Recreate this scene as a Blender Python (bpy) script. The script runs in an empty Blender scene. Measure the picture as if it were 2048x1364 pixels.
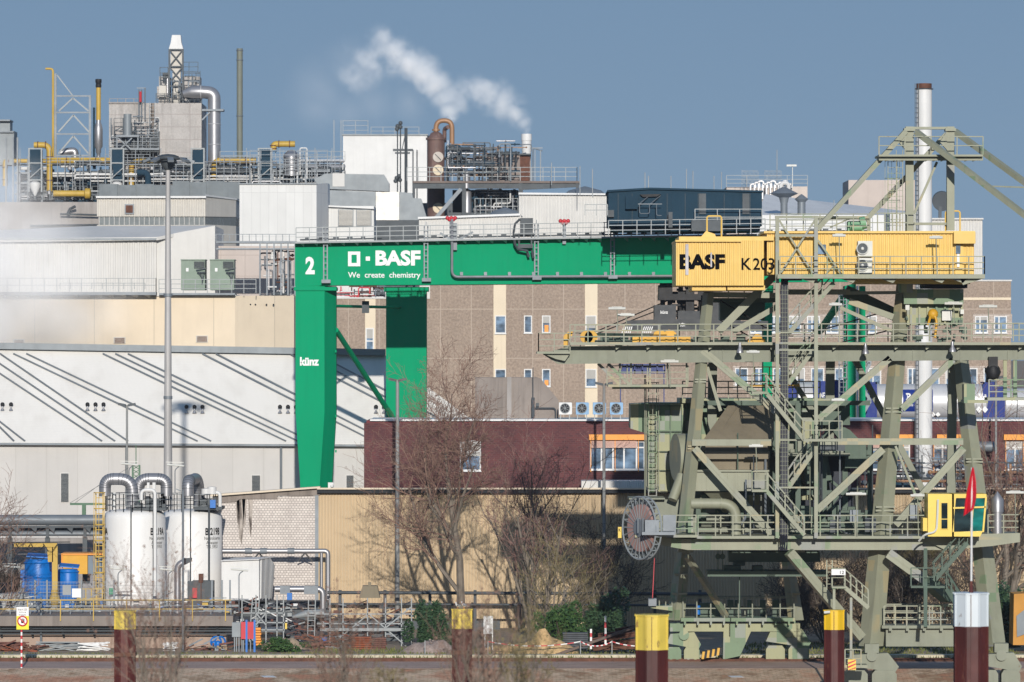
import bpy, math, random
from mathutils import Vector, Matrix
import numpy as np
R = math.radians
scene = bpy.context.scene
COL = scene.collection
# ---------------------------------------------------------------- camera, world, sun, exposure
F, CX, HY, H = 10500.0, 1024.0, 700.0, 18.0          # telephoto view across a river, eye 18 m above the quay
cam = bpy.data.cameras.new("camera")
cam.sensor_width = 36.0
cam.lens = 36.0 * F / 2048.0
cam.shift_y = (HY - 682.0) / 2048.0
cam.clip_start, cam.clip_end = 5.0, 20000.0
cam.dof.use_dof = True
cam.dof.focus_distance = 320.0
cam.dof.aperture_fstop = 2.2
camera = bpy.data.objects.new("camera", cam)
camera.location = (0, 0, H)
camera.rotation_euler = (R(90), 0, 0)
COL.objects.link(camera)
scene.camera = camera

SUN_EL, SUN_AZ = R(15.0), R(2.6)                     # low winter sun behind the camera, a little to the right
world = bpy.data.worlds.new("World")
scene.world = world
world.use_nodes = True
wn = world.node_tree
sky = wn.nodes.new("ShaderNodeTexSky")
sky.sky_type = 'NISHITA'
sky.sun_disc = False
sky.sun_elevation = SUN_EL
sky.sun_rotation = math.pi - SUN_AZ
sky.air_density, sky.dust_density, sky.ozone_density = 0.6, 0.3, 3.0
tc = wn.nodes.new("ShaderNodeTexCoord")
sp = wn.nodes.new("ShaderNodeSeparateXYZ"); wn.links.new(tc.outputs['Generated'], sp.inputs[0])
gr = wn.nodes.new("ShaderNodeValToRGB")              # hazy blue winter sky, paler towards the horizon
ge = gr.color_ramp.elements
ge[0].position, ge[0].color = 0.0, (.19, .285, .42, 1)
ge[1].position, ge[1].color = 0.09, (.152, .243, .37, 1)
e_ = ge.new(0.6); e_.color = (.11, .2, .36, 1)
wn.links.new(sp.outputs['Z'], gr.inputs[0])
gs = wn.nodes.new("ShaderNodeVectorMath"); gs.operation = 'SCALE'; 
bk = wn.nodes.new("ShaderNodeMapRange"); bk.inputs[1].default_value, bk.inputs[2].default_value = 0.2, -0.8   # brighter sky on the sun's side
bk.inputs[3].default_value, bk.inputs[4].default_value = 10.0, 13.0
wn.links.new(sp.outputs['Y'], bk.inputs[0]); wn.links.new(bk.outputs[0], gs.inputs['Scale'])
wn.links.new(gr.outputs[0], gs.inputs[0])
mx = wn.nodes.new("ShaderNodeMix"); mx.data_type = 'RGBA'; mx.inputs[0].default_value = 0.9
wn.links.new(sky.outputs[0], mx.inputs[6]); wn.links.new(gs.outputs[0], mx.inputs[7])
wn.links.new(mx.outputs[2], wn.nodes['Background'].inputs[0])
wn.nodes['Background'].inputs[1].default_value = 0.1
sl = bpy.data.lights.new("sun", 'SUN')
sl.energy = 4.1
sl.angle = R(0.5)
sl.color = (1.0, 0.945, 0.87)
sun = bpy.data.objects.new("sun", sl)
d = Vector((-math.sin(SUN_AZ) * math.cos(SUN_EL), math.cos(SUN_AZ) * math.cos(SUN_EL), -math.sin(SUN_EL)))
sun.rotation_euler = d.to_track_quat('-Z', 'Y').to_euler()
sun.location = (60, -100, 120)
COL.objects.link(sun)
scene.view_settings.view_transform = 'Standard'
scene.view_settings.look = 'None'
scene.view_settings.exposure = 0.0
scene.view_settings.gamma = 1.0
scene.cycles.max_bounces = 8
scene.cycles.volume_bounces = 8
scene.cycles.volume_step_rate = 2.0
scene.cycles.volume_max_steps = 128
rnd = random.Random(7)

# ---------------------------------------------------------------- geometry helpers
def P(x, y, D):
    "photo pixel at depth D (metres) -> world point"
    return Vector(((x - CX) * D / F, D, H + (HY - y) * D / F))
def S(D): return D / F
def V(*a): return Vector(a)

class MB:
    "collects faces of one mesh"
    def __init__(s): s.v, s.f, s.sm, s.mi = [], [], [], []; s.m = 0
    def add(s, vs, fs, smooth=False):
        b = len(s.v); s.v.extend([tuple(p) for p in vs])
        for f in fs:
            s.f.append([b + i for i in f]); s.sm.append(smooth); s.mi.append(s.m)
        return s
    def box(s, x0, x1, y0, y1, z0, z1):
        vs = [(x, y, z) for z in (z0, z1) for y in (y0, y1) for x in (x0, x1)]
        return s.add(vs, [(0,2,3,1),(4,5,7,6),(0,1,5,4),(2,6,7,3),(0,4,6,2),(1,3,7,5)])
    def pb(s, x0, y0, x1, y1, D, dep):
        "box: pixel rectangle on its front plane D, reaching dep metres back"
        a, b = P(x0, y1, D), P(x1, y0, D)
        return s.box(a.x, b.x, D, D + dep, a.z, b.z)
    def bar(s, a, b, w, h=None, up=None):
        a, b = Vector(a), Vector(b); h = h or w
        t = b - a
        if t.length < 1e-6: return s
        t.normalize(); up = Vector(up) if up is not None else Vector((0,0,1))
        if abs(t.dot(up)) > 0.98: up = Vector((0,1,0))
        x = t.cross(up).normalized(); y = x.cross(t)
        vs = []
        for c in (a, b):
            for i, j in ((-1,-1),(1,-1),(1,1),(-1,1)): vs.append(c + x*(i*w/2) + y*(j*h/2))
        return s.add(vs, [(0,1,2,3),(7,6,5,4),(0,4,5,1),(1,5,6,2),(2,6,7,3),(3,7,4,0)])
    def tube(s, pts, r, n=8, caps=True, r2=None):
        pts = [Vector(p) for p in pts]; m = len(pts)
        if r2 is None: rs = [r]*m if not hasattr(r, '__len__') else r
        else: rs = [r + (r2-r)*i/(m-1) for i in range(m)]
        t0 = (pts[1]-pts[0]).normalized()
        up = Vector((0,0,1)) if abs(t0.z) < 0.9 else Vector((1,0,0))
        x = t0.cross(up).normalized(); rings = []; vs = []
        for i, p in enumerate(pts):
            a = pts[max(i-1,0)]; c = pts[min(i+1,m-1)]
            t = (c-a).normalized()
            x = (x - t*x.dot(t)).normalized(); y = t.cross(x)
            k = 1.0
            if 0 < i < m-1:
                d_ = (pts[i+1]-p).normalized().dot((p-a).normalized())
                k = 1.0
            for q in range(n):
                an = 2*math.pi*q/n
                vs.append(p + (x*math.cos(an) + y*math.sin(an))*rs[i]*k)
        fs = [(i*n+q, i*n+(q+1)%n, (i+1)*n+(q+1)%n, (i+1)*n+q) for i in range(m-1) for q in range(n)]
        s.add(vs, fs, n > 4)
        if caps:
            s.add(vs[:n], [tuple(range(n-1,-1,-1))]); s.add(vs[-n:], [tuple(range(n))])
        return s
    def cyl(s, a, b, r, n=12, r2=None): return s.tube([a, b], r, n, True, r2)
    def lathe(s, c, prof, n=24):
        "rings (radius, height) about a vertical axis at c"
        c = Vector(c); vs = []
        for r, z in prof:
            for q in range(n):
                an = 2*math.pi*q/n
                vs.append(c + Vector((r*math.cos(an), r*math.sin(an), z)))
        fs = [(i*n+q, i*n+(q+1)%n, (i+1)*n+(q+1)%n, (i+1)*n+q) for i in range(len(prof)-1) for q in range(n)]
        return s.add(vs, fs, True)
    def prism(s, poly, D, dep):
        "pixel outline on plane D extruded dep metres back"
        pts = [P(x, y, D) for x, y in poly]; return s.slab(pts, Vector((0, dep, 0)))
    def slab(s, pts, off):
        pts = [Vector(p) for p in pts]; n = len(pts); off = Vector(off)
        vs = pts + [p + off for p in pts]
        fs = [tuple(range(n)), tuple(range(2*n-1, n-1, -1))] + [(i, i+n, (i+1)%n+n, (i+1)%n) for i in range(n)]
        return s.add(vs, fs)
    def ball(s, c, r, n=10, sz=1.0):
        k = n//2
        return s.lathe(c, [(max(1e-3, r*math.sin(math.pi*i/k)), -r*sz*math.cos(math.pi*i/k)) for i in range(k+1)], n)
    def disc(s, c, nrm, r, th, n=24):
        nrm = Vector(nrm).normalized(); c = Vector(c)
        return s.cyl(c - nrm*th/2, c + nrm*th/2, r, n)
    def ring(s, c, nrm, r, w, n=32, k=6):
        nrm = Vector(nrm).normalized(); u = nrm.orthogonal().normalized(); v = nrm.cross(u)
        pts = [Vector(c) + (u*math.cos(2*math.pi*i/n) + v*math.sin(2*math.pi*i/n))*r for i in range(n+1)]
        return s.tube(pts, w, k, False)
    def rail(s, pts, h=1.05, sp=1.3, r=0.028, rows=2, kick=0.0):
        "guard rail along floor points"
        pts = [Vector(p) for p in pts]; up = Vector((0,0,1))
        for a, b in zip(pts, pts[1:]):
            L = (b-a).length; n = max(1, round(L/sp))
            for i in range(n+1):
                p = a.lerp(b, i/n); s.bar(p, p + up*h, 2*r, 2*r)
            for k in range(rows):
                z = h*(1 - k*(1.0/rows)); s.bar(a + up*(z-r*.3), b + up*(z-r*.3), 1.7*r, 1.7*r)
            if kick: s.bar(a + up*kick/2, b + up*kick/2, 0.02, kick)
        return s
    def ladder(s, a, b, w, side, r=0.03, step=0.3, cage=0.0, back=None):
        a, b, side = Vector(a), Vector(b), Vector(side).normalized()*w/2
        s.bar(a - side, b - side, 2*r); s.bar(a + side, b + side, 2*r)
        n = int((b-a).length/step)
        for i in range(1, n):
            p = a.lerp(b, i/n); s.bar(p - side, p + side, r*1.3)
        if cage:
            bk = Vector(back).normalized()
            m = max(2, int((b-a).length/1.1))
            for i in range(m+1):
                p = a.lerp(b, .12 + .88*i/m)
                q = [p + side.normalized()*math.cos(t)*cage + bk*(math.sin(t)*cage*1.5) for t in [math.pi*j/6 for j in range(7)]]
                for u, v in zip(q, q[1:]): s.bar(u, v, r, r*1.6)
            for t in (.3, 1.57, 2.84):
                o = side.normalized()*math.cos(t)*cage + bk*(math.sin(t)*cage*1.5)
                s.bar(a.lerp(b,.12) + o, b + o, r)
        return s
    def stair(s, a, b, w, dirw=(0,1,0), tr=0.25, rail=True, n=None):
        "flight from a up to b, width w along dirw"
        a, b, dw = Vector(a), Vector(b), Vector(dirw)*w
        for o in (Vector((0,0,0)), dw):
            s.bar(a+o, b+o, 0.06, 0.22)
            if rail:
                up = Vector((0,0,1.0))
                s.bar(a+o+up, b+o+up, 0.05); s.bar(a+o+up*.5, b+o+up*.5, 0.04)
                for i in range(5):
                    p = a.lerp(b, i/4)+o; s.bar(p, p+up, 0.05)
        n = n or max(3, int(abs(b.z-a.z)/0.22))
        run = (b-a); run.z = 0; t = run.normalized()
        for i in range(n):
            p = a.lerp(b, (i+.5)/n)
            vs = [p - t*tr/2, p + t*tr/2, p + t*tr/2 + dw, p - t*tr/2 + dw]
            s.slab(vs, (0,0,-.04))
        return s
    def corr(s, x0, x1, yt0, yt1, yb, D, pitch=0.3, dep=0.05, axis=None):
        "trapezoid sheet wall between pixels, real ribs; top edge may slope"
        a, b = P(x0, yb, D), P(x1, yb, D); zt0, zt1 = P(0, yt0, D).z, P(0, yt1, D).z
        n = max(2, int((b.x-a.x)/pitch)); vs = []
        for i in range(n):
            for k, o in ((0,0),(.38,0),(.5,dep),(.88,dep)):
                t = (i+k)/n; x = a.x + (b.x-a.x)*t
                vs += [(x, D+o, a.z), (x, D+o, zt0 + (zt1-zt0)*t)]
        vs += [(b.x, D, a.z), (b.x, D, zt1)]
        m = len(vs)//2
        s.add(vs, [(2*i, 2*i+2, 2*i+3, 2*i+1) for i in range(m-1)])
        return s

def rnd_path(pts, rad, n=6):
    "round the corners of a polyline"
    pts = [Vector(p) for p in pts]; out = [pts[0]]
    for a, b, c in zip(pts, pts[1:], pts[2:]):
        u, v = (a-b), (c-b); r = min(rad, u.length*.49, v.length*.49)
        p, q = b + u.normalized()*r, b + v.normalized()*r
        for i in range(n+1):
            t = i/n; out.append(p*(1-t)**2 + b*(2*t*(1-t)) + q*t*t)
    out.append(pts[-1]); return out

LOC = {}
def finish(mb, name, mats, origin):
    me = bpy.data.meshes.new(name)
    o3 = np.array(mb.v, dtype=float).reshape(-1,3) - np.array(origin)
    me.from_pydata(o3.tolist(), [], mb.f)
    if not isinstance(mats, (list, tuple)): mats = [mats]
    for m in mats: me.materials.append(m)
    if len(mats) > 1: me.polygons.foreach_set('material_index', mb.mi)
    me.polygons.foreach_set('use_smooth', mb.sm)
    if any(mb.sm): me.set_sharp_from_angle(angle=R(42))
    me.update()
    ob = bpy.data.objects.new(name, me); COL.objects.link(ob)
    return ob
def tag(o, label=None, cat=None, group=None, kind=None):
    if label: o["label"] = label
    if cat: o["category"] = cat
    if group: o["group"] = group
    if kind: o["kind"] = kind
    return o
def thing(name, label, cat, loc, group=None):
    "Empty at a thing's base; its parts become children"
    o = bpy.data.objects.new(name, None); COL.objects.link(o)
    o.empty_display_size = 0.5; o.location = loc; LOC[o.name] = Vector(loc)
    return tag(o, label, cat, group)
def part(name, mb, mats, parent, label=None, kind=None):
    o = finish(mb, name, mats, LOC[parent.name]); o.parent = parent; LOC[o.name] = LOC[parent.name]
    return tag(o, label, None, None, kind)
def solid(name, mb, mats, label, cat, group=None, kind=None):
    "a thing that is one mesh"
    vs = np.array(mb.v); lo, hi = vs.min(0), vs.max(0)
    org = Vector(((lo[0]+hi[0])/2, (lo[1]+hi[1])/2, lo[2]))
    o = finish(mb, name, mats, org); o.location = org; LOC[o.name] = org
    return tag(o, label, cat, group, kind)
def setting(name, mb, mats, kind='structure'):
    o = finish(mb, name, mats, (0,0,0)); LOC[o.name] = Vector((0,0,0)); o["kind"] = kind; return o
def dup(o, loc, label=None, parent=None):
    c = o.copy(); COL.objects.link(c)
    LOC[c.name] = Vector(loc) if parent is None else LOC[parent.name]
    if parent is not None: c.parent = parent
    else: c.location = loc
    if label: c["label"] = label
    for ch in list(o.children): dup(ch, loc, None, c)
    return c
def text_mb(s, x0, y0, x1, y1, D, bold=0.0, warp=None, proud=0.02):
    "lettering that fills a pixel rectangle, standing a little proud of plane D"
    cu = bpy.data.curves.new("t", 'FONT'); cu.body = s; cu.offset = bold; cu.extrude = 0.0
    cu.resolution_u = 3
    ob = bpy.data.objects.new("t", cu)
    COL.objects.link(ob)
    bpy.context.view_layer.update()
    me = bpy.data.meshes.new_from_object(ob.evaluated_get(bpy.context.evaluated_depsgraph_get()))
    bpy.data.objects.remove(ob); bpy.data.curves.remove(cu)
    co = np.array([v.co[:] for v in me.vertices]); fs = [tuple(p.vertices) for p in me.polygons]
    lo, hi = co.min(0), co.max(0)
    u = (co[:,0]-lo[0])/(hi[0]-lo[0]); w = (co[:,1]-lo[1])/(hi[1]-lo[1])
    mb = MB(); vs = []
    for a, b in zip(u, w):
        p = P(x0 + (x1-x0)*a, y1 + (y0-y1)*b, D); p.y = D - proud
        vs.append(warp(p) if warp else p)
    mb.add(vs, fs); bpy.data.meshes.remove(me)
    return mb
def join(*mbs):
    m = MB()
    for q in mbs:
        b = len(m.v); m.v += q.v; m.f += [[b+i for i in f] for f in q.f]; m.sm += q.sm; m.mi += q.mi
    return m

# ---------------------------------------------------------------- materials
def lin(c): 
    c = c/255.0
    return c/12.92 if c <= 0.04045 else ((c+0.055)/1.055)**2.4
ALB = 0.86
def rgb(t, k=ALB): return (lin(t[0])*k, lin(t[1])*k, lin(t[2])*k, 1.0)
class NT:
    def __init__(s, name):
        s.m = bpy.data.materials.new(name); s.m.use_nodes = True; s.t = s.m.node_tree
        s.b = s.t.nodes['Principled BSDF']; s.pos = s.n("ShaderNodeNewGeometry").outputs['Position']
    def n(s, ty, **kw):
        o = s.t.nodes.new(ty)
        for k, v in kw.items(): setattr(o, k, v)
        return o
    def l(s, a, b): s.t.links.new(a, b)
    def noise(s, sc, detail=4, stretch=(1,1,1), rough=.55, off=(0,0,0), src=None):
        mp = s.n("ShaderNodeMapping"); mp.inputs['Scale'].default_value = (sc*stretch[0], sc*stretch[1], sc*stretch[2])
        mp.inputs['Location'].default_value = off
        s.l(src or s.pos, mp.inputs[0])
        nz = s.n("ShaderNodeTexNoise"); nz.inputs['Scale'].default_value = 1.0
        nz.inputs['Detail'].default_value = detail; nz.inputs['Roughness'].default_value = rough
        s.l(mp.outputs[0], nz.inputs['Vector']); return nz.outputs['Fac']
    def ramp(s, fac, stops):
        r = s.n("ShaderNodeValToRGB"); e = r.color_ramp.elements
        while len(e) < len(stops): e.new(0.5)
        for q, (p, c) in zip(e, stops):
            q.position = p; q.color = c if len(c) == 4 else (*c, 1)
        s.l(fac, r.inputs[0]); return r.outputs[0]
    def mix(s, fac, a, b, mode='MIX'):
        m = s.n("ShaderNodeMix", data_type='RGBA', blend_type=mode)
        for sock, v in ((m.inputs[0], fac), (m.inputs[6], a), (m.inputs[7], b)):
            if hasattr(v, 'links') or hasattr(v, 'is_linked'): s.l(v, sock)
            else: sock.default_value = v
        return m.outputs[2]
    def bump(s, h, strength, dist=0.02):
        b = s.n("ShaderNodeBump"); b.inputs['Strength'].default_value = strength; b.inputs['Distance'].default_value = dist
        s.l(h, b.inputs['Height']); s.l(b.outputs[0], s.b.inputs['Normal'])
def mat(name, c, rough=0.6, metal=0.0, var=0.10, streak=0.18, sc=0.6, dirt=(60,52,45), bump=0.0, k=ALB, spec=0.4):
    "weathered paint, cladding or metal: blotches, run-down streaks, fine grain"
    t = NT(name); base = rgb(c, k)
    n1 = t.noise(sc, 5)
    lo = tuple(x*(1-2*var) for x in base[:3]); hi = tuple(min(1, x*(1+var)) for x in base[:3])
    col = t.ramp(n1, [(0.25, lo), (0.75, hi)])
    if streak:
        st = t.noise(1.0, 4, (2.6, 2.6, 0.16), .6, (3, 1, 7))
        f = t.ramp(st, [(0.5, (0,0,0)), (0.78, (streak,)*3)])
        col = t.mix(f, col, rgb(dirt, k))
        fi = t.noise(9.0, 2, (1,1,.5))
        col = t.mix(t.ramp(fi, [(.35,(.86,.86,.86)),(.65,(1,1,1))]), (0,0,0,1), col) if False else col
    t.l(col, t.b.inputs['Base Color'])
    rr = t.noise(2.0, 3, off=(5,5,5)); mr = t.n("ShaderNodeMapRange")
    mr.inputs[3].default_value = max(0, rough-.1); mr.inputs[4].default_value = min(1, rough+.12)
    t.l(rr, mr.inputs[0]); t.l(mr.outputs[0], t.b.inputs['Roughness'])
    t.b.inputs['Metallic'].default_value = metal
    t.b.inputs['Specular IOR Level'].default_value = spec
    if bump: t.bump(t.noise(6.0, 4), bump, 0.05)
    return t.m
def chip(m, c, thr=.66, sc=2.2, stretch=(1,1,.5), amt=.9):
    "worn spots: paint gone where coarse noise peaks"
    nt = m.node_tree; b = nt.nodes['Principled BSDF']; lk = b.inputs['Base Color'].links[0]; src = lk.from_socket
    t = NT.__new__(NT); t.m, t.t, t.b = m, nt, b; t.pos = t.n("ShaderNodeNewGeometry").outputs['Position']
    f = t.ramp(t.noise(sc, 6, stretch, .7, (8,2,4)), [(thr,(0,0,0)),(thr+.03,(amt,)*3)])
    nt.links.new(t.mix(f, src, rgb(c)), b.inputs['Base Color']); return m
def panel_mat(name, c, px, pz, line=(90,85,80), lw=0.02, rough=.7, var=.08, streak=.14, grain=0.0, bumpy=0.0, axis='x', offx=0.0, offz=0.0):
    "cladding with panel joints every px across and pz up"
    t = NT(name); base = rgb(c)
    col = t.ramp(t.noise(.5, 5), [(.25, tuple(x*(1-2*var) for x in base[:3])), (.75, tuple(min(1,x*(1+var)) for x in base[:3]))])
    if grain:
        g = t.noise(5.0, 3, rough=.7)
        col = t.mix(1.0, col, t.ramp(g, [(.33,(1-grain,)*3),(.67,(1+grain*.5,)*3)]), 'MULTIPLY')
    if streak:
        st = t.noise(1.0, 4, (2.2, 2.2, .14), .6, (3,1,7))
        col = t.mix(t.ramp(st, [(.52,(0,0,0)),(.8,(streak,)*3)]), col, rgb((70,62,55)))
    sx = t.n("ShaderNodeSeparateXYZ"); t.l(t.pos, sx.inputs[0])
    cb = t.n("ShaderNodeCombineXYZ"); t.l(sx.outputs['X' if axis == 'x' else 'Y'], cb.inputs[0]); t.l(sx.outputs['Z'], cb.inputs[1])
    mp = t.n("ShaderNodeMapping"); mp.inputs['Location'].default_value = (offx, offz, 0); t.l(cb.outputs[0], mp.inputs[0])
    br = t.n("ShaderNodeTexBrick"); br.offset = 0.0
    br.inputs['Scale'].default_value = 1.0; br.inputs['Brick Width'].default_value = px; br.inputs['Row Height'].default_value = pz
    br.inputs['Mortar Size'].default_value = lw; br.inputs['Mortar Smooth'].default_value = 0.1
    t.l(mp.outputs[0], br.inputs['Vector'])
    br.inputs['Color1'].default_value = (1,1,1,1); br.inputs['Color2'].default_value = (.93,.93,.93,1); br.inputs['Mortar'].default_value = (0,0,0,1)
    pc = t.mix(1.0, col, br.outputs['Color'], 'MULTIPLY')
    col = t.mix(br.outputs['Fac'], pc, rgb(line))
    t.l(col, t.b.inputs['Base Color']); t.b.inputs['Roughness'].default_value = rough
    if bumpy: t.bump(t.noise(7.0, 4), bumpy, .06)
    return t.m
def brick_mat(name, c1, c2, mortar, bw, bh, ms=0.012, rough=.85, offset=.5, var=.5):
    t = NT(name)
    sx = t.n("ShaderNodeSeparateXYZ"); t.l(t.pos, sx.inputs[0])
    ad = t.n("ShaderNodeMath", operation='ADD'); t.l(sx.outputs['X'], ad.inputs[0]); t.l(sx.outputs['Y'], ad.inputs[1])
    cb = t.n("ShaderNodeCombineXYZ"); t.l(ad.outputs[0], cb.inputs[0]); t.l(sx.outputs['Z'], cb.inputs[1])
    br = t.n("ShaderNodeTexBrick"); br.offset = offset
    for k, v in (('Scale', 1.0), ('Brick Width', bw), ('Row Height', bh), ('Mortar Size', ms), ('Mortar Smooth', .2)): br.inputs[k].default_value = v
    br.inputs['Color1'].default_value = rgb(c1); br.inputs['Color2'].default_value = rgb(c2); br.inputs['Mortar'].default_value = rgb(mortar)
    t.l(cb.outputs[0], br.inputs['Vector'])
    col = t.mix(1.0, br.outputs['Color'], t.ramp(t.noise(.8, 5), [(.25,(1-var*.5,)*3),(.75,(1+var*.35,)*3)]), 'MULTIPLY')
    t.l(col, t.b.inputs['Base Color']); t.b.inputs['Roughness'].default_value = rough
    return t.m
def glass_mat(name, c=(40,48,58), rough=.08):
    t = NT(name)
    col = t.ramp(t.noise(.9, 2, (1,1,1.6)), [(.35, rgb(c)), (.65, rgb(tuple(min(255, x*1.9) for x in c)))])
    t.l(col, t.b.inputs['Base Color']); t.b.inputs['Roughness'].default_value = rough
    t.b.inputs['Specular IOR Level'].default_value = .8
    return t.m
M = {}
M['steel'] = mat('galvanised steel', (128,135,141), .5, .2, .1, .12)
M['steel_dark'] = mat('dark steel', (82,88,92), .6, .2, .12, .15)
M['rail'] = mat('galvanised rail', (150,155,156), .5, .1, .05, .05)
M['white'] = mat('white paint', (226,226,224), .5, 0, .04, .10)
M['white_sheet'] = mat('white sheet cladding', (214,212,207), .55, 0, .04, .10)
M['offwhite_sheet'] = mat('offwhite sheet cladding', (210,205,195), .6, 0, .05, .12)
M['grey_sheet'] = mat('grey sheet cladding', (138,145,149), .5, .1, .08, .1)
M['silver'] = mat('insulation sheet metal', (170,170,173), .4, .6, .08, .12)
M['silver_bright'] = mat('bright sheet metal', (214,214,215), .42, .25, .08, .12)
M['yellow_pipe'] = mat('yellow pipe paint', (203,168,70), .5, 0, .08, .2)
M['yellow'] = mat('yellow paint', (240,205,80), .45, 0, .05, .10)
M['gantry_green'] = mat('gantry green paint', (0,156,108), .55, 0, .03, .12, .25, (10,70,50), spec=.06)
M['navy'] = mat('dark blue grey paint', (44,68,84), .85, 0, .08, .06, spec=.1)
M['black'] = mat('black paint', (30,30,32), .6, 0, .1, .0)
M['dark'] = mat('dark opening', (34,38,44), .7, 0, .2, .0)
M['concrete'] = mat('concrete', (168,162,157), .9, 0, .10, .32, .4, (84,76,70), .2)
M['concrete_old'] = mat('weathered concrete', (150,140,132), .9, 0, .12, .5, .5, (66,60,56), .3)
M['cream'] = mat('cream render', (230,214,190), .8, 0, .05, .12, .2, (150,130,110))
M['glass'] = glass_mat('window glass', (70,84,98))
M['rust'] = mat('rusty steel', (112,74,58), .8, 0, .25, .35, 2.0, (60,36,28))
M['brown_tank'] = mat('brown weathered tower', (118,92,84), .6, 0, .16, .35, 1.2, (180,160,150))
M['blue'] = mat('blue tank paint', (8,114,200), .4, 0, .08, .12)
M['red'] = mat('red paint', (205,52,62), .5, 0, .08, .08)
M['letter_white'] = mat('white lettering', (240,240,238), .5, 0, .02, .0)
M['letter_black'] = mat('black lettering', (10,10,14), .8, 0, .05, .0, spec=.05)
# ---------------------------------------------------------------- setting
def ground_mat(name, stops, sc=.5, sc2=4.0, rough=.95, stretch=(1,1,1), bump=.3):
    t = NT(name)
    a = t.ramp(t.noise(sc, 6, stretch, .62), [(p, rgb(c)) for p, c in stops])
    b = t.ramp(t.noise(sc2, 4), [(.3,(.78,.78,.78)),(.7,(1.15,1.15,1.15))])
    t.l(t.mix(1.0, a, b, 'MULTIPLY'), t.b.inputs['Base Color']); t.b.inputs['Roughness'].default_value = rough
    if bump: t.bump(t.noise(sc2, 5), bump, .1)
    return t.m
M['earth'] = ground_mat('earth', [(.3,(128,110,92)),(.5,(168,148,126)),(.7,(140,132,98))], .6)
M['asphalt'] = ground_mat('asphalt', [(.3,(170,142,128)),(.7,(198,170,154))], .4, 8)
M['grass'] = ground_mat('grass leaves', [(.3,(84,92,46)),(.5,(104,112,58)),(.7,(158,142,96))], 1.5, 6, .9)
g = MB(); g.box(-4000, 4000, 296.5, 9000, -9, 0)
setting('ground', g, M['earth'])
t = NT('quay paving')
pv = t.ramp(t.noise(.22, 6, (1,.8,1), .68), [(.28,rgb((200,128,92))),(.42,rgb((216,170,138))),(.5,rgb((226,200,170))),(.57,rgb((180,148,116))),(.64,rgb((210,150,116))),(.74,rgb((158,116,92)))])
br = t.n("ShaderNodeTexBrick"); t.l(t.pos, br.inputs['Vector'])
for k_, v_ in (('Scale',1.0),('Brick Width',.45),('Row Height',.3),('Mortar Size',.03)): br.inputs[k_].default_value = v_
br.inputs['Color1'].default_value = (1,1,1,1); br.inputs['Color2'].default_value = (.92,.9,.88,1); br.inputs['Mortar'].default_value = (.72,.7,.66,1)
t.l(t.mix(1.0, t.mix(1.0, pv, t.ramp(t.noise(2.5,5),[(.3,(.7,.68,.66)),(.65,(1.1,1.1,1.1))]), 'MULTIPLY'), br.outputs['Color'], 'MULTIPLY'), t.b.inputs['Base Color']); t.b.inputs['Roughness'].default_value = .95
t.bump(t.noise(5, 4), .3, .1)
g = MB(); g.slab([(-400,277.5,-9),(-400,277.5,-1.2),(-400,286,-1.2),(-400,296.6,.004),(-400,296.6,-9)],(800,0,0)); setting('pavement', g, t.m)
g = MB(); g.box(-400, 400, 296.6, 303.2, -.1, .008); setting('road', g, M['asphalt'])
g = MB()
for y in (303.45, 304.5): g.box(-400, 400, y-.06, y+.06, 0, .14)
setting('crane_rail', g, M['rust'])
g = MB()
for y in (290.9,): g.box(-400, 400, y-.06, y+.06, -.75, -.56)
setting('crane_rail_front', g, M['rust'])
g = MB(); g.box(-400, 400, 307.2, 308.2, 0, .16)
M['kerbstone'] = ground_mat('kerb concrete', [(.3,(186,176,150)),(.6,(214,206,180)),(.75,(190,164,118))], .5, 5)
setting('kerb', g, M['kerbstone'])
# quay wall and river
g = MB(); g.box(-400, 400, 277.0, 277.5, -9, -1.0); setting('quay_wall', g, M['concrete_old'])
t = NT('river water'); t.b.inputs['Base Color'].default_value = (.03,.045,.045,1); t.b.inputs['Roughness'].default_value = .08
t.bump(t.noise(.5, 4, (1,2.2,1)), .5, .3)
g = MB(); g.add([(-4000,100,-7),(4000,100,-7),(4000,277.2,-7),(-4000,277.2,-7)], [(0,1,2,3)]); setting('water', g, t.m)
g = MB()
pr = [(-400,16.2),(0,16.2),(60,13.4),(118,9.2),(123,8.6),(140,-8),(140,-12),(-400,-12)]
vs = [(x, y, z) for x in (-800, 800) for y, z in pr]; n = len(pr)
g.add(vs, [tuple(range(n)), tuple(range(2*n-1,n-1,-1))] + [(i, i+n, (i+1)%n+n, (i+1)%n) for i in range(n)])
setting('river_bank', g, M['earth'])
# verge grass: blades as one stuff object
def grass_strip(name, areas, seed, hmax=.24, per=26):
    q = random.Random(seed); g = MB()
    for (x0, x1, y0, y1, z, dens) in areas:
        for i in range(int((x1-x0)*(y1-y0)*per*dens)):
            x, y = q.uniform(x0,x1), q.uniform(y0,y1); h = q.uniform(.3,1)*hmax; a = q.uniform(0,6.3); w = .05
            dx, dy = math.cos(a)*w, math.sin(a)*w; lx, ly = q.uniform(-.5,.5)*h, q.uniform(-.5,.5)*h
            g.add([(x-dx,y-dy,z),(x+dx,y+dy,z),(x+lx,y+ly,z+h)], [(0,1,2)])
    return setting(name, g, M['grass'], 'stuff')
grass_strip('grass', [(-31, 31, 308.3, 310.6, 0, .8), (-31, 31, 305.6, 307.1, 0, .35), (-12, 10, 310.6, 316, 0, .5), (14, 30, 310, 322, 0, .5), (-31,-14,276,279,0,.0)], 3)
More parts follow.
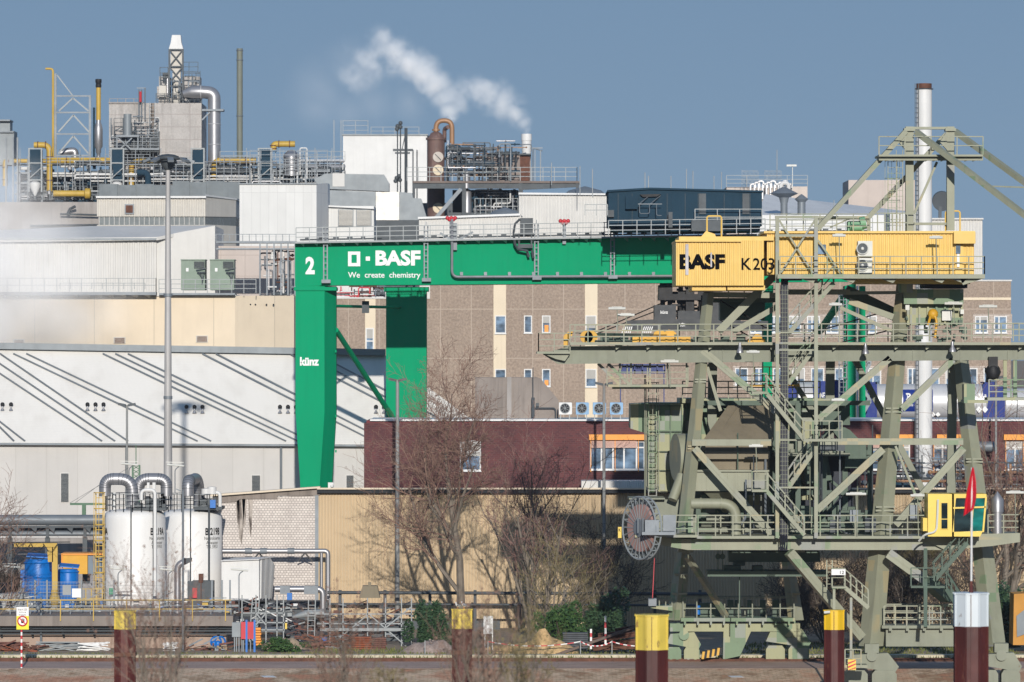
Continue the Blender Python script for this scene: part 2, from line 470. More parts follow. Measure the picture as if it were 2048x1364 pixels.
# ---------------------------------------------------------------- harbour crane on the quay
def crane_paint(name, base, patches, cov=.5):
    t = NT(name)
    def cells(s_, off):
        sn = t.n("ShaderNodeVectorMath", operation='SNAP'); sn.inputs[1].default_value = s_
        ad = t.n("ShaderNodeVectorMath", operation='ADD'); ad.inputs[1].default_value = off
        t.l(t.pos, ad.inputs[0]); t.l(ad.outputs[0], sn.inputs[0])
        w = t.n("ShaderNodeTexWhiteNoise", noise_dimensions='3D'); t.l(sn.outputs[0], w.inputs['Vector']); return w.outputs['Value']
    b = rgb(base); col = t.ramp(t.noise(.5, 5), [(.25,tuple(x*.84 for x in b[:3])),(.75,tuple(x*1.1 for x in b[:3]))])
    for i, (c, s_, thr) in enumerate(patches):
        f = t.ramp(cells(s_, (i*.31, i*.2, i*.43)), [(thr,(0,0,0)),(thr+.01,(.75,)*3)])
        reg = t.ramp(t.noise(.22, 2, off=(i*9,0,i*4)), [(1-cov-.02,(0,0,0)),(1-cov+.02,(1,1,1))])
        col = t.mix(t.mix(1.0, f, reg, 'MULTIPLY'), col, rgb(c))
    st = t.noise(1.0, 4, (3, 3, .2), .6)
    col = t.mix(t.ramp(st, [(.5,(0,0,0)),(.8,(.22,)*3)]), col, rgb((88,74,58)))
    t.l(col, t.b.inputs['Base Color']); t.b.inputs['Roughness'].default_value = .55
    return t.m
PT = [((118,142,108),(.55,.9,.5),.72),((146,148,146),(.8,.9,.7),.8),((172,160,124),(.6,.9,.6),.8)]
M['crane'] = crane_paint('crane paint', (150,152,130), PT, .46)
M['crane_green'] = crane_paint('crane green paint', (114,138,106), [((172,168,128),(.9,.9,1.1),.6),((150,154,146),(.6,.9,.6),.75)], .7)
M['crane_plain'] = mat('crane grey green paint', (136,140,122), .55, 0, .08, .2)
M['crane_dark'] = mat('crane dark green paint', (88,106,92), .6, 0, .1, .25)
M['crane_yellow'] = mat('machine house paint', (236,197,104), .5, 0, .05, .14)
M['winch_yellow'] = mat('winch yellow paint', (226,172,48), .5, 0, .08, .2)
M['hood'] = mat('dusty hood', (138,128,108), .8, 0, .08, .2)
M['cab_yellow'] = mat('cab yellow paint', (240,206,84), .4, 0, .04, .06)
M['lamp_white'] = mat('lamp housing', (222,222,214), .5, 0, .05, .15)
M['chain'] = mat('cable chain', (46,48,60), .6, .1, .2, 0, 3)
chip(M['crane'], (116,88,62), .70, 1.3); chip(M['crane_yellow'], (190,140,84), .70, 1.6, (1.5,1.5,.4), .6); chip(M['crane_plain'], (110,86,62), .69, 1.4)
CRANE = thing('harbour_crane', 'grey green quay crane with yellow machine house, patched paint and lattice of braces', 'crane', P(1560, 0, 292)*0 + V(15.5, 294, 0))
def cp(name, mb, mats='crane', label=None, parent=None, kind=None):
    return part(name, mb, M[mats] if isinstance(mats, str) else mats, parent or CRANE, label, kind)
def tbar(a, b, wa, wb, da, db, rot=0.0):
    "tapered box leg from a (top) to b (foot)"
    a, b = Vector(a), Vector(b); m = MB(); vs = []
    for c, w, dd in ((a, wa, da), (b, wb, db)):
        q_ = w/(math.cos(rot)+abs(math.sin(rot)))
        for i, j in ((-1,-1),(1,-1),(1,1),(-1,1)): vs.append(c + Matrix.Rotation(rot,3,'Z') @ V(i*q_/2, j*(dd if rot == 0 else q_)/2, 0))
    m.add(vs, [(0,1,2,3),(7,6,5,4),(0,4,5,1),(1,5,6,2),(2,6,7,3),(3,7,4,0)]); return m
CD = 292.0
k = CD/F
# legs: near pair stands on the front rail, far pair on the back rail
legs = [((1808,562),293,.8,(1742,1292),291.2,1.35), ((1922,720),297,.85,(1988,1292),291.4,1.3),
        ((1417,586),291.9,.62,(1367,1080),291.6,.8), ((1366,1098),303.6,.8,(1352,1240),303.6,1.0), ((1572,1098),304,.7,(1592,1240),304,.9)]
for (tp, D0, w0, bt, D1, w1) in legs:
    m = tbar(P(*tp, D0), P(*bt, D1), w0, w1, w0*1.1, w1*.9, R(36))
    a, b = P(*tp, D0), P(*bt, D1)
    for q in (.35, .36, .62, .63): 
        c = a.lerp(b, q); w = w0 + (w1-w0)*q
        m.box(c.x-w*.4, c.x+w*.53, c.y-w*.45, c.y+w*.45, c.z-.04, c.z+.04)
    cp('leg', m)
# sill beams, with walkways
m = MB(); m.pb(1772,1257,1966,1293,290.6,1.3); m.pb(1764,1251,1976,1257,290.2,2.0)
for i in range(6): m.pb(1778+i*34,1253,1784+i*34,1262,290.1,.1)
cp('sill_beam', m, 'crane_plain')
m = MB(); m.pb(1340,1247,1600,1263,303.4,1.2); m.pb(1362,1236,1590,1243,302.8,2.0)
for i in range(9): m.pb(1368+i*26,1240,1372+i*26,1250,302.7,.1)
m.prism([(1300,1213),(1345,1211),(1345,1222),(1302,1216)],303,1.5)
cp('sill_beam', m, 'crane_green')
m = MB(); a, b = P(1768,1252,290.4), P(1972,1252,290.4); m.rail([a,b],1.12,.62,.035,3); cp('railing', m); m = MB(); m.rail([a+V(0,1.9,0),b+V(0,1.9,0)],1.12,.7,.035,3); cp('railing', m)
m = MB(); a, b = P(1366,1237,303), P(1588,1237,303); m.rail([a,b],1.2,.8,.035,2); m.rail([a+V(0,1.9,0),b+V(0,1.9,0)],1.2,.9,.035,2)
m.rail([P(1306,1213,303.2),P(1344,1213,303.2)],.5,.4,.035,1); cp('railing', m, 'crane_plain')
m = MB()
for x in (1455,1470,1495,1520,1545): m.pb(x,1200,x+12,1236,304.6,.5)
m.pb(1400,1206,1440,1236,304.6,.5); cp('switch_cabinets', m, 'crane_dark')
m = MB(); m.cyl(P(1396,1229,303.4), P(1396,1211,303.4), .14, 10); cp('barrel', m, 'blue')
# middle support, trucks under the far sill
m = MB(); m.prism([(1447,1263),(1502,1263),(1480,1312),(1446,1319)],303.4,1.0)
for y in (1283, 1301):
    m.cyl(P(1474,y,303.35), P(1474,y,303.5), .045, 8)
cp('centre_post', m, 'crane_green')
def zg0_(D): return 700 + F*18/D
def truck(x0, x1, ytop, D, paint, flip=1):
    base = 700 + F*(18 if D > 296 else 18.62)/D; w = x1-x0; m = MB()
    hb = (zg0_(D)-ytop) if D > 296 else 62
    m.prism([(x0+w*.1,ytop),(x0+w*.8,ytop-4),(x1,ytop+ hb*.38),(x1-w*.08,ytop+hb*.58),(x0+w*.52,ytop+hb*.46),(x0,ytop+hb*.34)], D, 1.0)
    for a, b in ((.0,.42),(.5,.96)):
        X0, X1 = x0+w*a, x0+w*b; h = base-ytop
        m.prism([(X0,base-h*.40),(X0+w*.06,base-h*.52),(X1-w*.06,base-h*.52),(X1,base-h*.40),(X1,base-2.5),(X0,base-2.5)], D-.1, 1.1)
        for f in (.28,.72):
            c = P(X0+(X1-X0)*f, base-h*.17, D-.12); m.cyl(c, c+V(0,.12,0), .17, 12); m.cyl(c+V(0,.2,-.05), c+V(0,.9,-.05), .24, 12)
    return m
for (x0,x1,yt,D,pm) in ((1334,1402,1268,303.5,'crane_green'),(1532,1622,1262,303.5,'crane_green'),(1690,1798,1310,290.2,'crane_plain'),(1962,2044,1309,290.2,'crane_plain')):
    m = truck(x0,x1,yt,D,pm); cx = (x0+x1)/2
    m.cyl(P(cx,yt+2,D-.2), P(cx,yt+2,D+1.2), .3, 14); m.pb(cx-14,yt-22,cx+14,yt-4,D+.1,.9)
    cp('wheel_truck', m, pm)
m = MB()
for i in range(8):
    a = P(1403+i*5, 1318-i*1.2, 302.6); m.mi; m.m = i % 2
    m.slab([a, a+V(.14,0,0), a+V(.2,0,.42), a+V(.06,0,.42)], (0,.5,0))
M['stripe_yellow'] = mat('warning yellow', (228,176,60), .5, 0, .05, .1)
cp('striped_bumper', m, [M['stripe_yellow'], M['black']])
m = MB(); m.m = 0; m.pb(1696,1319,1712,1340,286.4,.08); m.m = 1
for i in range(3):
    y = 1320+i*7.5; m.slab([P(1696.5,y+5,286.35),P(1696.5,y+8.5 if y<1334 else y+5.5,286.35),P(1711.5,y+1.5,286.35),P(1711.5,y-1 if i else y-.4,286.35)], (0,.02,0))
cp('hazard_board', m, [M['yellow'], M['red']])
# portal beam and lower walkway
m = MB(); m.pb(1376,1078,1900,1100,290,1.6)
m.prism([(1376,1078),(1376,1100),(1330,1092),(1272,1078),(1272,1073)],290,1.6)
m.prism([(1846,1078),(1876,1070),(2040,1066),(2040,1084),(1985,1092),(1890,1100)],289.7,2.6)
cp('portal_beam', m)
m = MB(); m.pb(1392,1072,1850,1077.5,289.2,3.2); m.pb(1270,1070,1395,1075,288.6,3.8)
for x in list(range(1400,1850,44)): 
    m.slab([P(x,1077,289.9),P(x+14,1077,289.9),P(x+1,1084,289.9)],(0,.05,0))
cp('walkway', m)
m = MB(); m.rail([P(1396,1072,289.3),P(1850,1072,289.3)],1.15,1.0,.034,3); m.rail([P(1396,1072,292.3),P(1850,1072,292.3)],1.15,1.3,.034,3)
m.rail([P(1976,1067,289.8),P(2038,1067,289.8),P(2038,1067,292.2)],1.05,1.1,.034,3)
m.rail([P(1310,1070,288.7),P(1392,1070,288.7)],1.1,1.0,.034,3)
cp('railing', m)
# back frame seen through the front one
m = MB(); m.pb(1376,1082,1960,1096,299,.8)
for x in (1420,1655,1900): m.bar(P(x,1090,299),P(x+6,700,299),.5,.6)
for x in (1362,1580): m.box(P(x,0,300).x-.4,P(x,0,300).x+.4,291.6,304.6,P(0,1099,296).z,P(0,1080,296).z)
m.bar(P(1700,1090,299),P(1560,890,299),.3,.3); m.bar(P(1900,1085,299),P(1710,720,299),.34,.34); m.bar(P(1650,860,299),P(1560,720,299),.3,.3)
cp('back_frame', m, 'crane_plain')
# main girder with walkway
m = MB(); m.prism([(1085,708),(1135,693),(1400,690),(2110,684),(2110,719),(1400,725),(1116,728)],291.4,1.0)
m.prism([(1140,692),(2110,684),(2110,719),(1140,726)],297.2,1.0)
for x in range(1160,2060,95): m.pb(x,690,x+1.5,723,291.33,.08)
cp('main_girder', m, 'crane_plain')
m = MB()
m.pb(1140,684.5,2110,690,290.3,1.1); m.pb(1140,684.5,2110,690,298.1,1.1); m.pb(1074,703,1140,707.5,290.6,8.5)
m.prism([(1085,707),(1140,707),(1130,722),(1112,718)],290.9,.1)
for x in range(1230,2060,62): m.slab([P(x,690,290.9),P(x+16,690,290.9),P(x+2,700,290.9)],(0,.06,0))
cp('girder_walkway', m)
m = MB(); m.rail([P(1140,685,290.4),P(2110,682,290.4)],1.0,.98,.032,3); m.rail([P(1150,685,299),P(2110,682,299)],1.0,1.2,.032,3)
m.rail([P(1140,704,290.7),P(1077,704,290.7),P(1077,704,299)],1.05,.7,.032,3); cp('railing', m)
# trolley winches on the girder
m = MB()
m.prism([(1127,699),(1127,672),(1135,664),(1146,663),(1144,672),(1137,680),(1136,699)],292.2,.7)
for x in (1173,1182): m.disc(P(x,674,293.2),(0,1,0),.36,.5,20)
cp('winch_drum', m, 'winch_yellow'); m = MB(); m.pb(1265,672,1381,685,292.4,1.8)
for x in (1320,1340): m.prism([(x-16,676),(x-11,664),(x-3,659),(x+5,660),(x+12,666),(x+16,676)],292.6+(x-1320)*.06,.8)
for x in range(1275,1380,14): m.pb(x,676,x+4,684,292.3,.1)
cp('trolley_winch', m, 'winch_yellow'); m = MB(); m.pb(1496,678,1530,687,292.4,1.0); m.disc(P(1514,678,292.6),(0,1,0),.28,.6,16)
cp('trolley_winch', m, 'winch_yellow')
m = MB()
m.pb(1190,680,1500,684,292.6,2.4)
for i in range(26):
    x = rnd.uniform(1190,1480); y = rnd.uniform(668,678); m.pb(x,y,x+rnd.uniform(5,20),681,292.7+rnd.random()*1.6,.4)
for i in range(5): m.tube([P(1150+i*8,666+i,293),P(1330,668+i*2,293+i*.2)], .02, 4)
cp('trolley_machinery', m, 'crane_dark')
# hanging service gangway under the girder tip
m = MB()
for D in (292.5,294.5):
    for x0 in (1196,1216): m.bar(P(x0,727,D),P(x0+44,770,D),.16)
    for x in (1240,1262,1300,1335,1373): m.bar(P(x,726,D),P(x,771,D),.1)
m.pb(1216,769,1376,774,292.3,2.4); m.pb(1225,774,1352,778,292.8,1.2)
m.rail([P(1214,769,292.4),P(1376,769,292.4)],1.05,1.2,.03,3)
cp('hanging_gangway', m)
# upper portal frames
m = MB()
for a, b, w in (((1407,589),(1556,591),.3),((1437,663),(1552,548),.42),((1466,664),(1556,612),.3),((1700,586),(1800,585),.18),
                ((1560,584),(1700,584),.3),((1698,602),(1786,634),.34),((1680,615),(1784,662),.2)):
    m = MB(); m.bar(P(*a,292.2),P(*b,292.2),w); cp('upper_brace', m)
m = MB(); m.bar(P(1690,582,296),P(1795,632,296),.9,.7); cp('upper_brace', m, 'crane_dark')
for a, b, w, D in (((1405,700),(1551,823),.42,291.6),((1389,896),(1548,1073),.42,291),((1413,729),(1441,822),.2,292.4),
                ((1637,838),(1780,716),.4,291.6),((1804,818),(1906,719),.4,291.6),((1634,1020),(1766,898),.42,290.8),((1791,1050),(1927,896),.42,290.8),((1791,892),(1849,1034),.14,290.5),
                ((1578,1104),(1722,1275),.55,289),((1776,1106),(1850,1160),.6,290),((1374,1112),(1452,1232),.3,300)):
    m = MB(); D2 = D if b[1] < 1100 else {1275:290.2,1160:290,1232:303.2}[b[1]]
    m.bar(P(*a,D),P(*b,D2),w,w*.9); o = V(0,-w*.46,0); m.bar(P(*a,D)+o,P(*b,D2)+o,w*.22,.03); cp('brace', m)
m = MB(); m.bar(P(1850,1160,290),P(1895,1195,291),.8,.6); cp('brace', m, 'crane_dark')
for x0, x1, y, D in ((1384,1545,885,291.2),(1640,1926,883,291.2)):
    m = MB(); m.bar(P(x0,y,D),P(x1,y,D),.42,.36); cp('tie_beam', m)
# slewing column under the machine house
m = MB(); m.pb(1808,578,1927,608,291.5,5); m.pb(1814,608,1922,650,292.3,3.5)
for x in range(1820,1925,17): m.pb(x,610,x+4,648,292.1,.25)
m.pb(1798,545,1826,585,291.2,1.0)
cp('slewing_column', m, 'crane_green')
m = MB(); m.pb(1850,566,1935,576,291.6,4); cp('slewing_ring', m, 'dark')
for q in ((1884,620,1904,641,291.9,.5),(1921,619,1928,628,291.7,.3),(1811,610,1819,620,290.9,.3)): m = MB(); m.pb(*q); cp('junction_box', m, 'lamp_white')
m = MB()
for i in range(40):
    x = rnd.uniform(1805,1930); y = rnd.uniform(632,680); m.pb(x,y,x+rnd.uniform(2,10),y+rnd.uniform(3,14),291.8+rnd.random(),.4)
cp('drive_machinery', m, 'crane_dark')
m = MB(); m.tube(rnd_path([P(1856,650,291.2),P(1864,622,291),P(1874,640,291),P(1870,676,291)],.5),.07,6); m.ball(P(1866,628,291.2),.3,10); cp('motor', m, 'winch_yellow')
# machine house
m = MB()
m.corr(1352,1528,481,481,571,288.4,.21,.045)
m.box(P(1352,0,288.5).x, P(1528,0,288.5).x, 288.46, 295.5, P(0,571,288.4).z, P(0,481.5,288.4).z)
m.pb(1358,473,1548,481,288.9,6.4); m.pb(1351,480,1482,483.5,288.2,6.9)
m.pb(1384,571,1452,581,288.8,6); m.pb(1455,571,1530,580,288.8,6)
m.corr(1534,1948,466,465,548,289.2,.21,.045)
m.box(P(1534,0,289.2).x, P(1948,0,289.2).x, 289.28, 295.5, P(0,549,289.2).z, P(0,466,289.2).z)
m.pb(1528,462,1950,466.5,289.0,6.8); m.pb(1908,464,1951,487,288.6,7.0)
m.prism([(1690,550),(1945,550),(1940,568),(1720,566)],289.6,5.5)
HOUSE = cp('machine_house', m, 'crane_yellow')
BF = M['letter_black']
part('lettering', text_mb('BASF',1359,508,1450,539,288.4,.05,None,.012), BF, HOUSE)
part('lettering', join(text_mb('K',1483,516,1503,540,288.4,.014,None,.012), text_mb('203',1506,516,1549,540,288.4,.014,None,.02)), BF, HOUSE)
M['tape'] = mat('peeling tape', (190,186,190), .5, 0, .2, .2)
for q in ((1371,488,1377,550,288.36,.03),(1421,505,1424,534,288.36,.02)): m = MB(); m.pb(*q); part('peeling_strip', m, M['tape'], HOUSE)
m = MB(); m.pb(1910,490,1925,548,289.12,.1); part('door', m, M['crane_yellow'], HOUSE)
m = MB(); m.pb(1912,491,1921,507,289.0,.1); part('door_window', m, M['glass'], HOUSE)
m = MB(); m.pb(1914,508,1919,534,289.0,.08); part('notice', m, M['letter_white'], HOUSE)
m = MB(); m.pb(1636,489,1652,508,289.1,.1); part('window', m, M['glass'], HOUSE)
for y in (482, 516):
    m = MB(); m.pb(1716,y,1745,y+31,288.6,.6); ac = part('air_conditioner', m, M['lamp_white'], HOUSE)
    m = MB(); c = P(1725,y+15,288.55); m.disc(c,(0,1,0),.30,.06,20); part('fan', m, M['steel_dark'], ac)
    m = MB(); c = P(1725,y+15,288.5); m.ring(c,(0,1,0),.31,.03,20,6); m.ball(c,.1,8); part('fan_guard', m, M['lamp_white'], ac)
# house platform
m = MB(); m.pb(1555,548.5,1970,557,287.6,1.7)
for x in (1600,1680,1760,1858,1900,1960): m.slab([P(x,557,288),P(x+34,557,288),P(x+26,566,288)] if x<1950 else [P(x-40,557,288),P(x+8,557,288),P(x-34,570,288)],(0,.08,0))
cp('house_platform', m)
m = MB(); m.rail([P(1560,549,287.7),P(1969,549,287.7),P(1969,549,294)],1.0,.85,.03,3); cp('railing', m)
m = MB(); m.rail([P(1540,464,289.6),P(1740,464,289.6)],1.0,.9,.028,3); m.rail([P(1740,464,289.6),P(1830,464,289.6)],1.05,.42,.03,2); cp('roof_railing', m)
for x0,x1,y0,y1,D in ((1891,1920,422,463,290.5),(1414,1443,432,474,291)): m = MB(); m.tube(rnd_path([P(x0,y1,D),P(x0,y0,D),P(x1,y0,D),P(x1,y1,D)],.15,4),.05,6); cp('roof_hatch_guard', m, 'crane_yellow')
m = MB(); m.prism([(1402,474),(1412,462),(1430,468),(1432,474)],290,1.0)
cp('roof_bracket', m, 'crane_yellow')
m = MB(); m.pb(1696,442,1728,462,291,1.2); m.disc(P(1726,446,291),(1,0,.2),.35,.3,16); m.cyl(P(1700,455,290.8),P(1724,455,290.8),.2,12); cp('roof_winch', m, mat('pale green machine', (120,170,130), .5))
m = MB(); m.pb(1636,432,1740,437,291.5,2); m.bar(P(1640,437,292),P(1640,466,292),.16); m.bar(P(1737,437,292),P(1737,466,292),.16)
m.bar(P(1660,455,292),P(1700,437,292),.08); cp('roof_frame', m)
# pylon
for x0, x1, y1 in ((1811.5,1827.5,560),(1894,1909,460)):
    m = MB(); m.pb(x0,253,x1,y1,290,.5); m.pb(x0-3,256,x1+3,262,289.8,.9)
    m.slab([P(x0,262,289.9),P(x0-14,284,289.9),P(x0,300,289.9)],(0,.4,0)); cp('pylon_column', m)
m = MB(); m.pb(1811,253.5,1909,258.5,290.1,.4); m.pb(1827,445,1908,450,290.2,.3); cp('pylon_crossbeam', m)
m = MB(); m.pb(1758,309,1966,313,288.8,3.4); m.pb(1758,313,1966,321,289.2,.25); m.pb(1758,313,1966,321,291.6,.25)
for x in range(1760,1966,16): m.pb(x,313,x+1.5,320,289.25,2.4)
cp('pylon_platform', m)
m = MB(); m.rail([P(1758,309,289),P(1966,309,289)],1.0,1.5,.03,2); cp('railing', m); m = MB(); m.rail([P(1758,309,292),P(1966,309,292)],1.0,1.5,.03,2); cp('railing', m)
for a, b, w, D0, D1 in (((1812,262),(1634,459),.34,290,289.5),((1893,268),(1731,441),.34,293,293),((1874,324),(1828,428),.16,290.5,290.5),
                        ((1833,264),(2120,484),.34,289.5,283),((1909,262),(2120,416),.34,292,286)):
    m = MB(); m.bar(P(*a,D0),P(*b,D1),w,w*.8); o = V(.0,-w*.42,0); m.bar(P(*a,D0)+o,P(*b,D1)+o,w*.2,.05); cp('stay', m)
m = MB(); m.bar(P(1984,372.5,286.5),P(2120,377,288),.08); cp('stay_spreader', m)
m = MB(); m.ladder(P(1799,462,289.4),P(1799,300,289.4),.36,(1,0,0),.02,.3); cp('ladder', m)
m = MB(); m.ladder(P(1785,462,290.2),P(1785,312,290.2),.5,(1,0,0),.02,.3,.42,(0,1,0)); cp('caged_ladder', m, 'crane_green')
# stair tower
m = MB()
for x in (1554.5,1632):
    for D in (288.6,290.9): m.bar(P(x,432,D),P(x,1076,D),.2 if D<289 else .16)
for y in (434,471): 
    for D in (288.6,290.9): m.bar(P(1550,y,D),P(1636,y,D),.14)
for a, b in (((1558,440),(1630,552)),((1630,440),(1562,545)),((1636,480),(1688,556))): m.bar(P(*a,288.7),P(*b,288.7),.1)
for y in (552,665,686,700,880,975): m.bar(P(1552,y,288.7),P(1634,y,288.7),.09)
cp('stair_tower', m)
def flight(x0,y0,x1,y1,D,w=.8): m = MB(); m.stair(P(x0,y0,D),P(x1,y1,D),w); cp('stair_flight', m)
flight(1577,668,1668,566,288.9); flight(1577,768,1634,690,289.8); flight(1609,880,1532,785,287.7); flight(1577,976,1626,905,289.6); flight(1609,1070,1532,980,287.7)
m = MB()
for x0,x1,y,D in ((1504,1534,783,287.5),(1607,1684,878,287.5),(1504,1534,979,287.5)):
    m = MB(); m.pb(x0,y,x1,y+5,D,1.1); m.rail([P(x0,y,D+.05),P(x1,y,D+.05)],1.0,.8,.03,2)
    m.rail([P(x0,y,D+1.05),P(x1,y,D+1.05)],1.0,.8,.03,2); cp('stair_landing', m)
m = MB(); m.pb(1561,570,1576.5,1074,288.75,.2)
m.tube(rnd_path([P(1569,572,288.85),P(1569,556,288.85),P(1600,556,290)],.4,4),.2,4)
for i in range(7): m.tube([P(1561+i*2.2,1070,288.7),P(1562+i*2+(i%2)*2,1088,288.6),P(1557+i*2.8,1101,288.6)],.03,4)
ch = cp('cable_chain', m, 'chain')
m = MB()
for y in range(580,1072,9): m.pb(1560,y,1577.5,y+.8,288.7,.06)
m.pb(1575,570,1576,1074,288.68,.05); m.pb(1565,570,1565.7,1074,288.68,.05); m.pb(1570,570,1570.7,1074,288.68,.05); part('chain_guard', m, M['crane_plain'], ch)
# bulk hopper
m = MB(); m.pb(1297,806,1366,984,298.6,5.5); m.pb(1366,800,1640,1050,299.4,4.7); m.prism([(1261,808),(1297,806),(1297,868),(1261,857)],299,4.5)
m.pb(1360,797,1660,806,298.2,6)
for x in (1297,1318,1341,1364): m.pb(x,806,x+2.2,984,298.5,.12)
for y in (808,860,900,938,980): m.pb(1297,y,1366,y+2.2,298.45,.16)
for x in (1380,1404,1428): m.pb(x,806,x+2,880,299.2,.2)
HOP = cp('bulk_hopper', m, 'crane_green')
m = MB()
for x in (1316.6,1339.6,1362.6): m.pb(x,810,x+1.2,980,298.44,.1)
for y in (811,863,903,941): m.pb(1299,y,1362,y+1.4,298.42,.1)
part('rib_edges', m, M['crane_dark'], HOP)
m = MB(); m.pb(1478,769,1600,773,296.4,1.2); m.rail([P(1480,769,296.5),P(1598,769,296.5)],1.0,.9,.03,2); cp('yellow_gangway', m, 'winch_yellow')
def frustum(b, t):
    m = MB(); vs = b + t; m.add(vs, [(3,2,1,0),(4,5,6,7),(0,1,5,4),(1,2,6,5),(2,3,7,6),(3,0,4,7)]); return m
m = frustum([P(1407,879,292.6),P(1548,879,292.6),P(1548,879,298.6),P(1407,879,298.6)],[P(1456,811,295.5),P(1548,811,295.5),P(1548,811,298.6),P(1456,811,298.6)])
for i in range(1): m.bar(P(1437,872,293),P(1476,811,295.5),.08)
cp('dust_hood', m, 'hood')
m = MB(); m.pb(1411,892,1536,903,293.2,5); m.pb(1410,903,1540,918,292.8,5.4); m.pb(1424,918,1538,944,293.4,4.6); cp('hopper_bin', m, 'hood')
m = MB(); m.pb(1389,942,1538,982,292.4,1.6)
for i in range(7): m.pb(1392+i*21,945,1392+i*21+1.2,980,292.34,.08)
m.pb(1386,940,1540,943.5,292.2,1.9); cp('filter_cabinets', m)
m = frustum([P(1438,1012,294),P(1462,1012,294),P(1462,1012,296),P(1438,1012,296)],[P(1408,984,292.8),P(1470,984,292.8),P(1470,984,297),P(1408,984,297)]); cp('funnel', m)
m = MB(); m.tube(rnd_path([P(1382,1007,291.6),P(1472,1007,291.6),P(1472,1070,291.6)],1.3,8),.29,16)
for x in (1400,1441): m.cyl(P(x,1007,291.6),P(x+3,1007,291.6),.33,16)
m.cyl(P(1472,1042,291.6),P(1472,1045,291.6),.33,16)
cp('exhaust_duct', m)
m = MB(); m.disc(P(1364,914,294.5),(-1,-.22,0),1.32,.8,32); m.tube([P(1364,950,293),P(1345,1000,292.5)],.28,10); cp('blower', m)
m = MB()
for i in range(26):
    x = rnd.uniform(1400,1545); y = rnd.uniform(1030,1062); m.pb(x,y,x+rnd.uniform(8,36),y+rnd.uniform(5,14),293.5+rnd.random()*3,.7)
m.pb(1396,1056,1562,1066,293.4,3.6); cp('pump_set', m, 'crane_plain')
M['slate'] = mat('slate with painted shade', (50,54,64), .7, 0, .1, .1)  # dark tone paints the tower's shade onto these plates; scrap piles share it
m = MB(); m.prism([(1650,884),(1694,884),(1712,1060),(1668,1062)],297,.3); cp('shade_tinted_plate', m, 'slate')
m = MB(); m.prism([(1578,1000),(1650,1000),(1650,1066),(1578,1066)],297.5,.3); cp('shade_tinted_plate', m, 'slate')
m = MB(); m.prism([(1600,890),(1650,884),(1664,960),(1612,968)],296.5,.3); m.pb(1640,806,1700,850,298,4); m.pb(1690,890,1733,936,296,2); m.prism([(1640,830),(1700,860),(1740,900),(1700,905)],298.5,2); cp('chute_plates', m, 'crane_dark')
m = MB(); m.rail([P(1365,799,298.4),P(1640,799,298.4)],1.05,1.4,.032,3); cp('railing', m); m = MB(); m.rail([P(1365,799,303),P(1640,799,303)],1.05,1.6,.032,3); cp('railing', m)
m = MB(); m.ladder(P(1305,1002,297.6),P(1305,765,297.6),.45,(1,0,0),.028,.3,.36,(0,-1,0)); cp('caged_ladder', m)
m = MB(); m.tube([P(1290,1000,297.4),P(1290,750,297.4)],.05,6); m.pb(1258,996,1330,999,293,4); m.pb(1310,999,1392,1072,293.6,.08); cp('service_panel', m, 'crane_plain')
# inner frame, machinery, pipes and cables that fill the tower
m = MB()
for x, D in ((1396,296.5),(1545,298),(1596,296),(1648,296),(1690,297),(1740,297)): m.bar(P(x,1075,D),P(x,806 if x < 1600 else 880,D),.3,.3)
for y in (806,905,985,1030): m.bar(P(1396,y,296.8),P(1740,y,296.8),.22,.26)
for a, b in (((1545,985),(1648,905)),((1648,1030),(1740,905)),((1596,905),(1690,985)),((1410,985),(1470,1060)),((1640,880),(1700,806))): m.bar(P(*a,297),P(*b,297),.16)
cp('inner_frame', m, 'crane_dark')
q_ = random.Random(91)
m = MB(); m.pb(1548,1050,1760,1070,293.5,4)
for i in range(46):
    x = q_.uniform(1552,1740); y = q_.uniform(1010,1050); m.pb(x,y,x+q_.uniform(5,20),1056,293.6+q_.random()*3,.5)
cp('drive_units', m, 'crane_dark')
m = MB(); m.pb(1548,906,1700,912,295,3)
for i in range(22):
    x = q_.uniform(1550,1690); y = q_.uniform(880,902); m.pb(x,y,x+q_.uniform(5,14),908,295.2+q_.random()*2,.4)
cp('electrical_boxes', m, 'crane_plain')
for i in range(14):
    x0 = q_.uniform(1385,1760); y0 = q_.uniform(830,1000); m = MB(); D = q_.uniform(290.6,295); m.tube(rnd_path([P(x0,y0,D),P(x0,q_.uniform(1020,1070),D),P(x0+q_.uniform(-40,40),1072,D)],.2,3),q_.uniform(.03,.07),6); cp('cable_pipe', m, q_.choice(['steel_dark','crane_dark','crane_plain','steel']))
for (x0,y0,x1,y1,D) in ((1640,880,1690,902,291),(1820,1010,1834,1040,290.2),(1700,1020,1716,1044,291),(1660,1040,1676,1066,290.2),(1730,1036,1752,1064,290.4),(1580,1030,1600,1064,291),(1376,1034,1386,1066,289.8)):
    m = MB(); m.pb(x0,y0,x1,y1,D,.5); cp('switch_box', m, q_.choice(['steel','crane_green','crane_plain','steel_dark']))
for y0,y1 in ((640,690),(600,655)):
    m = MB(); m.tube([P(1440,y0,294),P(1530,y1,294),P(1640,y1+6,294.5),P(1780,y0+20,295)],.04,5); cp('slack_cable', m, 'black')
m = MB(); m.pb(1420,596,1552,604,296,4); m.pb(1440,604,1530,640,297,2); m.rail([P(1425,596,295.8),P(1552,596,295.8)],1.0,1.0,.03,2); cp('upper_platform', m, 'crane_dark')
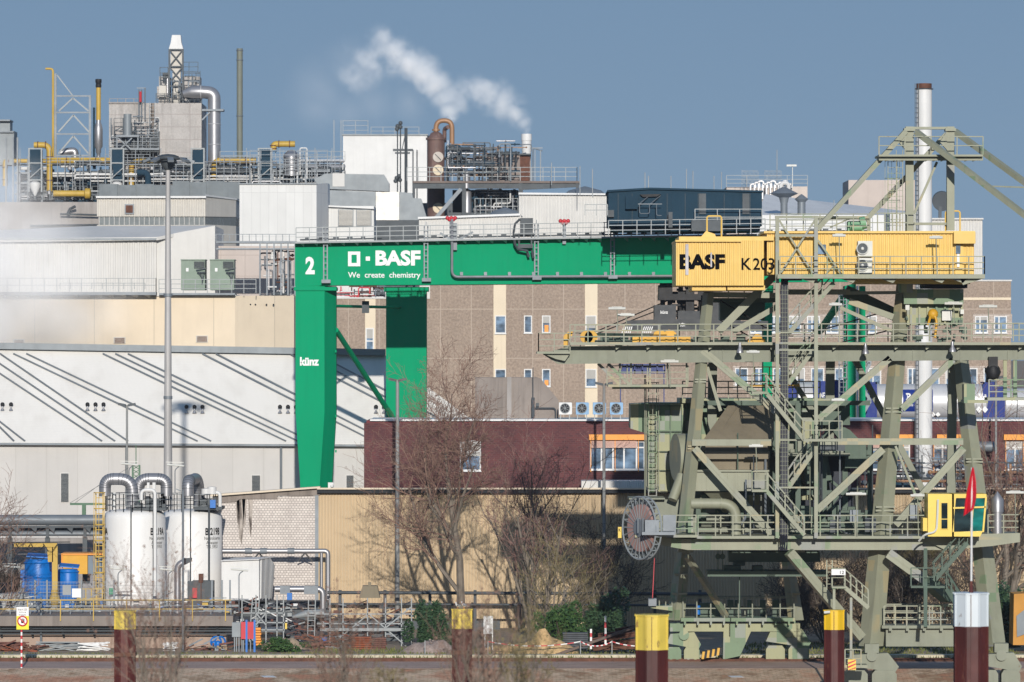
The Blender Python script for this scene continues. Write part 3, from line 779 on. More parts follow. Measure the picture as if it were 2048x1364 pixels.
# cable reel
c = P(1284,1056,288.6); nn = Vector((-.86,-.51,0)); Rr = 1.72
u = Vector((.51,-.86,0)); z = Vector((0,0,1))
m = MB(); m.ring(c+nn*.18,nn,Rr,.05,40,6); m.ring(c-nn*.18,nn,Rr,.05,40,6)
for i in range(24):
    a = 2*math.pi*i/24; dd = u*math.cos(a)+z*math.sin(a)
    for s_ in (.18,-.18): m.bar(c+nn*s_+dd*.5,c+nn*s_+dd*Rr,.035,.035,nn)
    m.bar(c+nn*.18+dd*Rr*.98,c-nn*.18+dd*Rr*.98,.05)
RE = cp('cable_reel', m, mat('pale reel paint',(146,153,156),.5,.05,.06,.1))
M['pinkcable'] = mat('wound cable', (170,136,128), .6, 0, .12, .1)
m = MB(); m.disc(c,nn,1.3,.30,40); part('wound_cable', m, M['pinkcable'], RE)
m = MB(); m.disc(c,nn,.5,.5,20); m.pb(1290,1040,1318,1064,287.0,1.0); m.pb(1284,1064,1350,1070,286.8,1.6)
for x in (1276,1286): m.cyl(P(x,1066,288),P(x,1036,288),.06,8)
m.pb(1326,1030,1352,1068,288.6,.8); part('reel_drive', m, M['steel'], RE)
m = MB(); m.pb(1236,1054,1243,1076,288.4,.05); s1 = cp('notice_board', m, 'yellow')
part('lettering', text_mb('K',1237.5,1057,1241.5,1063,288.4,.02,None,.012), BF, s1)
# operator cab
m = MB(); m.pb(1856,988,1908,1073,287.6,2.6); m.pb(1904,988,1973,996,287.6,2.6)
m.prism([(1904,1064),(1966,1062),(1960,1073),(1904,1073)],287.6,2.6); m.prism([(1904,996),(1912,996),(1905,1064),(1904,1064)],287.6,.12)
m.pb(1846,1036,1858,1062,287.9,1.5)
for a, b in (((1947,996),(1942,1064)),((1972,994),(1966,1064)),((1906,1016),(1971,1014))): m.bar(P(*a,287.62),P(*b,287.62),.09)
m.bar(P(1972,994,290.1),P(1966,1064,290.1),.1)
CAB = cp('operator_cab', m, 'cab_yellow')
M['cab_glass'] = glass_mat('cab glass', (26,36,38)); M['cab_glass_green'] = glass_mat('green cab glass', (18,74,70))
m = MB(); m.prism([(1912,997),(1945,997),(1940,1063),(1906,1063)],287.7,.03); part('windscreen', m, M['cab_glass'], CAB)
m = MB(); m.prism([(1948,997),(1971,996),(1965,1062),(1943,1063)],287.7,.03); part('windscreen', m, M['cab_glass_green'], CAB)
m = MB(); m.pb(1881,1004,1897,1059,287.55,.06); sw = part('side_window', m, M['cab_yellow'], CAB)
m = MB(); m.pb(1883,1006,1895,1037,287.5,.06); m.pb(1883,1039,1895,1057,287.5,.06); part('pane', m, M['cab_glass'], sw)
m = MB(); m.pb(1918,1042,1938,1058,288.6,.5); m.pb(1922,1028,1934,1044,288.9,.15); part('driver_seat', m, M['steel_dark'], CAB)
m = MB(); m.tube(rnd_path([P(1876,999,287.4),P(1875,1030,287.4),P(1873,1064,287.4),P(1850,1068,287.5),P(1838,1082,288)],.3,5),.06,6); part('cable_conduit', m, M['lamp_white'], CAB)
M['steel_shiny'] = M['silver']
m = MB(); m.lathe(P(1995,1068,290), [(.3,0),(.3,1.2),(.34,1.2),(.34,1.9),(.02,2.35)], 14); cp('exhaust_stack', m, 'silver')
# stairs to the quay
def stairset():
    m = MB(); m.stair(P(1737,1216,287),P(1690,1175,287),.8); m.pb(1664,1173,1692,1177,286.8,1.2); m.rail([P(1664,1173,286.9),P(1690,1173,286.9)],1.0,.6,.03,2)
    m.bar(P(1668,1176,287),P(1668,1320,287),.14); m.bar(P(1702,1195,287),P(1702,1335,287),.14); m.ladder(P(1659,1180,287.2),P(1659,1120,287.2),.3,(1,0,0),.03)
    m.rail([P(1690,1335,286.8),P(1722,1335,286.8)],1.0,.5,.03,2); m.pb(1660,1330,1735,1336,286.8,1.3); return m
cp('quay_stair', stairset())
m = MB(); m.pb(1663,1138.5,1691,1150,286.3,.05); SB = cp('number_board', m, 'letter_white')
part('lettering', text_mb('12',1680,1141.5,1688,1148,286.3,.01,None,.012), BF, SB)
m = MB(); m.stair(P(1868,1162,288),P(1935,1086,288),.8); m.pb(1822,1172,1896,1176,288,1.2); m.rail([P(1822,1172,288),P(1896,1172,288)],1.0,.8,.03,2)
m.bar(P(1851,1098,289),P(1851,1255,287),.2); m.stair(P(1935,1245,287),P(1893,1178,287.5),.8); cp('quay_stair', m, 'crane_dark')
# magnet spreader below the portal
m = MB(); m.pb(1415,1142,1656,1153,296,2.2); m.pb(1448,1132,1482,1143,296.4,1.4); m.pb(1506,1132,1526,1143,296.4,1.4); m.pb(1458,1104,1640,1124,297,2.2)
m.cyl(P(1478,1131,297),P(1478,1124,297),.35,16)
for x in (1436,1445): m.disc(P(x,1113,296),(0,1,0),.16,.12,16); m.bar(P(x,1100,296.1),P(x,1140,296.1),.05)
m.bar(P(1479,1153,297),P(1479,1225,297),.06)
cp('load_spreader', m, 'crane_dark')
m = MB(); m.bar(P(1309,1115,289),P(1305,1196,289),.035); cp('red_hose', m, 'red')
m = MB(); m.pb(1297,1197,1313,1212,302.6,.7); cp('hose_guide', m, 'steel')
# lamps on the crane
def lamp(x, y, yb, D, w=22):
    m = MB(); c = P(x,y,D); h = w/2*D/F
    m.tube([c-V(h,0,0),c+V(h,0,0)],.075,8); m.bar(c-V(h*.6,0,-.09),c+V(h*.6,0,.09),.05,.03)
    o = cp('lamp', m, 'lamp_white'); m = MB(); m.bar(c,P(x+2,yb,D+.15),.05); part('lamp_post', m, M['crane_plain'], o)
for q in ((1234,617,662,290.2,34),(1252,630,662,292,34),(1339,723,775,291.2,36),(1506,704,746,289,26),(1671,609,648,287.8,26),(1907,607,645,290.6,36),(1976,613,648,290.4,36),
          (1512,892,955,290,28),(1676,800,878,287.4,26),(1712,988,1073,289,40),(1835,991,1072,289.2,28),(1678,471,550,287.5,26),(1872,475,550,287.6,26),(2030,985,1066,289.6,36)): lamp(*q)
for x, y in ((1480,694),(1731,696),(1905,692)):
    m = MB(); c = P(x,y,290.1); m.lathe(c,[(.2,-.32),(.19,-.2),(.1,-.05),(.07,.25)],12); cp('bell_lamp', m, 'silver')
m = MB(); c = P(1986,735,291); m.bar(c,c+V(0,0,.6),.5,.5); m.ball(c-V(0,0,.25),.45,8); m.pb(1972,735,2000,745,291,.8); m.tube([P(1978,745,291.4),P(1976,765,291.4)],.14,8); cp('hoist_block', m, 'black')
m = MB(); m.pb(1975,795,2110,801,291,2); m.rail([P(1978,795,291),P(2110,795,291)],1.0,1.2,.034,3)
for x in (2010,2030): m.bar(P(x,720,291.6),P(x,800,291.6),.2)
m.pb(1928,800,1976,806,290.5,2); m.pb(1928,768,1950,800,291,1.2); cp('side_gallery', m, 'crane_green')
# ---------------------------------------------------------------- green gantry crane
GD = 385.0
chip(M['gantry_green'], (60,120,92), .72, .5, (1,1,.4), .5)
GAN = thing('gantry_crane', 'bright green container gantry crane with white lettering and a big 2 on its girder', 'gantry crane', V(0, 392, 0))
def gp(name, mb, mats='gantry_green', label=None, parent=None):
    return part(name, mb, M[mats] if isinstance(mats, str) else mats, parent or GAN, label)
def zg(x, y0): return y0 - (x-590)*.0155
m = MB(); m.prism([(590,489),(1745,469),(1745,563),(590,572)],GD,1.6)
for x in range(700,1745,110): m.pb(x,zg(x,489)+2,x+1,zg(x,571)-1,GD-.025,.03)
m.prism([(590,487),(1745,467),(1745,470),(590,490)],GD-.25,2.1); m.prism([(640,567),(1745,559),(1745,563),(640,571)],GD-.2,.2)
gp('girder', m)
m = MB(); m.prism([(770,487),(1745,470),(1745,563),(770,571)],401.2,1.6); gp('girder', m)
def leg_sec(xs, D, rows, dep):
    m = MB(); vs = []
    for y, l, e, r in rows:
        for x, dd in ((l,0),(e,0),(r,1.5),(r,dep),(l,dep)): 
            p = P(x,y,D); vs.append((p.x, D+dd, p.z))
    n = 5; k_ = len(rows)
    m.add(vs, [tuple(range(n)), tuple(range(k_*n-1,k_*n-n-1,-1))] + [(i*n+q,i*n+(q+1)%n,(i+1)*n+(q+1)%n,(i+1)*n+q) for i in range(k_-1) for q in range(n)])
    return m
gy = 700 + F*18/GD
m = leg_sec(None, GD, [(572,591,649,671),(824,591,649,671),(978,601,639,662),(gy,604,636,658)], 2.8)
m.prism([(588,574),(673,574),(673,581),(588,581)],GD-.12,3.0)
for y in (700,830,900): m.pb(670,y,673,y+5,GD+1,.3)
LG = gp('leg', m)
part('lettering', join(text_mb('künz',600,714,638,731.5,GD,.045)), M['letter_white'], LG)
gy2 = 700 + F*18/402
m = MB(); m.prism([(772,576),(853,576),(853,800),(848,gy2),(778,gy2),(772,800)],402,2.6); m.prism([(768,574),(857,574),(857,583),(768,583)],401.8,3.0); gp('leg', m)
m = MB(); m.prism([(1690,572),(1712,566),(1712,860),(1710,gy),(1692,gy),(1690,860)],GD,2.6); m.pb(1719,572,1731,gy,GD+3,.5)
for y in range(600,840,38): m.pb(1686,y,1691,y+3,GD,.3)
gp('leg', m)
m = MB(); m.prism([(1520,572),(1547,570),(1544,660),(1546,gy2),(1526,gy2),(1527,660)],402,2.6); gp('leg', m)
m = MB(); m.cyl(P(1714.8,572,GD-.2),P(1714.8,845,GD-.2),.08,8); gp('downpipe', m, 'white')
m = MB(); m.ladder(P(1686,842,GD-.2),P(1686,590,GD-.2),.5,(1,0,0),.03,.35,.35,(0,-1,0)); gp('caged_ladder', m, 'steel')
m = MB()
for i,(y0,y1) in enumerate(((840,802),(802,764),(764,726),(726,688),(688,650))):
    a, b = ((1719,y0),(1741,y1)) if i%2==0 else ((1741,y0),(1719,y1)); m.stair(P(*a,GD+4),P(*b,GD+4),.7)
gp('stair_flight', m, 'steel')
m = MB(); m.cyl(P(670,612,GD+1.8),P(800,615,402),.11,8); gp('tie_rod', m)
m = MB(); m.pb(724,602,738,626,GD+5,.5); gp('junction_box', m, 'steel_dark')
m = MB(); m.cyl(P(672,660,GD+1.6),P(792,846,402),.2,12); gp('brace', m)
m = MB(); m.cyl(P(1640,662,402),P(1692,585,GD+1),.28,12); gp('brace', m)
m = MB(); m.pb(656,965,667,976,GD-.2,.4); m.ball(P(664,972,GD-.3),.12,8); gp('camera', m, 'white')
# writing on the girder
LW = M['letter_white']; gl = [c_ for c_ in GAN.children][0]
sq = MB()
for a in ((696,503,720.5,509.5),(696,526,720.5,532.5),(696,509.5,703,526),(713.5,509.5,720.5,526)): sq.pb(*a,GD-.05,.05)
sq.pb(731.5,513,740,521.5,GD-.05,.05)
part('lettering', join(sq, text_mb('BASF',751,500.5,841,531.5,GD,.045,None,.05)), LW, gl)
part('lettering', text_mb('We  create  chemistry',696,544,841,559,GD,.012,None,.05), LW, gl)
part('lettering', text_mb('2',611,513.5,629.5,548.5,GD,.045,None,.05), LW, gl)
# walkway, rails, cable ways
m = MB(); m.prism([(590,483.5),(1745,463.5),(1745,467),(590,487)],GD-1.0,3.2)
for x in range(600,1740,27): m.slab([P(x,zg(x,487),GD-.9),P(x+9,zg(x,487),GD-.9),P(x+8,zg(x,494),GD-.1)],(0,.05,0))
gp('walkway', m, 'rail')
m = MB()
for dd in (-.95,2.1): m.rail([P(592,484,GD+dd),P(1745,464,GD+dd)],1.05,.98,.03,3)
gp('railing', m, 'rail')
m = MB(); m.prism([(600,478),(1740,459),(1740,462),(600,481)],GD+.6,.4)
for i in range(40):
    x = 610+i*28; m.pb(x,zg(x,474),x+rnd.uniform(4,14),zg(x,480),GD+rnd.uniform(-.5,1.5),.3)
gp('cable_tray', m, 'steel_dark')
for x in (651,852,1073,1225,1361):
    m = MB(); y = zg(x,455)
    for o in (-3.5,3.5): m.bar(P(x+o,y,GD-.5),P(x+o,zg(x,563),GD-.5),.09)
    m.pb(x-8,zg(x,560),x+10,zg(x,567),GD-.8,.6)
    for j in range(9): m.bar(P(x-3.5,y+12*j,GD-.5),P(x+3.5,y+12*j,GD-.5),.05)
    m.bar(P(x,y-8,GD-.5),P(x,y,GD-.5),.06); gp('floodlight_frame', m, 'steel')
m = MB(); m.tube(rnd_path([P(904,438,GD-.7),P(904,554,GD-.7),P(1352,552,GD-.7)],.5,6),.10,8)
gp('conduit', m, 'silver')
for x in range(920,1350,48): m = MB(); m.pb(x,544,x+6,551,GD-.75,.2); gp('conduit_clamp', m, 'steel')
m = MB(); m.pb(905,446,914,500,GD-.5,.3); m.bar(P(907,482,GD-.5),P(880,466,GD-.5),.16); m.bar(P(912,482,GD-.5),P(946,464,GD-.5),.16); gp('mast_bracket', m, 'steel')
for x, y in ((902,436),(1128,442)):
    m = MB()
    for i in range(5): m.ball(P(x-7+i*3.8,y+(i%2)*3,GD-.5+(i%3)*.1),.16,8)
    m.pb(x-6,y-2,x+8,y+3,GD-.4,.3); gp('warning_light', m, 'red')
    m = MB(); m.pb(x-3,y+4,x+4,y+46,GD-.4,.25); gp('light_post', m, 'steel')
m = MB(); m.pb(1040,436,1066,466,GD-.8,1.0); m.pb(1036,466,1068,470,GD-.9,1.1); m.bar(P(1038,470,GD-.8),P(1038,500,GD-.8),.1); m.bar(P(1063,470,GD-.8),P(1063,492,GD-.8),.1); m.pb(1036,488,1066,496,GD-.8,.3)
m.tube([P(1040,438,GD-.9),P(1030,448,GD-.9),P(1027,466,GD-.9),P(1030,488,GD-.9),P(1036,498,GD-.9),P(1056,502,GD-.9)],.10,6)
m.tube([P(1054,502,GD-.7),P(1058,514,GD-.7)],.1,6); m.tube([P(1064,500,GD-.7),P(1067,516,GD-.7)],.1,6)
gp('cable_festoon', m, 'steel_dark')
# dark machinery house on the trolley
m = MB(); m.prism([(1217,382),(1300,377.5),(1524,383),(1524,452),(1217,452)],378,8)
m.prism([(1215,380),(1300,375),(1526,381),(1526,384.5),(1300,379),(1215,384)],377.8,8.4)
for x in (1236,1257,1277,1310,1334,1343,1370,1396,1430,1448,1466,1500): m.pb(x,386,x+1,451,377.96,.05)
m.pb(1224,452,1520,462,379,6)
mh = gp('machinery_house', m, 'navy')
m = MB()
for x in (1236,1264,1334,1370,1396,1448,1500): m.pb(x,387,x+.7,451,377.9,.04)
part('panel_joints', m, M['steel_dark'], mh)
m = MB(); m.rail([P(1217,470,377.2),P(1530,466,377.2)],1.05,1.0,.03,3); part('railing', m, M['rail'], mh)
for x in (1398,1485):
    m = MB(); m.pb(x,387,x+14,428,377.9,.1); part('door', m, M['steel_dark'], mh)
m = MB(); m.pb(1251,392,1275,418,377.5,.5); part('vent_hood', m, M['navy'], mh)
m = MB()
for o in (0,22): m.bar(P(1278+o,408,377),P(1299+o,391,377.95),.05)
m.bar(P(1276,408,377),P(1324,408,377),.05); m.tube(rnd_path([P(1279,408,377),P(1279,427,377),P(1299,427,377),P(1299,408,377)],.15,3),.03,5); m.tube(rnd_path([P(1313,408,377),P(1313,431,377),P(1323,431,377)],.15,3),.03,5); part('hatch_guard', m, M['steel'], mh)
m = MB(); m.prism([(1280,389),(1322,388),(1314,393),(1286,394)],377.7,.3); part('hatch_hood', m, M['black'], mh)
m = MB(); m.rail([P(1390,450,377.2),P(1524,450,377.2)],1.15,1.4,.03,2); m.rail([P(1170,431,377.5),P(1215,431,377.5)],.8,.8,.03,2); part('railing', m, M['rail'], mh)
for q_ in ((1383,440,1445,462,376.5,.8),(1215,420,1228,434,377.6,.4),(1337,424,1345,455,376.9,.4)): m = MB(); m.pb(*q_); part('cabinet', m, M['steel_dark'], mh)
# hoist and spreader
m = MB()
for i in range(48):
    x = rnd.uniform(1320,1405); y = rnd.uniform(566,632); m.pb(x,y,x+rnd.uniform(4,26),y+rnd.uniform(3,12),GD+1+rnd.random()*5,.6)
for x in (1324,1340,1362,1384,1402): m.cyl(P(x,566,GD+3),P(x+rnd.uniform(-4,4),640,GD+3),.18,8)
m.pb(1318,588,1402,600,GD+1,4); m.pb(1318,570,1345,588,GD+1,3); m.pb(1372,566,1388,640,GD+1.5,1)
gp('hoist', m, 'black')
m = MB(); m.pb(1309,610,1352,641,GD,3); m.pb(1356,622,1400,640,GD+1,3); m.prism([(1254,641),(1330,638),(1480,638),(1490,660),(1250,660)],GD-.3,2.6); m.pb(1480,642,1536,660,GD,2); m.pb(1404,600,1440,640,GD+1,2)
sp = gp('spreader', m, mat('spreader paint', (38,44,50), .5, 0, .1, .1))
part('lettering', text_mb('künz',1321,621,1336,627.5,GD,.02), LW, sp); part('lettering', text_mb('UDi',1358,646,1370,653,GD-.3,.02), LW, sp)
for x in (1243,1284):
    m = MB()
    for i in range(5): m.slab([P(x+i*4,666,GD-.6),P(x+i*4+2,666,GD-.6),P(x+i*4+6,653,GD-.6),P(x+i*4+4,653,GD-.6)],(0,.1,0))
    part('chevrons', m, M['letter_white'], sp)
for a, b in (((1190,664),(1338,600)),((1192,668),(1346,609))):
    m = MB(); m.cyl(P(*a,388),P(*b,388),.05,6); gp('hoist_rope', m, 'black')
# tank containers parked behind the brick office
M['container_blue'] = mat('container blue', (10,46,132), .6, 0, .08, .1)
def tank_container(x0, x1, y0, y1, D, label, fw=26, right_frame=True, lettered=False):
    g = y1
    base = P((x0+x1)/2, y1, D); o = thing('tank_container', label, 'tank container', V(base.x, D+1.2, base.z), 'tank containers behind the brick office')
    r = (y1-y0)*.47*D/F; zc = P(0,(y0+y1)/2,D).z; a, b = P(x0+fw*.8,0,D).x, P(x1-fw*.5,0,D).x
    m = MB(); vs = [V(a,D+1.25,zc),V(a+.25,D+1.25,zc),V(b-.25,D+1.25,zc),V(b,D+1.25,zc)]; m.tube(vs,[r*.8,r,r,r*.8],28); tk = part('tank', m, M['silver_bright'], o)
    m = MB()
    for f in (.2,.42,.64,.86): m.ring(V(a+(b-a)*f,D+1.25,zc),(1,0,0),r+.01,.03,28,4)
    part('band', m, M['steel_dark'], tk)
    for (q0,q1,on) in ((x0,x0+fw,True),(x1-fw,x1,right_frame)):
        if not on: continue
        m = MB(); m.pb(q0,y0-2,q0+3,y1,D,.15); m.pb(q1-3,y0-2,q1,y1,D,.15); m.pb(q0,y0-2,q1,y0+2,D,.15); m.pb(q0,y1-5,q1,y1,D,.15); m.pb(q0+3,y0+2,q1-3,y1-5,D+.05,.05); m.pb(q0,y0-2,q0+3,y1,D+2.3,.15); m.pb(q1-3,y0-2,q1,y1,D+2.3,.15); m.pb(q0,y0-2,q0+3,y0+1,D+.1,2.3); m.pb(q1-3,y0-2,q1,y0+1,D+.1,2.3)
        part('end_frame', m, M['container_blue'], o)
    m = MB(); m.pb(x0,y1-4,x1,y1,D+.1,.2); m.pb(x0,y1-4,x1,y1,D+2.2,.2); part('base_rail', m, M['container_blue'], o)
    return o, tk, r, zc
o, tk, r, zc = tank_container(1728,1992,766,842,392,'grey tank container with blue end frames and a blue lettered panel, behind the white chimney')
def wrap_tank(p):
    dz = max(-.97, min(.97, (p.z-zc)/r)); return V(p.x, 392+1.25-(r+.03)*math.cos(math.asin(dz)), p.z)
m = MB(); n = 8
for i in range(n):
    y_a, y_b = 779+44*i/n, 779+44*(i+1)/n
    m.add([wrap_tank(P(x,y,392)) + V(0,.015,0) for x, y in ((1806,y_a),(1866,y_a),(1866,y_b),(1806,y_b))], [(3,2,1,0)])
pn = part('blue_panel', m, M['container_blue'], tk)
part('lettering', join(text_mb('BASF',1812,786,1856,802,392,.03,wrap_tank), text_mb('We create chemistry',1790,807,1862,814,392,.01,wrap_tank)), LW, tk)
for xx in (1866,1876,1932):
    m = MB(); m.slab([P(xx,824,391.9),P(xx+5,829,391.9),P(xx,834,391.9),P(xx-5,829,391.9)],(0,.02,0)); part('hazard_placard', m, LW, o)
m = MB()
for xx in (1958,1970): m.slab([P(xx,812,391.9),P(xx+6,819,391.9),P(xx,826,391.9),P(xx-6,819,391.9)],(0,.02,0))
m.pb(1956,787,1966,795,391.9,.03); part('hazard_placards', m, LW, o)
o, tk, r2_, zc2 = tank_container(1576,1690,762,842,394,'grey tank container with one broad blue lettered panel, left of the right gantry leg',18)
m = MB(); m.pb(1627,762,1684,800,393.6,.06); pnl = part('blue_panel', m, M['container_blue'], o); part('lettering', text_mb('INEN',1639,785,1655,797,393.6,.02), LW, pnl)
tank_container(1990,2160,775,842,392,'grey tank container at the right edge of the view',20)
M['deep_blue'] = mat('deep blue frame', (28,52,120), .5, 0, .1, .1)
m = MB()
for x in range(1238,1330,15): m.pb(x,729,x+3,747,394,.2)
m.pb(1238,728,1330,732,394,2.4); m.pb(1238,740,1330,747,394,2.4); m.pb(1244,732,1326,740,394.4,2)
for x in (1240,1327): m.pb(x,747,x+2,842,394,.2)
solid('blue_rack', m, M['deep_blue'], 'blue steel frame hidden beneath the girder tip of the harbour crane', 'frame')
m = MB(); zt_ = P(0,842.5,392).z; m.box(P(1225,0,392).x, P(2175,0,392).x, 391.4, 397.5, 0, zt_)
for x in range(1240,2170,60): m.pb(x,845,x+6,1150,391.1,.3)
solid('loading_platform', m, M['concrete'], 'tall concrete loading platform under the tank containers behind the brick office', 'platform')
# ---------------------------------------------------------------- buildings of the middle distance
def zg0(D): return 700 + F*18/D                       # photo row of the ground at depth D
winr = random.Random(44)
M['roller_blind'] = mat('roller blind', (186,184,178), .8, 0, .06, .05)
def win(parent, x0, y0, x1, y1, D, frame=2.0, mull=(), trans=(), name='window', deep=.12, gl='glass', sill=True, fm='white'):
    "window part standing 1 cm proud with frame; pane and sill are sub-parts"
    m = MB(); d0 = D-.05
    m.pb(x0,y0,x1,y0+frame,d0,.1); m.pb(x0,y1-frame,x1,y1,d0,.1); m.pb(x0,y0+frame,x0+frame,y1-frame,d0,.1); m.pb(x1-frame,y0+frame,x1,y1-frame,d0,.1)
    for q in mull: m.pb(q-frame*.6,y0+frame,q+frame*.6,y1-frame,d0,.1)
    for q in trans: m.pb(x0+frame,q-frame*.5,x1-frame,q+frame*.5,d0+.01,.09)
    w = part(name, m, M[fm], parent)
    m = MB(); m.pb(x0+frame*.5,y0+frame*.5,x1-frame*.5,y1-frame*.5,D-.012,.05); part('pane', m, M[gl], w)
    if winr.random() < .45:
        m = MB(); yb_ = y0+frame+(y1-y0-2*frame)*winr.uniform(.2,.75); m.pb(x0+frame,y0+frame,x1-frame,yb_,D-.02,.005); part('blind', m, M['roller_blind'], w)
    if sill: m = MB(); m.pb(x0-1,y1,x1+1,y1+1.6,D-.16,.2); part('sill', m, M[fm], w)
    return w
# --- yellow corrugated warehouse with a pale block wall
M['yellow_sheet'] = mat('sandy yellow sheet', (208,184,148), .6, 0, .04, .12, .4)
M['block_wall'] = brick_mat('pale sand-lime block wall', (232,223,214), (214,204,196), (150,142,136), .25*340/F*46/1.8, .155, .016, .85, .5, .22)
WD = 340.0
WH = thing('corrugated_warehouse', 'long sandy yellow corrugated warehouse with flat roof and white block wall at its left end', 'warehouse', V(15, WD+6, 0))
m = MB(); gyw = zg0(WD)
m.corr(637,2140,986,986,gyw,WD,.19,.055); a = P(637,0,WD).x; b = P(2140,0,WD).x
m.box(a,b,WD+.06,WD+7,0,P(0,989,WD).z); part('wall', m, M['yellow_sheet'], WH)
a_, b_ = P(634,975.5,WD-.7), P(2140,975.5,WD-.7); m = MB(); m.slab([a_,b_,b_+V(0,7.6,-.22),a_+V(0,7.6,-.22)],(0,0,-.11)); rf = part('roof', m, M['cream'], WH)
m = MB(); m.pb(634,979.2,2140,986,WD-.5,.56); part('gutter', m, M['dark'], WH)
m = MB(); m.prism([(430,1000),(632,990),(632,gyw),(430,gyw)],WD,.5); part('block_wall', m, M['block_wall'], WH)
m = MB(); m.prism([(425,992),(610,978),(640,976),(640,990),(600,992),(555,992),(555,998),(480,998),(470,1004),(425,1006)],WD-.12,.7); part('concrete_lintel', m, M['concrete_old'], WH)
m = MB(); m.prism([(420,989),(612,975),(640,973),(640,976.5),(612,978.5),(420,993)],WD-.5,1.2); part('roof_edge', m, M['cream'], WH)
m = MB(); m.pb(630,990,637,gyw,WD-.08,.3); part('corner_post', m, M['steel'], WH)
t = NT('soot streaks'); 
m = MB()
for x, w, y1 in ((482,9,1090),(501,5,1075),(489,5,1060),(475,4,1050)): m.prism([(x-w,998),(x+w,998),(x+w*.6,y1*.5+500),(x+w*.2,y1),(x-w*.4,y1-14)],WD-.012,.01)
t.l(t.ramp(t.noise(2,5,(2,1,.4)),[(.35,rgb((70,60,54))),(.6,rgb((190,180,170)))]), t.b.inputs['Base Color']); t.b.inputs['Roughness'].default_value = .9
part('soot_stain', m, t.m, WH)
chip(M['yellow_sheet'], (150,132,108), .68, .5, (1.5,1,.25), .35)
# --- dark red brick office
M['brick'] = brick_mat('dark red brick', (104,54,54), (82,44,48), (100,68,68), .30, .125, .018, .85, .5, .5)
M['orange'] = mat('orange blind box', (246,160,58), .5, 0, .04, .05)
M['blind'] = mat('slatted blind', (226,184,166), .7, 0, .06, .1)
BD = 348.0
BO = thing('brick_office', 'dark red brick office with white roof edge and orange window blinds', 'office', V(20, BD+5, 0))
m = MB(); m.pb(728,846,2160,zg0(BD),BD,9); part('wall', m, M['brick'], BO)
m = MB(); m.pb(733,841,2160,846.5,BD+.1,8.8); m.mi; part('parapet', m, mat('brick coping', (120,62,66), .9, 0, .1, .2), BO)
m = MB(); m.pb(740,838.5,2160,842,BD-.15,9.4); part('roof_edge', m, M['white'], BO)
win(BO,920,883,962,942,BD,3,(),(903,))
m = MB(); m.pb(932,881,952,885,BD-.1,.1); part('vent', m, M['white'], BO)
for (x0,x1,bx0,bx1,mulls,bl) in ((1180,1290,1178,1297,(1203,1226,1248,1273),(1181,1274)),(1735,1820,1752,1827,(1765,1786,1803),(1736,1766)),(1866,1935,1874,1930,(1885,1905,1922),None),(2010,2090,2008,2100,(2030,2060),None)):
    win(BO,x0,882,x1,940,BD,2.6,mulls,(895,))
    m = MB(); m.pb(bx0,869,bx1,880,BD-.5,.5); bb = part('blind_box', m, M['orange'], BO)
    m = MB()
    for q in (x0+1, x0+(x1-x0)*.45, x1-14): m.pb(q,880,q+1.4,944,BD-.3,.03)
    part('blind_rail', m, M['orange'], bb)
    if bl:
        m = MB()
        for i in range(9): m.pb(bl[0],880.5+i*1.7,bl[1],881.7+i*1.7,BD-.28,.05)
        part('slats', m, M['blind'], bb)
m = MB(); m.corr(1163,1300,962,962,977,343.2,.12,.04); a, b = P(1163,0,343.2), P(1300,0,343.2); m.box(a.x,b.x,343.25,346.5,P(0,977,343.2).z,P(0,962,343.2).z)
for x in (1180,1282): m.pb(x,977,x+3,zg0(343.6),343.6,.2)
solid('lean_to_roof', m, M['white_sheet'], 'low white corrugated canopy just under the orange-blinded office window', 'canopy')
# concrete stair head and cooling units on the office roof
m = MB(); m.prism([(950,755),(1074,755),(1082,758),(1117,800),(1117,839),(950,839)],352.5,4)
BH = thing('roof_stairwell', 'weathered grey concrete stairwell with slanted right side on the brick office roof', 'stairwell', P(1034,839,354)); part('wall', m, M['concrete_old'], BH)
m = MB(); m.pb(1014,754,1023,839,352.3,.3); part('pale_strip', m, M['concrete'], BH)
m = MB(); m.cyl(P(1066,835,352),P(1066,795,352),.11,8); m.cyl(P(1066,795,352),P(1066,735,352),.03,6); part('vent_pipe', m, M['steel_dark'], BH)
m = MB(); m.tube(rnd_path([P(1070,816,352.2),P(1111,816,352.2),P(1111,838,352.2)],.2,4),.05,6); m.pb(1072,806,1078,813,352.2,.2); part('wall_pipe', m, M['steel_dark'], BH)
M['ac_blue'] = mat('pale blue coating', (136,178,214), .5, 0, .08, .15)
ACL = 'pale blue cooling unit on the brick roof, %s'
def ac_unit(x, mt, label):
    o = thing('cooling_unit', label, 'cooling unit', P(x+12,839,350), 'cooling units on the office roof')
    m = MB(); m.pb(x,805,x+25,829,349.8,.9); m.pb(x+24,806,x+26,828,349.75,.3); part('casing', m, M[mt], o)
    c = P(x+12,816.5,349.78); m = MB(); m.disc(c,(0,1,0),.31,.06,24); fn = part('fan', m, M['dark'], o)
    m = MB(); m.ring(c-V(0,.04,0),(0,1,0),.31,.025,24,5); m.ball(c-V(0,.05,0),.07,8)
    for i in range(4):
        an = math.pi*i/4+.3; q = V(math.cos(an),0,math.sin(an))*.3; m.bar(c-V(0,.05,0)-q,c-V(0,.05,0)+q,.02)
    part('fan_guard', m, M['rail'], fn)
    for q in (2,20):
        m = MB(); m.pb(x+q,829,x+q+2,839,349.9,.08); m.pb(x+q,829,x+q+2,839,350.5,.08); part('foot', m, M['rail'], o)
ac_unit(1118,'white','white cooling unit on the brick office roof beside the concrete stairwell')
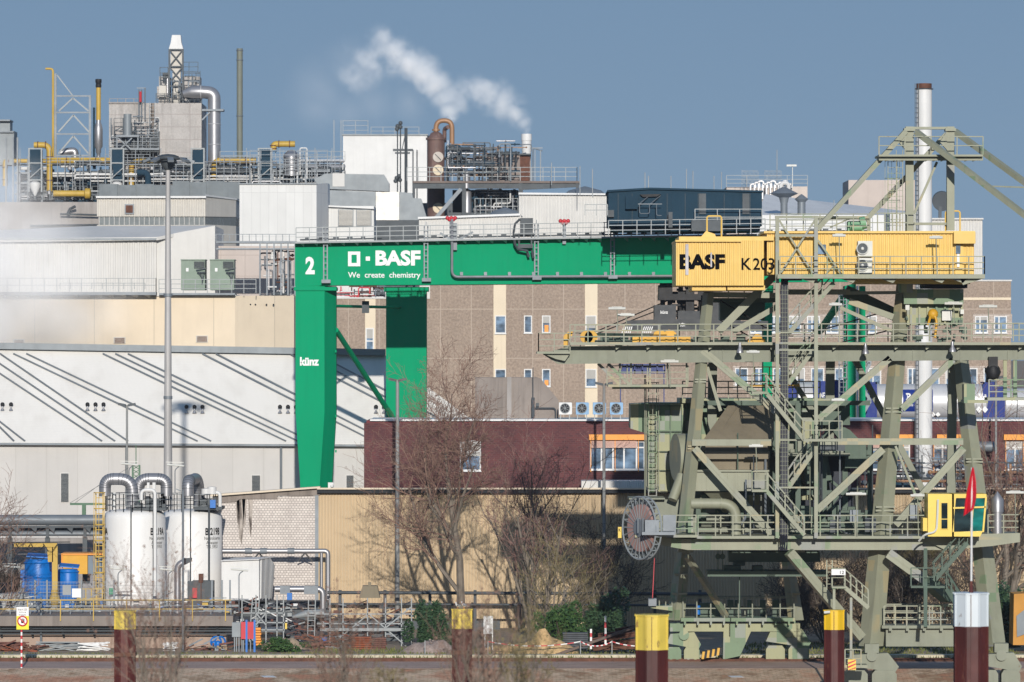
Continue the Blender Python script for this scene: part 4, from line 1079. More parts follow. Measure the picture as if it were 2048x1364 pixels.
ac_unit(1152,'ac_blue',ACL%'next to the white one'); ac_unit(1186,'ac_blue',ACL%'middle of the three'); ac_unit(1220,'ac_blue',ACL%'farthest right, beside the lamp post')
# --- white chimney
m = MB(); c = P(1848,985,346.6); c.z = 0; hz = P(0,178,346.6).z
CH = thing('chimney', 'tall white chimney with dark rim and side ladder, rising behind the harbour crane', 'chimney', c)
m.lathe(c,[(.56,0),(.52,hz)],28); part('shaft', m, M['white'], CH)
m = MB(); m.lathe(c,[(.51,hz-.02),(.51,hz+.36),(.45,hz+.36),(.45,hz-.02)],28); part('rim', m, M['rust'], CH)
m = MB(); m.ring(c+V(0,0,hz),(0,0,1),.6,.03,24,5); m.ladder(c+V(-.5,-.35,0),c+V(-.5,-.35,hz+.35),.3,(.7,-.7,0),.022,.32); part('ladder', m, M['steel_dark'], CH)
# --- big white-roofed warehouse
t = NT('standing seam roof'); base = rgb((238,235,229))
w_ = t.n("ShaderNodeTexWave"); w_.bands_direction = 'X'; w_.inputs['Scale'].default_value = 3.3; w_.inputs['Distortion'].default_value = 0
w2 = t.n("ShaderNodeTexWave"); w2.bands_direction = 'Y'; w2.inputs['Scale'].default_value = 3.0; w2.inputs['Distortion'].default_value = .3
t.l(t.pos, w_.inputs[0]); t.l(t.pos, w2.inputs[0])
col = t.mix(1.0, base, t.ramp(w_.outputs['Fac'],[(.0,(.90,.90,.90)),(.5,(1,1,1))]), 'MULTIPLY')
col = t.mix(1.0, col, t.ramp(w2.outputs['Fac'],[(.0,(.94,.94,.95)),(.5,(1,1,1))]), 'MULTIPLY')
col = t.mix(1.0, col, t.ramp(t.noise(.12,4),[(.3,(.93,.93,.92)),(.7,(1,1,1))]), 'MULTIPLY')
col = t.mix(t.ramp(t.noise(.6,5,(1.2,.3,1)),[(.5,(0,0,0)),(.75,(.16,)*3)]), col, rgb((150,140,128)))
t.l(col, t.b.inputs['Base Color']); t.b.inputs['Roughness'].default_value = .7; t.b.inputs['Specular IOR Level'].default_value = .2; M['seam_roof'] = t.m
M['grey_wall'] = panel_mat('pale grey wall panels', (206,203,199), 2.4, 30, (186,183,178), .02, .7, .03, .08)
ED, RD = 405.6, 411.5
WR = thing('white_roof_warehouse', 'huge pale grey warehouse under a broad white sloping metal roof', 'warehouse', V(-25, 414, 0))
e0, e1, r0, r1 = P(-60,884,ED), P(1010,889,ED), P(-60,697,RD), P(771,711,RD)
m = MB(); m.slab([e0,e1,r1,r0],(0,0,-.25)); RF = part('roof', m, M['seam_roof'], WR)
zt = P(0,891,ED+.4).z; m = MB(); m.slab([V(e0.x,ED+.5,0),V(e1.x-.6,ED+.5,0),V(e1.x-.6,ED+.5,zt),V(e0.x,ED+.5,zt)],(0,.4,0)); 
m.slab([V(e1.x-.6,ED+.9,0),V(r1.x-.3,RD,0),V(r1.x-.3,RD,r1.z-.4),V(e1.x-.6,ED+.9,zt-.1)],(-.3,0,0)); part('wall', m, M['grey_wall'], WR)
m = MB(); m.bar(e0+V(0,-.1,-.12),e1+V(0,-.1,-.12),.22,.16); part('gutter', m, M['steel'], WR)
m = MB(); m.bar(r0+V(0,0,.25),r1+V(0,0,.25),1.0,.5); part('ridge_cap', m, M['grey_sheet'], WR)
nrm = (e1-e0).cross(r0-e0).normalized()
def on_roof(x, y):
    "point of the roof plane seen at photo pixel"
    dirv = V((x-CX)/F, 1, (HY-y)/F); o_ = V(0,0,H); s_ = (e0-o_).dot(nrm)/dirv.dot(nrm); return o_ + dirv*s_
for y0x, xe in ((-175,50),(-148,28),(-60,204),(-30,230),(0,256),(27,395),(53,422),(206,572),(231,596),(256,622),(405,748),(432,774),(580,915),(606,940),(632,966)):
    f0, f1 = 708, 883
    A, B = on_roof(y0x, f0), on_roof(xe, f1)
    if A.x < e0.x: A = A.lerp(B, min(.95,(e0.x-A.x)/(B.x-A.x)))
    m = MB(); m.bar(A+nrm*.06,B+nrm*.06,.11,.10); part('roof_rail', m, M['steel'], WR)
for x in (5,22,175,191,207,373,389,405,560,576,592,752,768):
    p = on_roof(x, 819 if x < 300 else 824); m = MB(); m.lathe(p,[(.18,-.1),(.06,.12),(.06,.3)],10); v_ = part('roof_vent', m, M['silver'], WR)
    m = MB(); m.ball(p+V(0,0,.4),.17,10); part('cowl', m, M['black'], v_)
for x0,y0,x1,y1 in ((122,947,137,1003),(504,951,520,988),(693,951,707,976),(-20,947,-5,1000)):
    m = MB(); m.pb(x0-1.5,y0-1.5,x1+1.5,y1+1.5,ED+.45,.1); lf = part('louvre', m, M['white_sheet'], WR)
    m = MB()
    q = y0
    while q < y1: m.pb(x0,q,x1,q+2.0,ED+.38,.1); q += 2.6
    part('blades', m, M['steel_dark'], lf)
for x in (253,562): m = MB(); m.cyl(P(x,890,ED+.3),P(x,1010,ED+.3),.1,8); part('downpipe', m, M['steel'], WR)
# --- exposed aggregate block with cream window strips
M['aggregate'] = panel_mat('exposed aggregate panels', (172,154,138), 2.78, 4.45, (186,170,154), .04, .9, .05, .06, .30, .5, 'x', .9, .55)
M['cream_panel'] = mat('cream panel', (233,217,190), .7, 0, .03, .08)
M['pale_brick'] = brick_mat('pale brick band', (205,192,180), (186,172,160), (150,138,128), .5, .2, .02, .85, .5, .2)
AD = 475.0
AG = thing('office_block', 'long brown exposed aggregate office block with cream vertical window strips', 'office block', V(18, AD+8, 0))
m = MB(); m.pb(860,562,2022,zg0(AD),AD,18); m.pb(640,597,861,zg0(AD),AD+.01,18); part('wall', m, M['aggregate'], AG)
m = MB(); m.pb(860,559.5,2024,562.5,AD-.1,18.4); m.pb(640,594.5,860,597.5,AD-.1,18); part('roof_edge', m, M['white_sheet'], AG)
for x0, x1 in ((730,751),(987,1012),(1170,1195)):
    m = MB(); m.pb(x0,598 if x0<800 else 563,x1,zg0(AD)-2,AD-.06,.08); part('cream_strip', m, M['cream_panel'], AG)
m = MB(); m.pb(1925,595,2022,600,AD-.06,.08); part('cream_band', m, M['cream_panel'], AG)
for (x0,x1) in ((1048,1064),(1084,1101)):
    for y in (631,738,845): win(AG,x0,y,x1,y+35,AD,2)
for (x0,x1) in ((990,1012),(1171,1193)):
    for y in (631,738,845): win(AG,x0,y,x1,y+36,AD-.06,2)
win(AG,731,656,748,705,AD-.06,2.5,(),(682,))
m = MB()
for y in (650,760): m.pb(1089,y,1097,y+15,AD-.04,.02)
part('orange_curtain', m, M['orange'], AG)
for y, (xa,xb) in ((632,(1500,1780)),(736,(1470,1760)),(736,(1815,1990)),(632,(1950,2020))):
    m = MB(); m.pb(xa-4,y-4,xb+4,y+44,AD-.05,.06); part('brick_band', m, M['pale_brick'], AG)
    x = xa
    while x < xb-14: win(AG,x,y,x+26,y+34,AD-.06,2.2,(x+10,)); x += 38
# --- cream building with walkway
CRD = 440.0
M['cream_wall'] = panel_mat('cream render with joints', (236,219,193), 5.0, 40, (206,192,170), .04, .85, .04, .10)
CB = thing('cream_building', 'windowless cream rendered building with a steel walkway along its roof edge', 'building', V(-32, CRD+6, 0))
m = MB(); m.pb(-80,592,470,zg0(CRD),CRD,12); m.slab([P(470,591.5,CRD),P(588,591.5,CRD+3.5),V(P(588,0,CRD+3.5).x,CRD+3.5,0),V(P(470,0,CRD).x,CRD,0)],(0,8,0)); part('wall', m, M['cream_wall'], CB)
m = MB(); m.pb(-80,589.5,472,592.5,CRD-.15,12); part('roof_edge', m, M['white_sheet'], CB)
m = MB(); m.pb(-60,584,312,590,CRD-1.3,1.3)
for x in range(-50,300,24): m.slab([P(x,590,CRD-1.2),P(x+14,590,CRD-1.2),P(x+14,596,CRD-.1)],(0,.1,0))
m.pb(318,586,470,590,CRD-.9,3); wk = part('walkway', m, M['steel'], CB)
m = MB(); m.rail([P(-60,584,CRD-1.25),P(312,584,CRD-1.25),P(312,584,CRD)],1.15,1.02,.03,2); m.rail([P(318,586,CRD-.8),P(512,586,CRD-.8)],1.15,1.0,.03,3); m.rail([P(120,578,CRD+2),P(290,578,CRD+2)],.5,.9,.03,1); part('railing', m, M['rail'], CB)
for x0, x1, y0, y1 in ((227,251,674,687),(392,416,671,685),(26,49,678,690)):
    m = MB(); m.pb(x0,y0,x1,y1,CRD-.1,.12); lv = part('louvre', m, M['offwhite_sheet'], CB); m = MB()
    for i in range(5): m.pb(x0+2,y0+2+i*2.2,x1-2,y0+3.3+i*2.2,CRD-.13,.05)
    part('blades', m, M['rust'], lv)
for x in (501,511,533,547): m = MB(); m.disc(P(x,609,CRD+1+(x-500)*.02),(0,1,0),.07,.3,8); part('drain_spout', m, M['dark'], CB)
# cabinets on the cream roof
M['cab_green'] = mat('cabinet green', (128,146,130), .5, 0, .05, .12)
for x, lab in ((362,'sage green ventilation cabinet on the cream roof, nearest the tall mast'),(420,'sage green ventilation cabinet on the cream roof, right one of the pair')):
    o = thing('ventilation_cabinet', lab, 'cabinet', P(x+25,580,CRD+1.5), 'green cabinets on the cream roof')
    m = MB(); m.pb(x,520,x+48,580,CRD+.6,2.6); m.pb(x-1,518.5,x+49,520.5,CRD+.5,2.8); part('casing', m, M['cab_green'], o)
    m = MB()
    for i in range(6): m.pb(x+26,523+i*2.4,x+47,524.6+i*2.4,CRD+.5,.12)
    part('louvre', m, M['steel_dark'], o)
    m = MB()
    for i in range(5): c = P(x+34+i*3.2,545,CRD+.3); m.ball(c,.09,8); m.bar(c,P(x+42,556+i*3,CRD+.4),.05)
    m.bar(P(x+30,540,CRD+.3),P(x+52,536,CRD+.3),.08); part('gauges', m, M['steel_dark'], o)
    m = MB(); m.pb(x+10,536,x+15,543,CRD+.56,.05); part('plate', m, M['letter_white'], o)
# ---------------------------------------------------------------- plant behind: buildings
def bld(name, label, cat, D, mb, mt, extra=()):
    vs = np.array(mb.v); o = thing(name, label, cat, V((vs[:,0].min()+vs[:,0].max())/2, D, 0)); part('wall', mb, M[mt] if isinstance(mt,str) else mt, o)
    lo, hi = vs.min(0), vs.max(0); b = MB(); b.box(lo[0]+.05,hi[0]-.05,lo[1]+.2,hi[1]-.05,0,lo[2]); part('base', b, M[mt] if isinstance(mt,str) else mt, o); return o
def corr_box(x0, x1, yt0, yt1, yb, D, dep, pitch=.3):
    m = MB(); m.corr(x0,x1,yt0,yt1,yb,D,pitch,.06); a, b = P(x0,yb,D), P(x1,yb,D); z0, z1 = P(0,yt0,D).z, P(0,yt1,D).z
    m.slab([V(a.x,D+.07,a.z),V(b.x,D+.07,a.z),V(b.x,D+.07,z1-.01),V(a.x,D+.07,z0-.01)],(0,dep,0)); return m
# white hall with ribbed front and plain gable
m = corr_box(-80,313,480,480,600,470,14,.42); m.prism([(313,474),(372,462),(430,452),(430,600),(313,600)],470.3,14)
b = bld('ribbed_hall', 'white ribbed metal hall half veiled by steam at the left edge', 'hall', 470, m, 'white_sheet')
m = MB(); m.slab([P(-80,478,469.4),P(314,474,469.4),P(430,451,472.5),P(180,452,474.5),P(-80,464,473)],(0,0,-.3)); part('roof', m, M['white_sheet'], b)
m = MB(); m.pb(-80,476,313,480,469.3,.5); part('gutter', m, M['grey_sheet'], b)
# corrugated building with window band
m = corr_box(194,411,396,392,433,520,12,.34); m2 = corr_box(194,411,450,450,520,520.2,12,.34)
a, c_ = P(411,392,520), P(472,399,526)
for (za,zb) in ((433,),(520,)) and (((392,433),(399,434)),((449,520),(452,520))):
    q = [V(a.x,520,P(0,za[0],520).z),V(c_.x,526,P(0,zb[0],526).z),V(c_.x,526,P(0,zb[1],526).z),V(a.x,520,P(0,za[1],520).z)]; m.slab(q,(0,9,0))
b = bld('sheet_hall', 'cream corrugated hall with a dark window band all along its front', 'hall', 520, join(m,m2), 'offwhite_sheet')
m = MB(); m.pb(198,433,411,450,520.25,9); m.slab([V(a.x,520.3,P(0,433,520).z),V(c_.x,526.2,P(0,434,526).z),V(c_.x,526.2,P(0,452,526).z),V(a.x,520.3,P(0,450,520).z)],(0,5,0)); wb = part('window_band', m, mat('grey glazing', (112,120,122), .25, 0, .06, .05), b)  # grey tone along the whole window band
m = MB()
m.pb(198,433,411,433.9,520.18,.05)
for i in range(22): m.pb(198+i*10,433,199+i*10,450,520.18,.05)
part('mullions', m, M['white_sheet'], wb)
m = MB(); m.pb(192,392,412,396,519.6,13); m.slab([P(411,389,519.6),P(474,397,526),P(474,400,526),P(411,392.5,519.6)],(0,9,0)); part('roof_edge', m, M['white'], b)
m = MB(); m.pb(249,408,268,428,519.8,.3); gr_ = part('vent_grille', m, M['steel'], b); m = MB(); m.pb(251.5,410.5,265.5,425.5,519.74,.1)
for i in range(6): m.pb(251.5,411+i*2.5,265.5,412+i*2.5,519.7,.1)
part('grille', m, M['rust'], gr_)
# tall white panel block
M['white_panels'] = panel_mat('white panels', (222,222,219), .82, 4.2, (200,200,198), .02, .6, .03, .08, offx=.2, offz=.6)
m = MB(); m.pb(479,368,633,560,500,9); m.slab([P(633,368,500),P(656,366,504),P(656,560,504),P(633,560,500)],(0,5,0))
b = bld('panel_block', 'plain white panel-clad block standing left above the green gantry girder', 'building', 500, m, M['white_panels'])
m = MB(); m.pb(477,366.5,634,368.5,499.8,9.4); part('roof_edge', m, M['grey_sheet'], b)
# annex with louvres
m = MB(); m.pb(650,412,748,520,506,8); b = bld('louvre_annex', 'pale annex with two big louvre panels under grey ducts', 'building', 506, m, M['white_panels'])
for x in (676,712):
    m = MB(); m.pb(x,419,x+31,452,505.8,.25); lv = part('louvre', m, M['steel'], b); m = MB()
    for i in range(13): m.pb(x+1.5,420.5+i*2.4,x+29.5,421.9+i*2.4,505.7,.15)
    part('blades', m, M['offwhite_sheet'], lv)
m = MB(); m.prism([(646,410),(748,415),(748,418),(646,413)],505.5,8.6); part('roof_edge', m, M['white'], b)
# concrete store and pipe deck in front of it
m = MB(); m.pb(425,492,592,600,476,10); b = bld('concrete_store', 'low pale concrete store behind the green ventilation cabinets', 'building', 476, m, panel_mat('pale concrete panels',(204,192,184),2.2,1.9,(180,168,160),.03,.9,.05,.12))
m = MB(); m.pb(700,440,860,462,540,6); m.pb(640,462,1000,520,530,6); solid('dark_plinth', m, M['steel_dark'], 'dark steel base under the big bent grey ducts', 'plinth')
# white cladding boxes behind the girder
m = corr_box(838,1042,436,430,520,498,8,.26); b = bld('ribbed_shed', 'low white ribbed shed right behind the girder railing with a red warning light', 'shed', 498, m, 'white_sheet')
m = corr_box(1038,1226,388,389,520,505,9,.26); b2 = bld('ribbed_shed', 'taller white ribbed shed between the steel deck and the dark machinery house', 'shed', 505, m, 'white_sheet')
m = MB(); m.prism([(836,434),(1040,427),(1040,431),(836,438)],497.6,8.6); part('roof_edge', m, M['white'], b)
m = MB(); m.prism([(1037,385),(1226,387),(1226,390),(1037,389)],504.6,9.6); part('roof_edge', m, M['white'], b2)
for (x,y,D,w,b_) in ((1170,388,509,46,b2),(1010,430,502,36,b)):
    m = MB(); r_ = w*D/F; m.lathe(P(x,y,D),[(r_,-.2),(r_*.7,.35),(.05,.75)],20); part('roof_dome', m, M['steel'], b_)
m = corr_box(1862,1965,438,438,575,500,10,.3); b = bld('ribbed_building', 'white ribbed building behind the right end of the yellow machine house', 'building', 500, m, 'white_sheet')
m = MB(); m.pb(1780,425,1862,600,504,8); m.pb(1860,436,1967,439,499.7,10.6); part('side_wing', m, M['white_sheet'], b)
m = MB(); m.disc(P(1884,402,507),(0,1,.2),.95,.5,24); m.bar(P(1880,412,507),P(1880,440,507),.3); solid('dish', m, M['steel_dark'], 'big grey round dish behind the white chimney', 'dish')
# far pale buildings on the right
m = MB(); m.pb(1453,374,1532,520,565,9); m.pb(1532,373,1615,520,562,9); b = bld('pale_building', 'pale flat building topped by a row of bent roof pipes', 'building', 562, m, panel_mat('pale panels',(216,203,192),4,6,(190,178,168),.05,.9,.05,.14))
m = MB(); m.rail([P(1453,374,562),P(1615,374,562)],1.25,2.2,.03,3); part('railing', m, M['rail'], b)
for i in range(10):
    x = 1501+i*8; m = MB(); m.tube(rnd_path([P(x,398,561.5),P(x,368-(i%3)*3,561.5),P(x+10,368-(i%3)*3,561.5),P(x+10,376,561.5)],.25,4),.12,7); part('roof_pipe', m, M['silver_bright'], b)
m = MB(); m.tube(rnd_path([P(1562,385,561),P(1562,366,561),P(1577,366,561),P(1577,395,561)],.4,5),.22,8); part('roof_pipe', m, M['white'], b)
for x0 in (1484,1530):
    m = MB()
    for i in range(9): m.bar(P(x0+i*4,374,563+(i%2)),P(x0+i*4,340+(i*7)%6,563+(i%2)),.05)
    for y in (342,352,362): m.bar(P(x0,y,563),P(x0+32,y,563),.05)
    part('pipe_rack', m, M['steel'], b)
m = MB(); m.pb(1697,360,1830,520,566,10); b = bld('pale_building', 'plain pale concrete building seen between the crane stays', 'building', 566, m, panel_mat('pale wall',(212,198,188),4,5.5,(196,182,172),.05,.9,.05,.14))
m = MB(); m.slab([P(1530,388,545),P(1620,400,545),P(1830,424,545),P(1830,470,520),P(1500,470,520)],(0,0,-.6)); m.pb(1500,430,1860,520,520,8); b = bld('shed_roof', 'low building with a wide white sloping roof behind the stair tower', 'building', 520, m, 'white')
m = MB(); c = P(1568,425,528); m.lathe(c,[(.35,-1),(.35,.9),(.5,1.5),(1.2,1.8),(1.45,1.9),(.1,2.6)],16); part('vent_cowl', m, M['steel'], b)
m = MB(); c = P(1603,428,528); m.lathe(c,[(.4,-1),(.4,1.2),(.7,1.5),(.05,2.0)],12); part('vent_cowl', m, M['steel'], b)
# ducts
M['enclosure'] = mat('dull grey enclosure sheet', (118,126,130), .6, .1, .1, .2)
M['duct_bright'] = mat('bright duct sheet', (196,190,182), .4, .45, .14, .25, 1.2)
def duct(name, label, polys, D):
    o = thing(name, label, 'duct', P(polys[0][0][0], 440, D))
    for poly, dd, dep, mt in polys_iter(polys): m = MB(); m.prism(poly, D+dd, dep); part('section', m, M[mt], o)
    return o
def polys_iter(p): 
    for q in p[1:]: yield q
o = duct('ventilation_duct', 'upper bent grey sheet metal duct in front of the tall white block', [((720,0),),([(628,358),(652,347),(768,349),(778,366),(778,383),(640,377)],0,3,'grey_sheet'),([(665,346.5),(689,346.5),(689,373),(665,373)],-.06,.3,'white_sheet')], 556)
o = duct('ventilation_duct', 'lower wider grey duct with a bright flat section, left of the brown scrubber', [((760,0),),([(655,380),(752,384),(752,441),(655,436)],0,3.4,'grey_sheet'),([(752,384),(798,384),(798,441),(752,441)],-.5,3.9,'duct_bright'),([(798,384),(824,386),(826,396),(842,397),(855,441),(798,441)],-.2,3.6,'grey_sheet')], 545)
for (x0,x1,y0,y1,lab) in ((198,345,368,396,'grey sheet metal plant enclosure left of the tall mast'),(345,480,362,398,'grey sheet metal plant enclosure right of the tall mast')):
    m = MB()
    xs = np.linspace(x0,x1,5)
    for i in range(4): m.pb(xs[i],y0+(i%2)*2,xs[i+1],y1,560+(i%3)*.25,6)
    solid('plant_enclosure', m, M['enclosure'], lab, 'enclosure', 'grey enclosures behind the cream hall')
# tall white block
TD = 620
m = MB(); m.pb(686,270,854,440,TD,12); b = bld('white_block', 'tall plain white block with roof railing beneath the steam', 'building', TD, m, M['white'])
m = MB(); m.rail([P(742,270,TD),P(838,270,TD)],.95,1.5,.03,2); m.rail([P(686,270,TD),P(736,270,TD)],1.7,1.4,.03,3)
for x in (668,682): m.bar(P(x,440,TD-.5),P(x,240,TD-.5),.08)
part('railing', m, M['rail'], b)
m = MB(); m.pb(684,268,856,271,TD-.2,12.4); part('roof_edge', m, M['grey_sheet'], b)
# post carrying insulators
m = MB(); D = 590
for x, y0 in ((795,250),(801,244),(812,256),(826,300),(834,300)): m.cyl(P(x,470,D),P(x,y0,D),.08 if x!=812 else .2,6)
m.bar(P(786,300,D),P(826,300,D),.25); m.bar(P(790,306,D),P(820,306,D),.2)
for x, y in ((795,252),(801,246),(794,258),(801,254),(793,356),(798,352),(791,362),(800,360)): m.ball(P(x,y,D-.2),.25,8)
m.bar(P(812,262,D),P(804,300,D),.1)
solid('cable_post', m, M['steel_dark'], 'dark slim post with insulators before the white block', 'post')
# scrubber, deck and process pipework
SD = 580
o = thing('scrubber_tower', 'brown weathered scrubber column with round manholes and a bent pipe on top', 'tower', P(872,430,SD))
m = MB(); r_ = 17.5*SD/F; zt = P(0,280,SD).z; zb = P(0,440,SD).z; c = P(872,440,SD)
m.lathe(c,[(r_,0),(r_,zt-zb),(r_+.15,zt-zb),(r_+.15,zt-zb+.25),(r_*.9,zt-zb+.3),(r_*.6,zt-zb+.75),(.2,zt-zb+.95)],24); part('shell', m, M['brown_tank'], o)
M['copper'] = mat('brown copper pipe', (168,128,94), .45, .1, .1, .25)
m = MB(); m.tube(rnd_path([P(872,274,SD),P(872,241,SD),P(904,241,SD),P(904,300,SD)],.9,7),.27,12); m.cyl(P(872,262,SD),P(872,258,SD),.42,12); part('top_pipe', m, M['copper'], o)
m = MB(); m.tube(rnd_path([P(889,285,SD+1),P(889,258,SD+1),P(896,254,SD+.2)],.3,5),.24,10); part('side_pipe', m, M['brown_tank'], o)
for y in (314,340,416):
    m = MB(); m.disc(P(876,y,SD-r_),(0.1,-1,0),.58,.3,20); mh_ = part('manhole', m, mat('pale cover',(206,196,186),.6) if y==314 else M['cream_panel'], o)
    m = MB(); m.bar(P(870,y-6,SD-r_-.2),P(882,y+6,SD-r_-.2),.08); part('bolt_ring', m, M['steel_dark'], mh_)
DKD = 572
o = thing('steel_deck', 'grey steel process deck on tall columns carrying the brown scrubber', 'steel structure', P(980,520,DKD))
m = MB(); m.pb(826,362,1160,366,DKD,12); part('deck_plate', m, mat('deck plate',(130,116,108),.8), o)
m = MB(); m.pb(826,366,1040,377,DKD+.2,.4); m.prism([(1040,366),(1158,366),(1158,374),(1040,380)],DKD+.2,.4); m.pb(826,366,1158,374,DKD+10,.4); part('beam', m, M['steel_dark'], o)
for x, w in ((826,4),(924,8),(1037,9),(1152,6),(980,5)):
    m = MB(); m.pb(x,366 if x!=980 else 377,x+w,1020,DKD+(.1 if x!=980 else 9),.5); part('column', m, M['steel_dark'], o)
m = MB(); m.rail([P(814,362,DKD+.1),P(1154,362,DKD+.1),P(1154,362,DKD+11)],1.5,1.25,.035,3); m.rail([P(950,428,DKD+1),P(1036,428,DKD+1)],1.7,.62,.035,2); part('railing', m, M['rail'], o)
m = MB(); m.bar(P(868,440,DKD-.5),P(922,378,DKD-.5),.3,.4); part('stair_stringer', m, M['steel'], o)
m = MB(); m.bar(P(940,405,DKD+6),P(1040,405,DKD+6),.3); m.bar(P(940,425,DKD+6),P(1040,425,DKD+6),.3); m.pb(895,425,1040,432,DKD+1,9); part('lower_floor', m, M['steel_dark'], o)
def pipes(o, n, x0, x1, y0, y1, D0, D1, seed, mats, rmin=.05, rmax=.16, name='pipe'):
    q = random.Random(seed)
    for i in range(n):
        D = q.uniform(D0,D1); r_ = q.uniform(rmin,rmax); t_ = q.random(); x, y = q.uniform(x0,x1), q.uniform(y0,y1); m = MB(); L = q.uniform(.15,.6)
        X = min(x1, x+L*(x1-x0)) if q.random()<.5 else max(x0, x-L*(x1-x0)); Y = q.uniform(y0,y1)
        if t_ < .35: pts = [P(x,y,D),P(X,y,D)]
        elif t_ < .6: pts = [P(x,y,D),P(x,Y,D)]
        elif t_ < .85: pts = rnd_path([P(x,y,D),P(X,y,D),P(X,Y,D)],r_*3,4)
        else: pts = rnd_path([P(x,Y,D),P(x,y,D),P(X,y,D),P(X,y1,D)],r_*3,4)
        if (pts[0]-pts[-1]).length < .4: continue
        m.tube(pts, r_, 7)
        if q.random() < .6:
            p = pts[0].lerp(pts[1],.5); dd = (pts[1]-pts[0]).normalized(); m.cyl(p-dd*.08,p+dd*.08,r_*1.9,8)
        if q.random() < .3: m.ball(pts[0]-V(0,.1,0), r_*2.2, 8)
        part(name, m, M[q.choice(mats)], o)
o = thing('process_piping', 'tangle of grey and brown process pipes on the steel deck beside the scrubber', 'piping', P(950,362,SD))
m = MB()
for x in (893,918,950,986):
    for D in (DKD+2,DKD+7): m.bar(P(x,362,D),P(x,292+(x%7)*3,D),.14)
for y in (300,322,342): m.bar(P(893,y,DKD+2),P(986,y,DKD+2),.14)
part('frame', m, M['steel_dark'], o)
pipes(o, 88, 893, 1000, 290, 362, DKD+1, DKD+8, 11, ['steel','steel_dark','steel_dark','copper','silver','navy'], .04, .15)
pipes(o, 12, 900, 1075, 285, 320, DKD+1, DKD+6, 12, ['steel','copper','steel'], .04, .09)
o = thing('process_piping', 'dense dark pipework hanging below the steel deck behind its railing', 'piping', P(990,430,SD))
pipes(o, 95, 940, 1036, 380, 430, DKD+2, DKD+9, 13, ['navy','navy','steel_dark','steel','silver','white','dark'], .04, .13)
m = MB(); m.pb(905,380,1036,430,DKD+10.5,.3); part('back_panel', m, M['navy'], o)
m = MB(); m.lathe(P(934,432,DKD+1.5),[(.5,0),(.5,2.6),(.3,2.9),(.02,3.0)],14); part('vessel', m, M['silver'], o)
m = MB(); m.lathe(P(933,362,DKD+.5),[(.42,-.8),(.42,1.0),(.02,1.2)],14); part('vessel', m, M['silver'], o)
o = thing('brown_enclosure', 'brown sheet metal enclosure on the steel deck beside the short white stack', 'enclosure', P(1020,362,SD-3))
m = MB(); m.pb(977,309,1040,362,SD-5,4); part('casing', m, mat('brown casing',(138,124,116),.6,0,.06,.2), o)
m = MB(); m.pb(1040,308,1060,362,SD-4.6,3.6); part('side_casing', m, M['rust'], o)
m = MB(); m.pb(975,307,1062,310,SD-5.2,4.5); part('lid', m, M['steel_dark'], o)
o = thing('white_stack', 'short fat white steam stack standing beside a brown enclosure', 'stack', P(1053,362,SD))
m = MB(); c = P(1053,362,SD); m.lathe(c,[(.5,0),(.5,3.3),(.53,3.4),(.53,4.4),(.58,4.45),(.58,5.2),(.46,5.2),(.46,4.6)],20); part('shaft', m, M['white'], o)
m = MB(); m.tube(rnd_path([P(1066,362,SD-.3),P(1066,296,SD-.3),P(1085,302,SD-.3)],.3,4),.07,6); m.bar(P(1081,362,SD-.3),P(1081,300,SD-.3),.12); m.bar(P(1070,362,SD-.3),P(1070,300,SD-.3),.1); m.bar(P(1036,296,SD-.3),P(1085,296,SD-.3),.12); part('side_pipes', m, M['steel'], o)
# ---------------------------------------------------------------- plant at the upper left
LD = 600
M['raw_concrete'] = panel_mat('board-marked concrete', (198,193,188), 5.2, 1.45, (160,150,146), .03, .95, .10, .45, .14, .3, offx=.4)
o = thing('concrete_tower', 'board-marked concrete process building with two blocks and a ladder between', 'building', V(P(310,0,LD).x, LD+5, 0))
m = MB(); m.pb(310,206,403,440,LD,10); part('wall', m, M['raw_concrete'], o)
m = MB(); m.pb(218,206,302,440,LD+1.5,9); part('wall', m, M['raw_concrete'], o)
m = MB(); m.pb(300,206,311,440,LD+3,6); part('recess_wall', m, M['concrete_old'], o)
m = MB(); m.ladder(P(304,296,LD+1),P(304,204,LD+1),.6,(1,0,0),.035,.42); part('ladder', m, M['steel'], o)
m = MB(); m.rail([P(219,206,LD+1.6),P(284,206,LD+1.6)],.5,.9,.03,1); m.pb(217,204,286,207,LD+1.3,9); part('roof_edge', m, M['concrete'], o)
m = MB(); m.rail([P(312,206,LD+.1),P(402,206,LD+.1)],1.1,1.2,.03,2); m.rail([P(360,152,LD+3),P(396,152,LD+3)],1.6,.9,.03,3); m.rail([P(320,180,LD+3),P(336,180,LD+3)],2.6,.9,.035,3); part('railing', m, M['steel_dark'], o)
m = MB(); m.pb(314,173,338,196,LD+1,4); m.pb(318,153,338,174,LD+4,4); m.pb(364,153,399,206,LD+4,4); m.pb(317,196,345,206,LD+1.5,3); part('penthouse', m, M['raw_concrete'], o)
m = MB(); m.pb(318,171,332,194,LD+.6,.5); part('white_cabinet', m, M['offwhite_sheet'], o)
m = MB(); m.pb(325,145,338,156,LD+2,1.5); m.pb(344,165,362,206,LD+1.6,2); part('machinery', m, M['steel_dark'], o)
m = MB(); m.rail([P(218,298,LD-2),P(318,298,LD-2)],1.3,1.0,.03,3); m.pb(218,296,318,300,LD-2,3.5); m.rail([P(276,276,LD-2),P(316,276,LD-2)],1.0,1.1,.03,3); part('gallery', m, M['steel'], o)
o = thing('duct_tower', 'white square exhaust duct in a cross-braced steel frame on the concrete tower', 'duct', P(352,206,LD+1))
m = MB(); m.prism([(344,70),(361,70),(362.5,85),(366,97),(366,99),(338,99),(338,97),(341.5,85)],LD+.4,1.6); part('hood', m, M['white'], o)
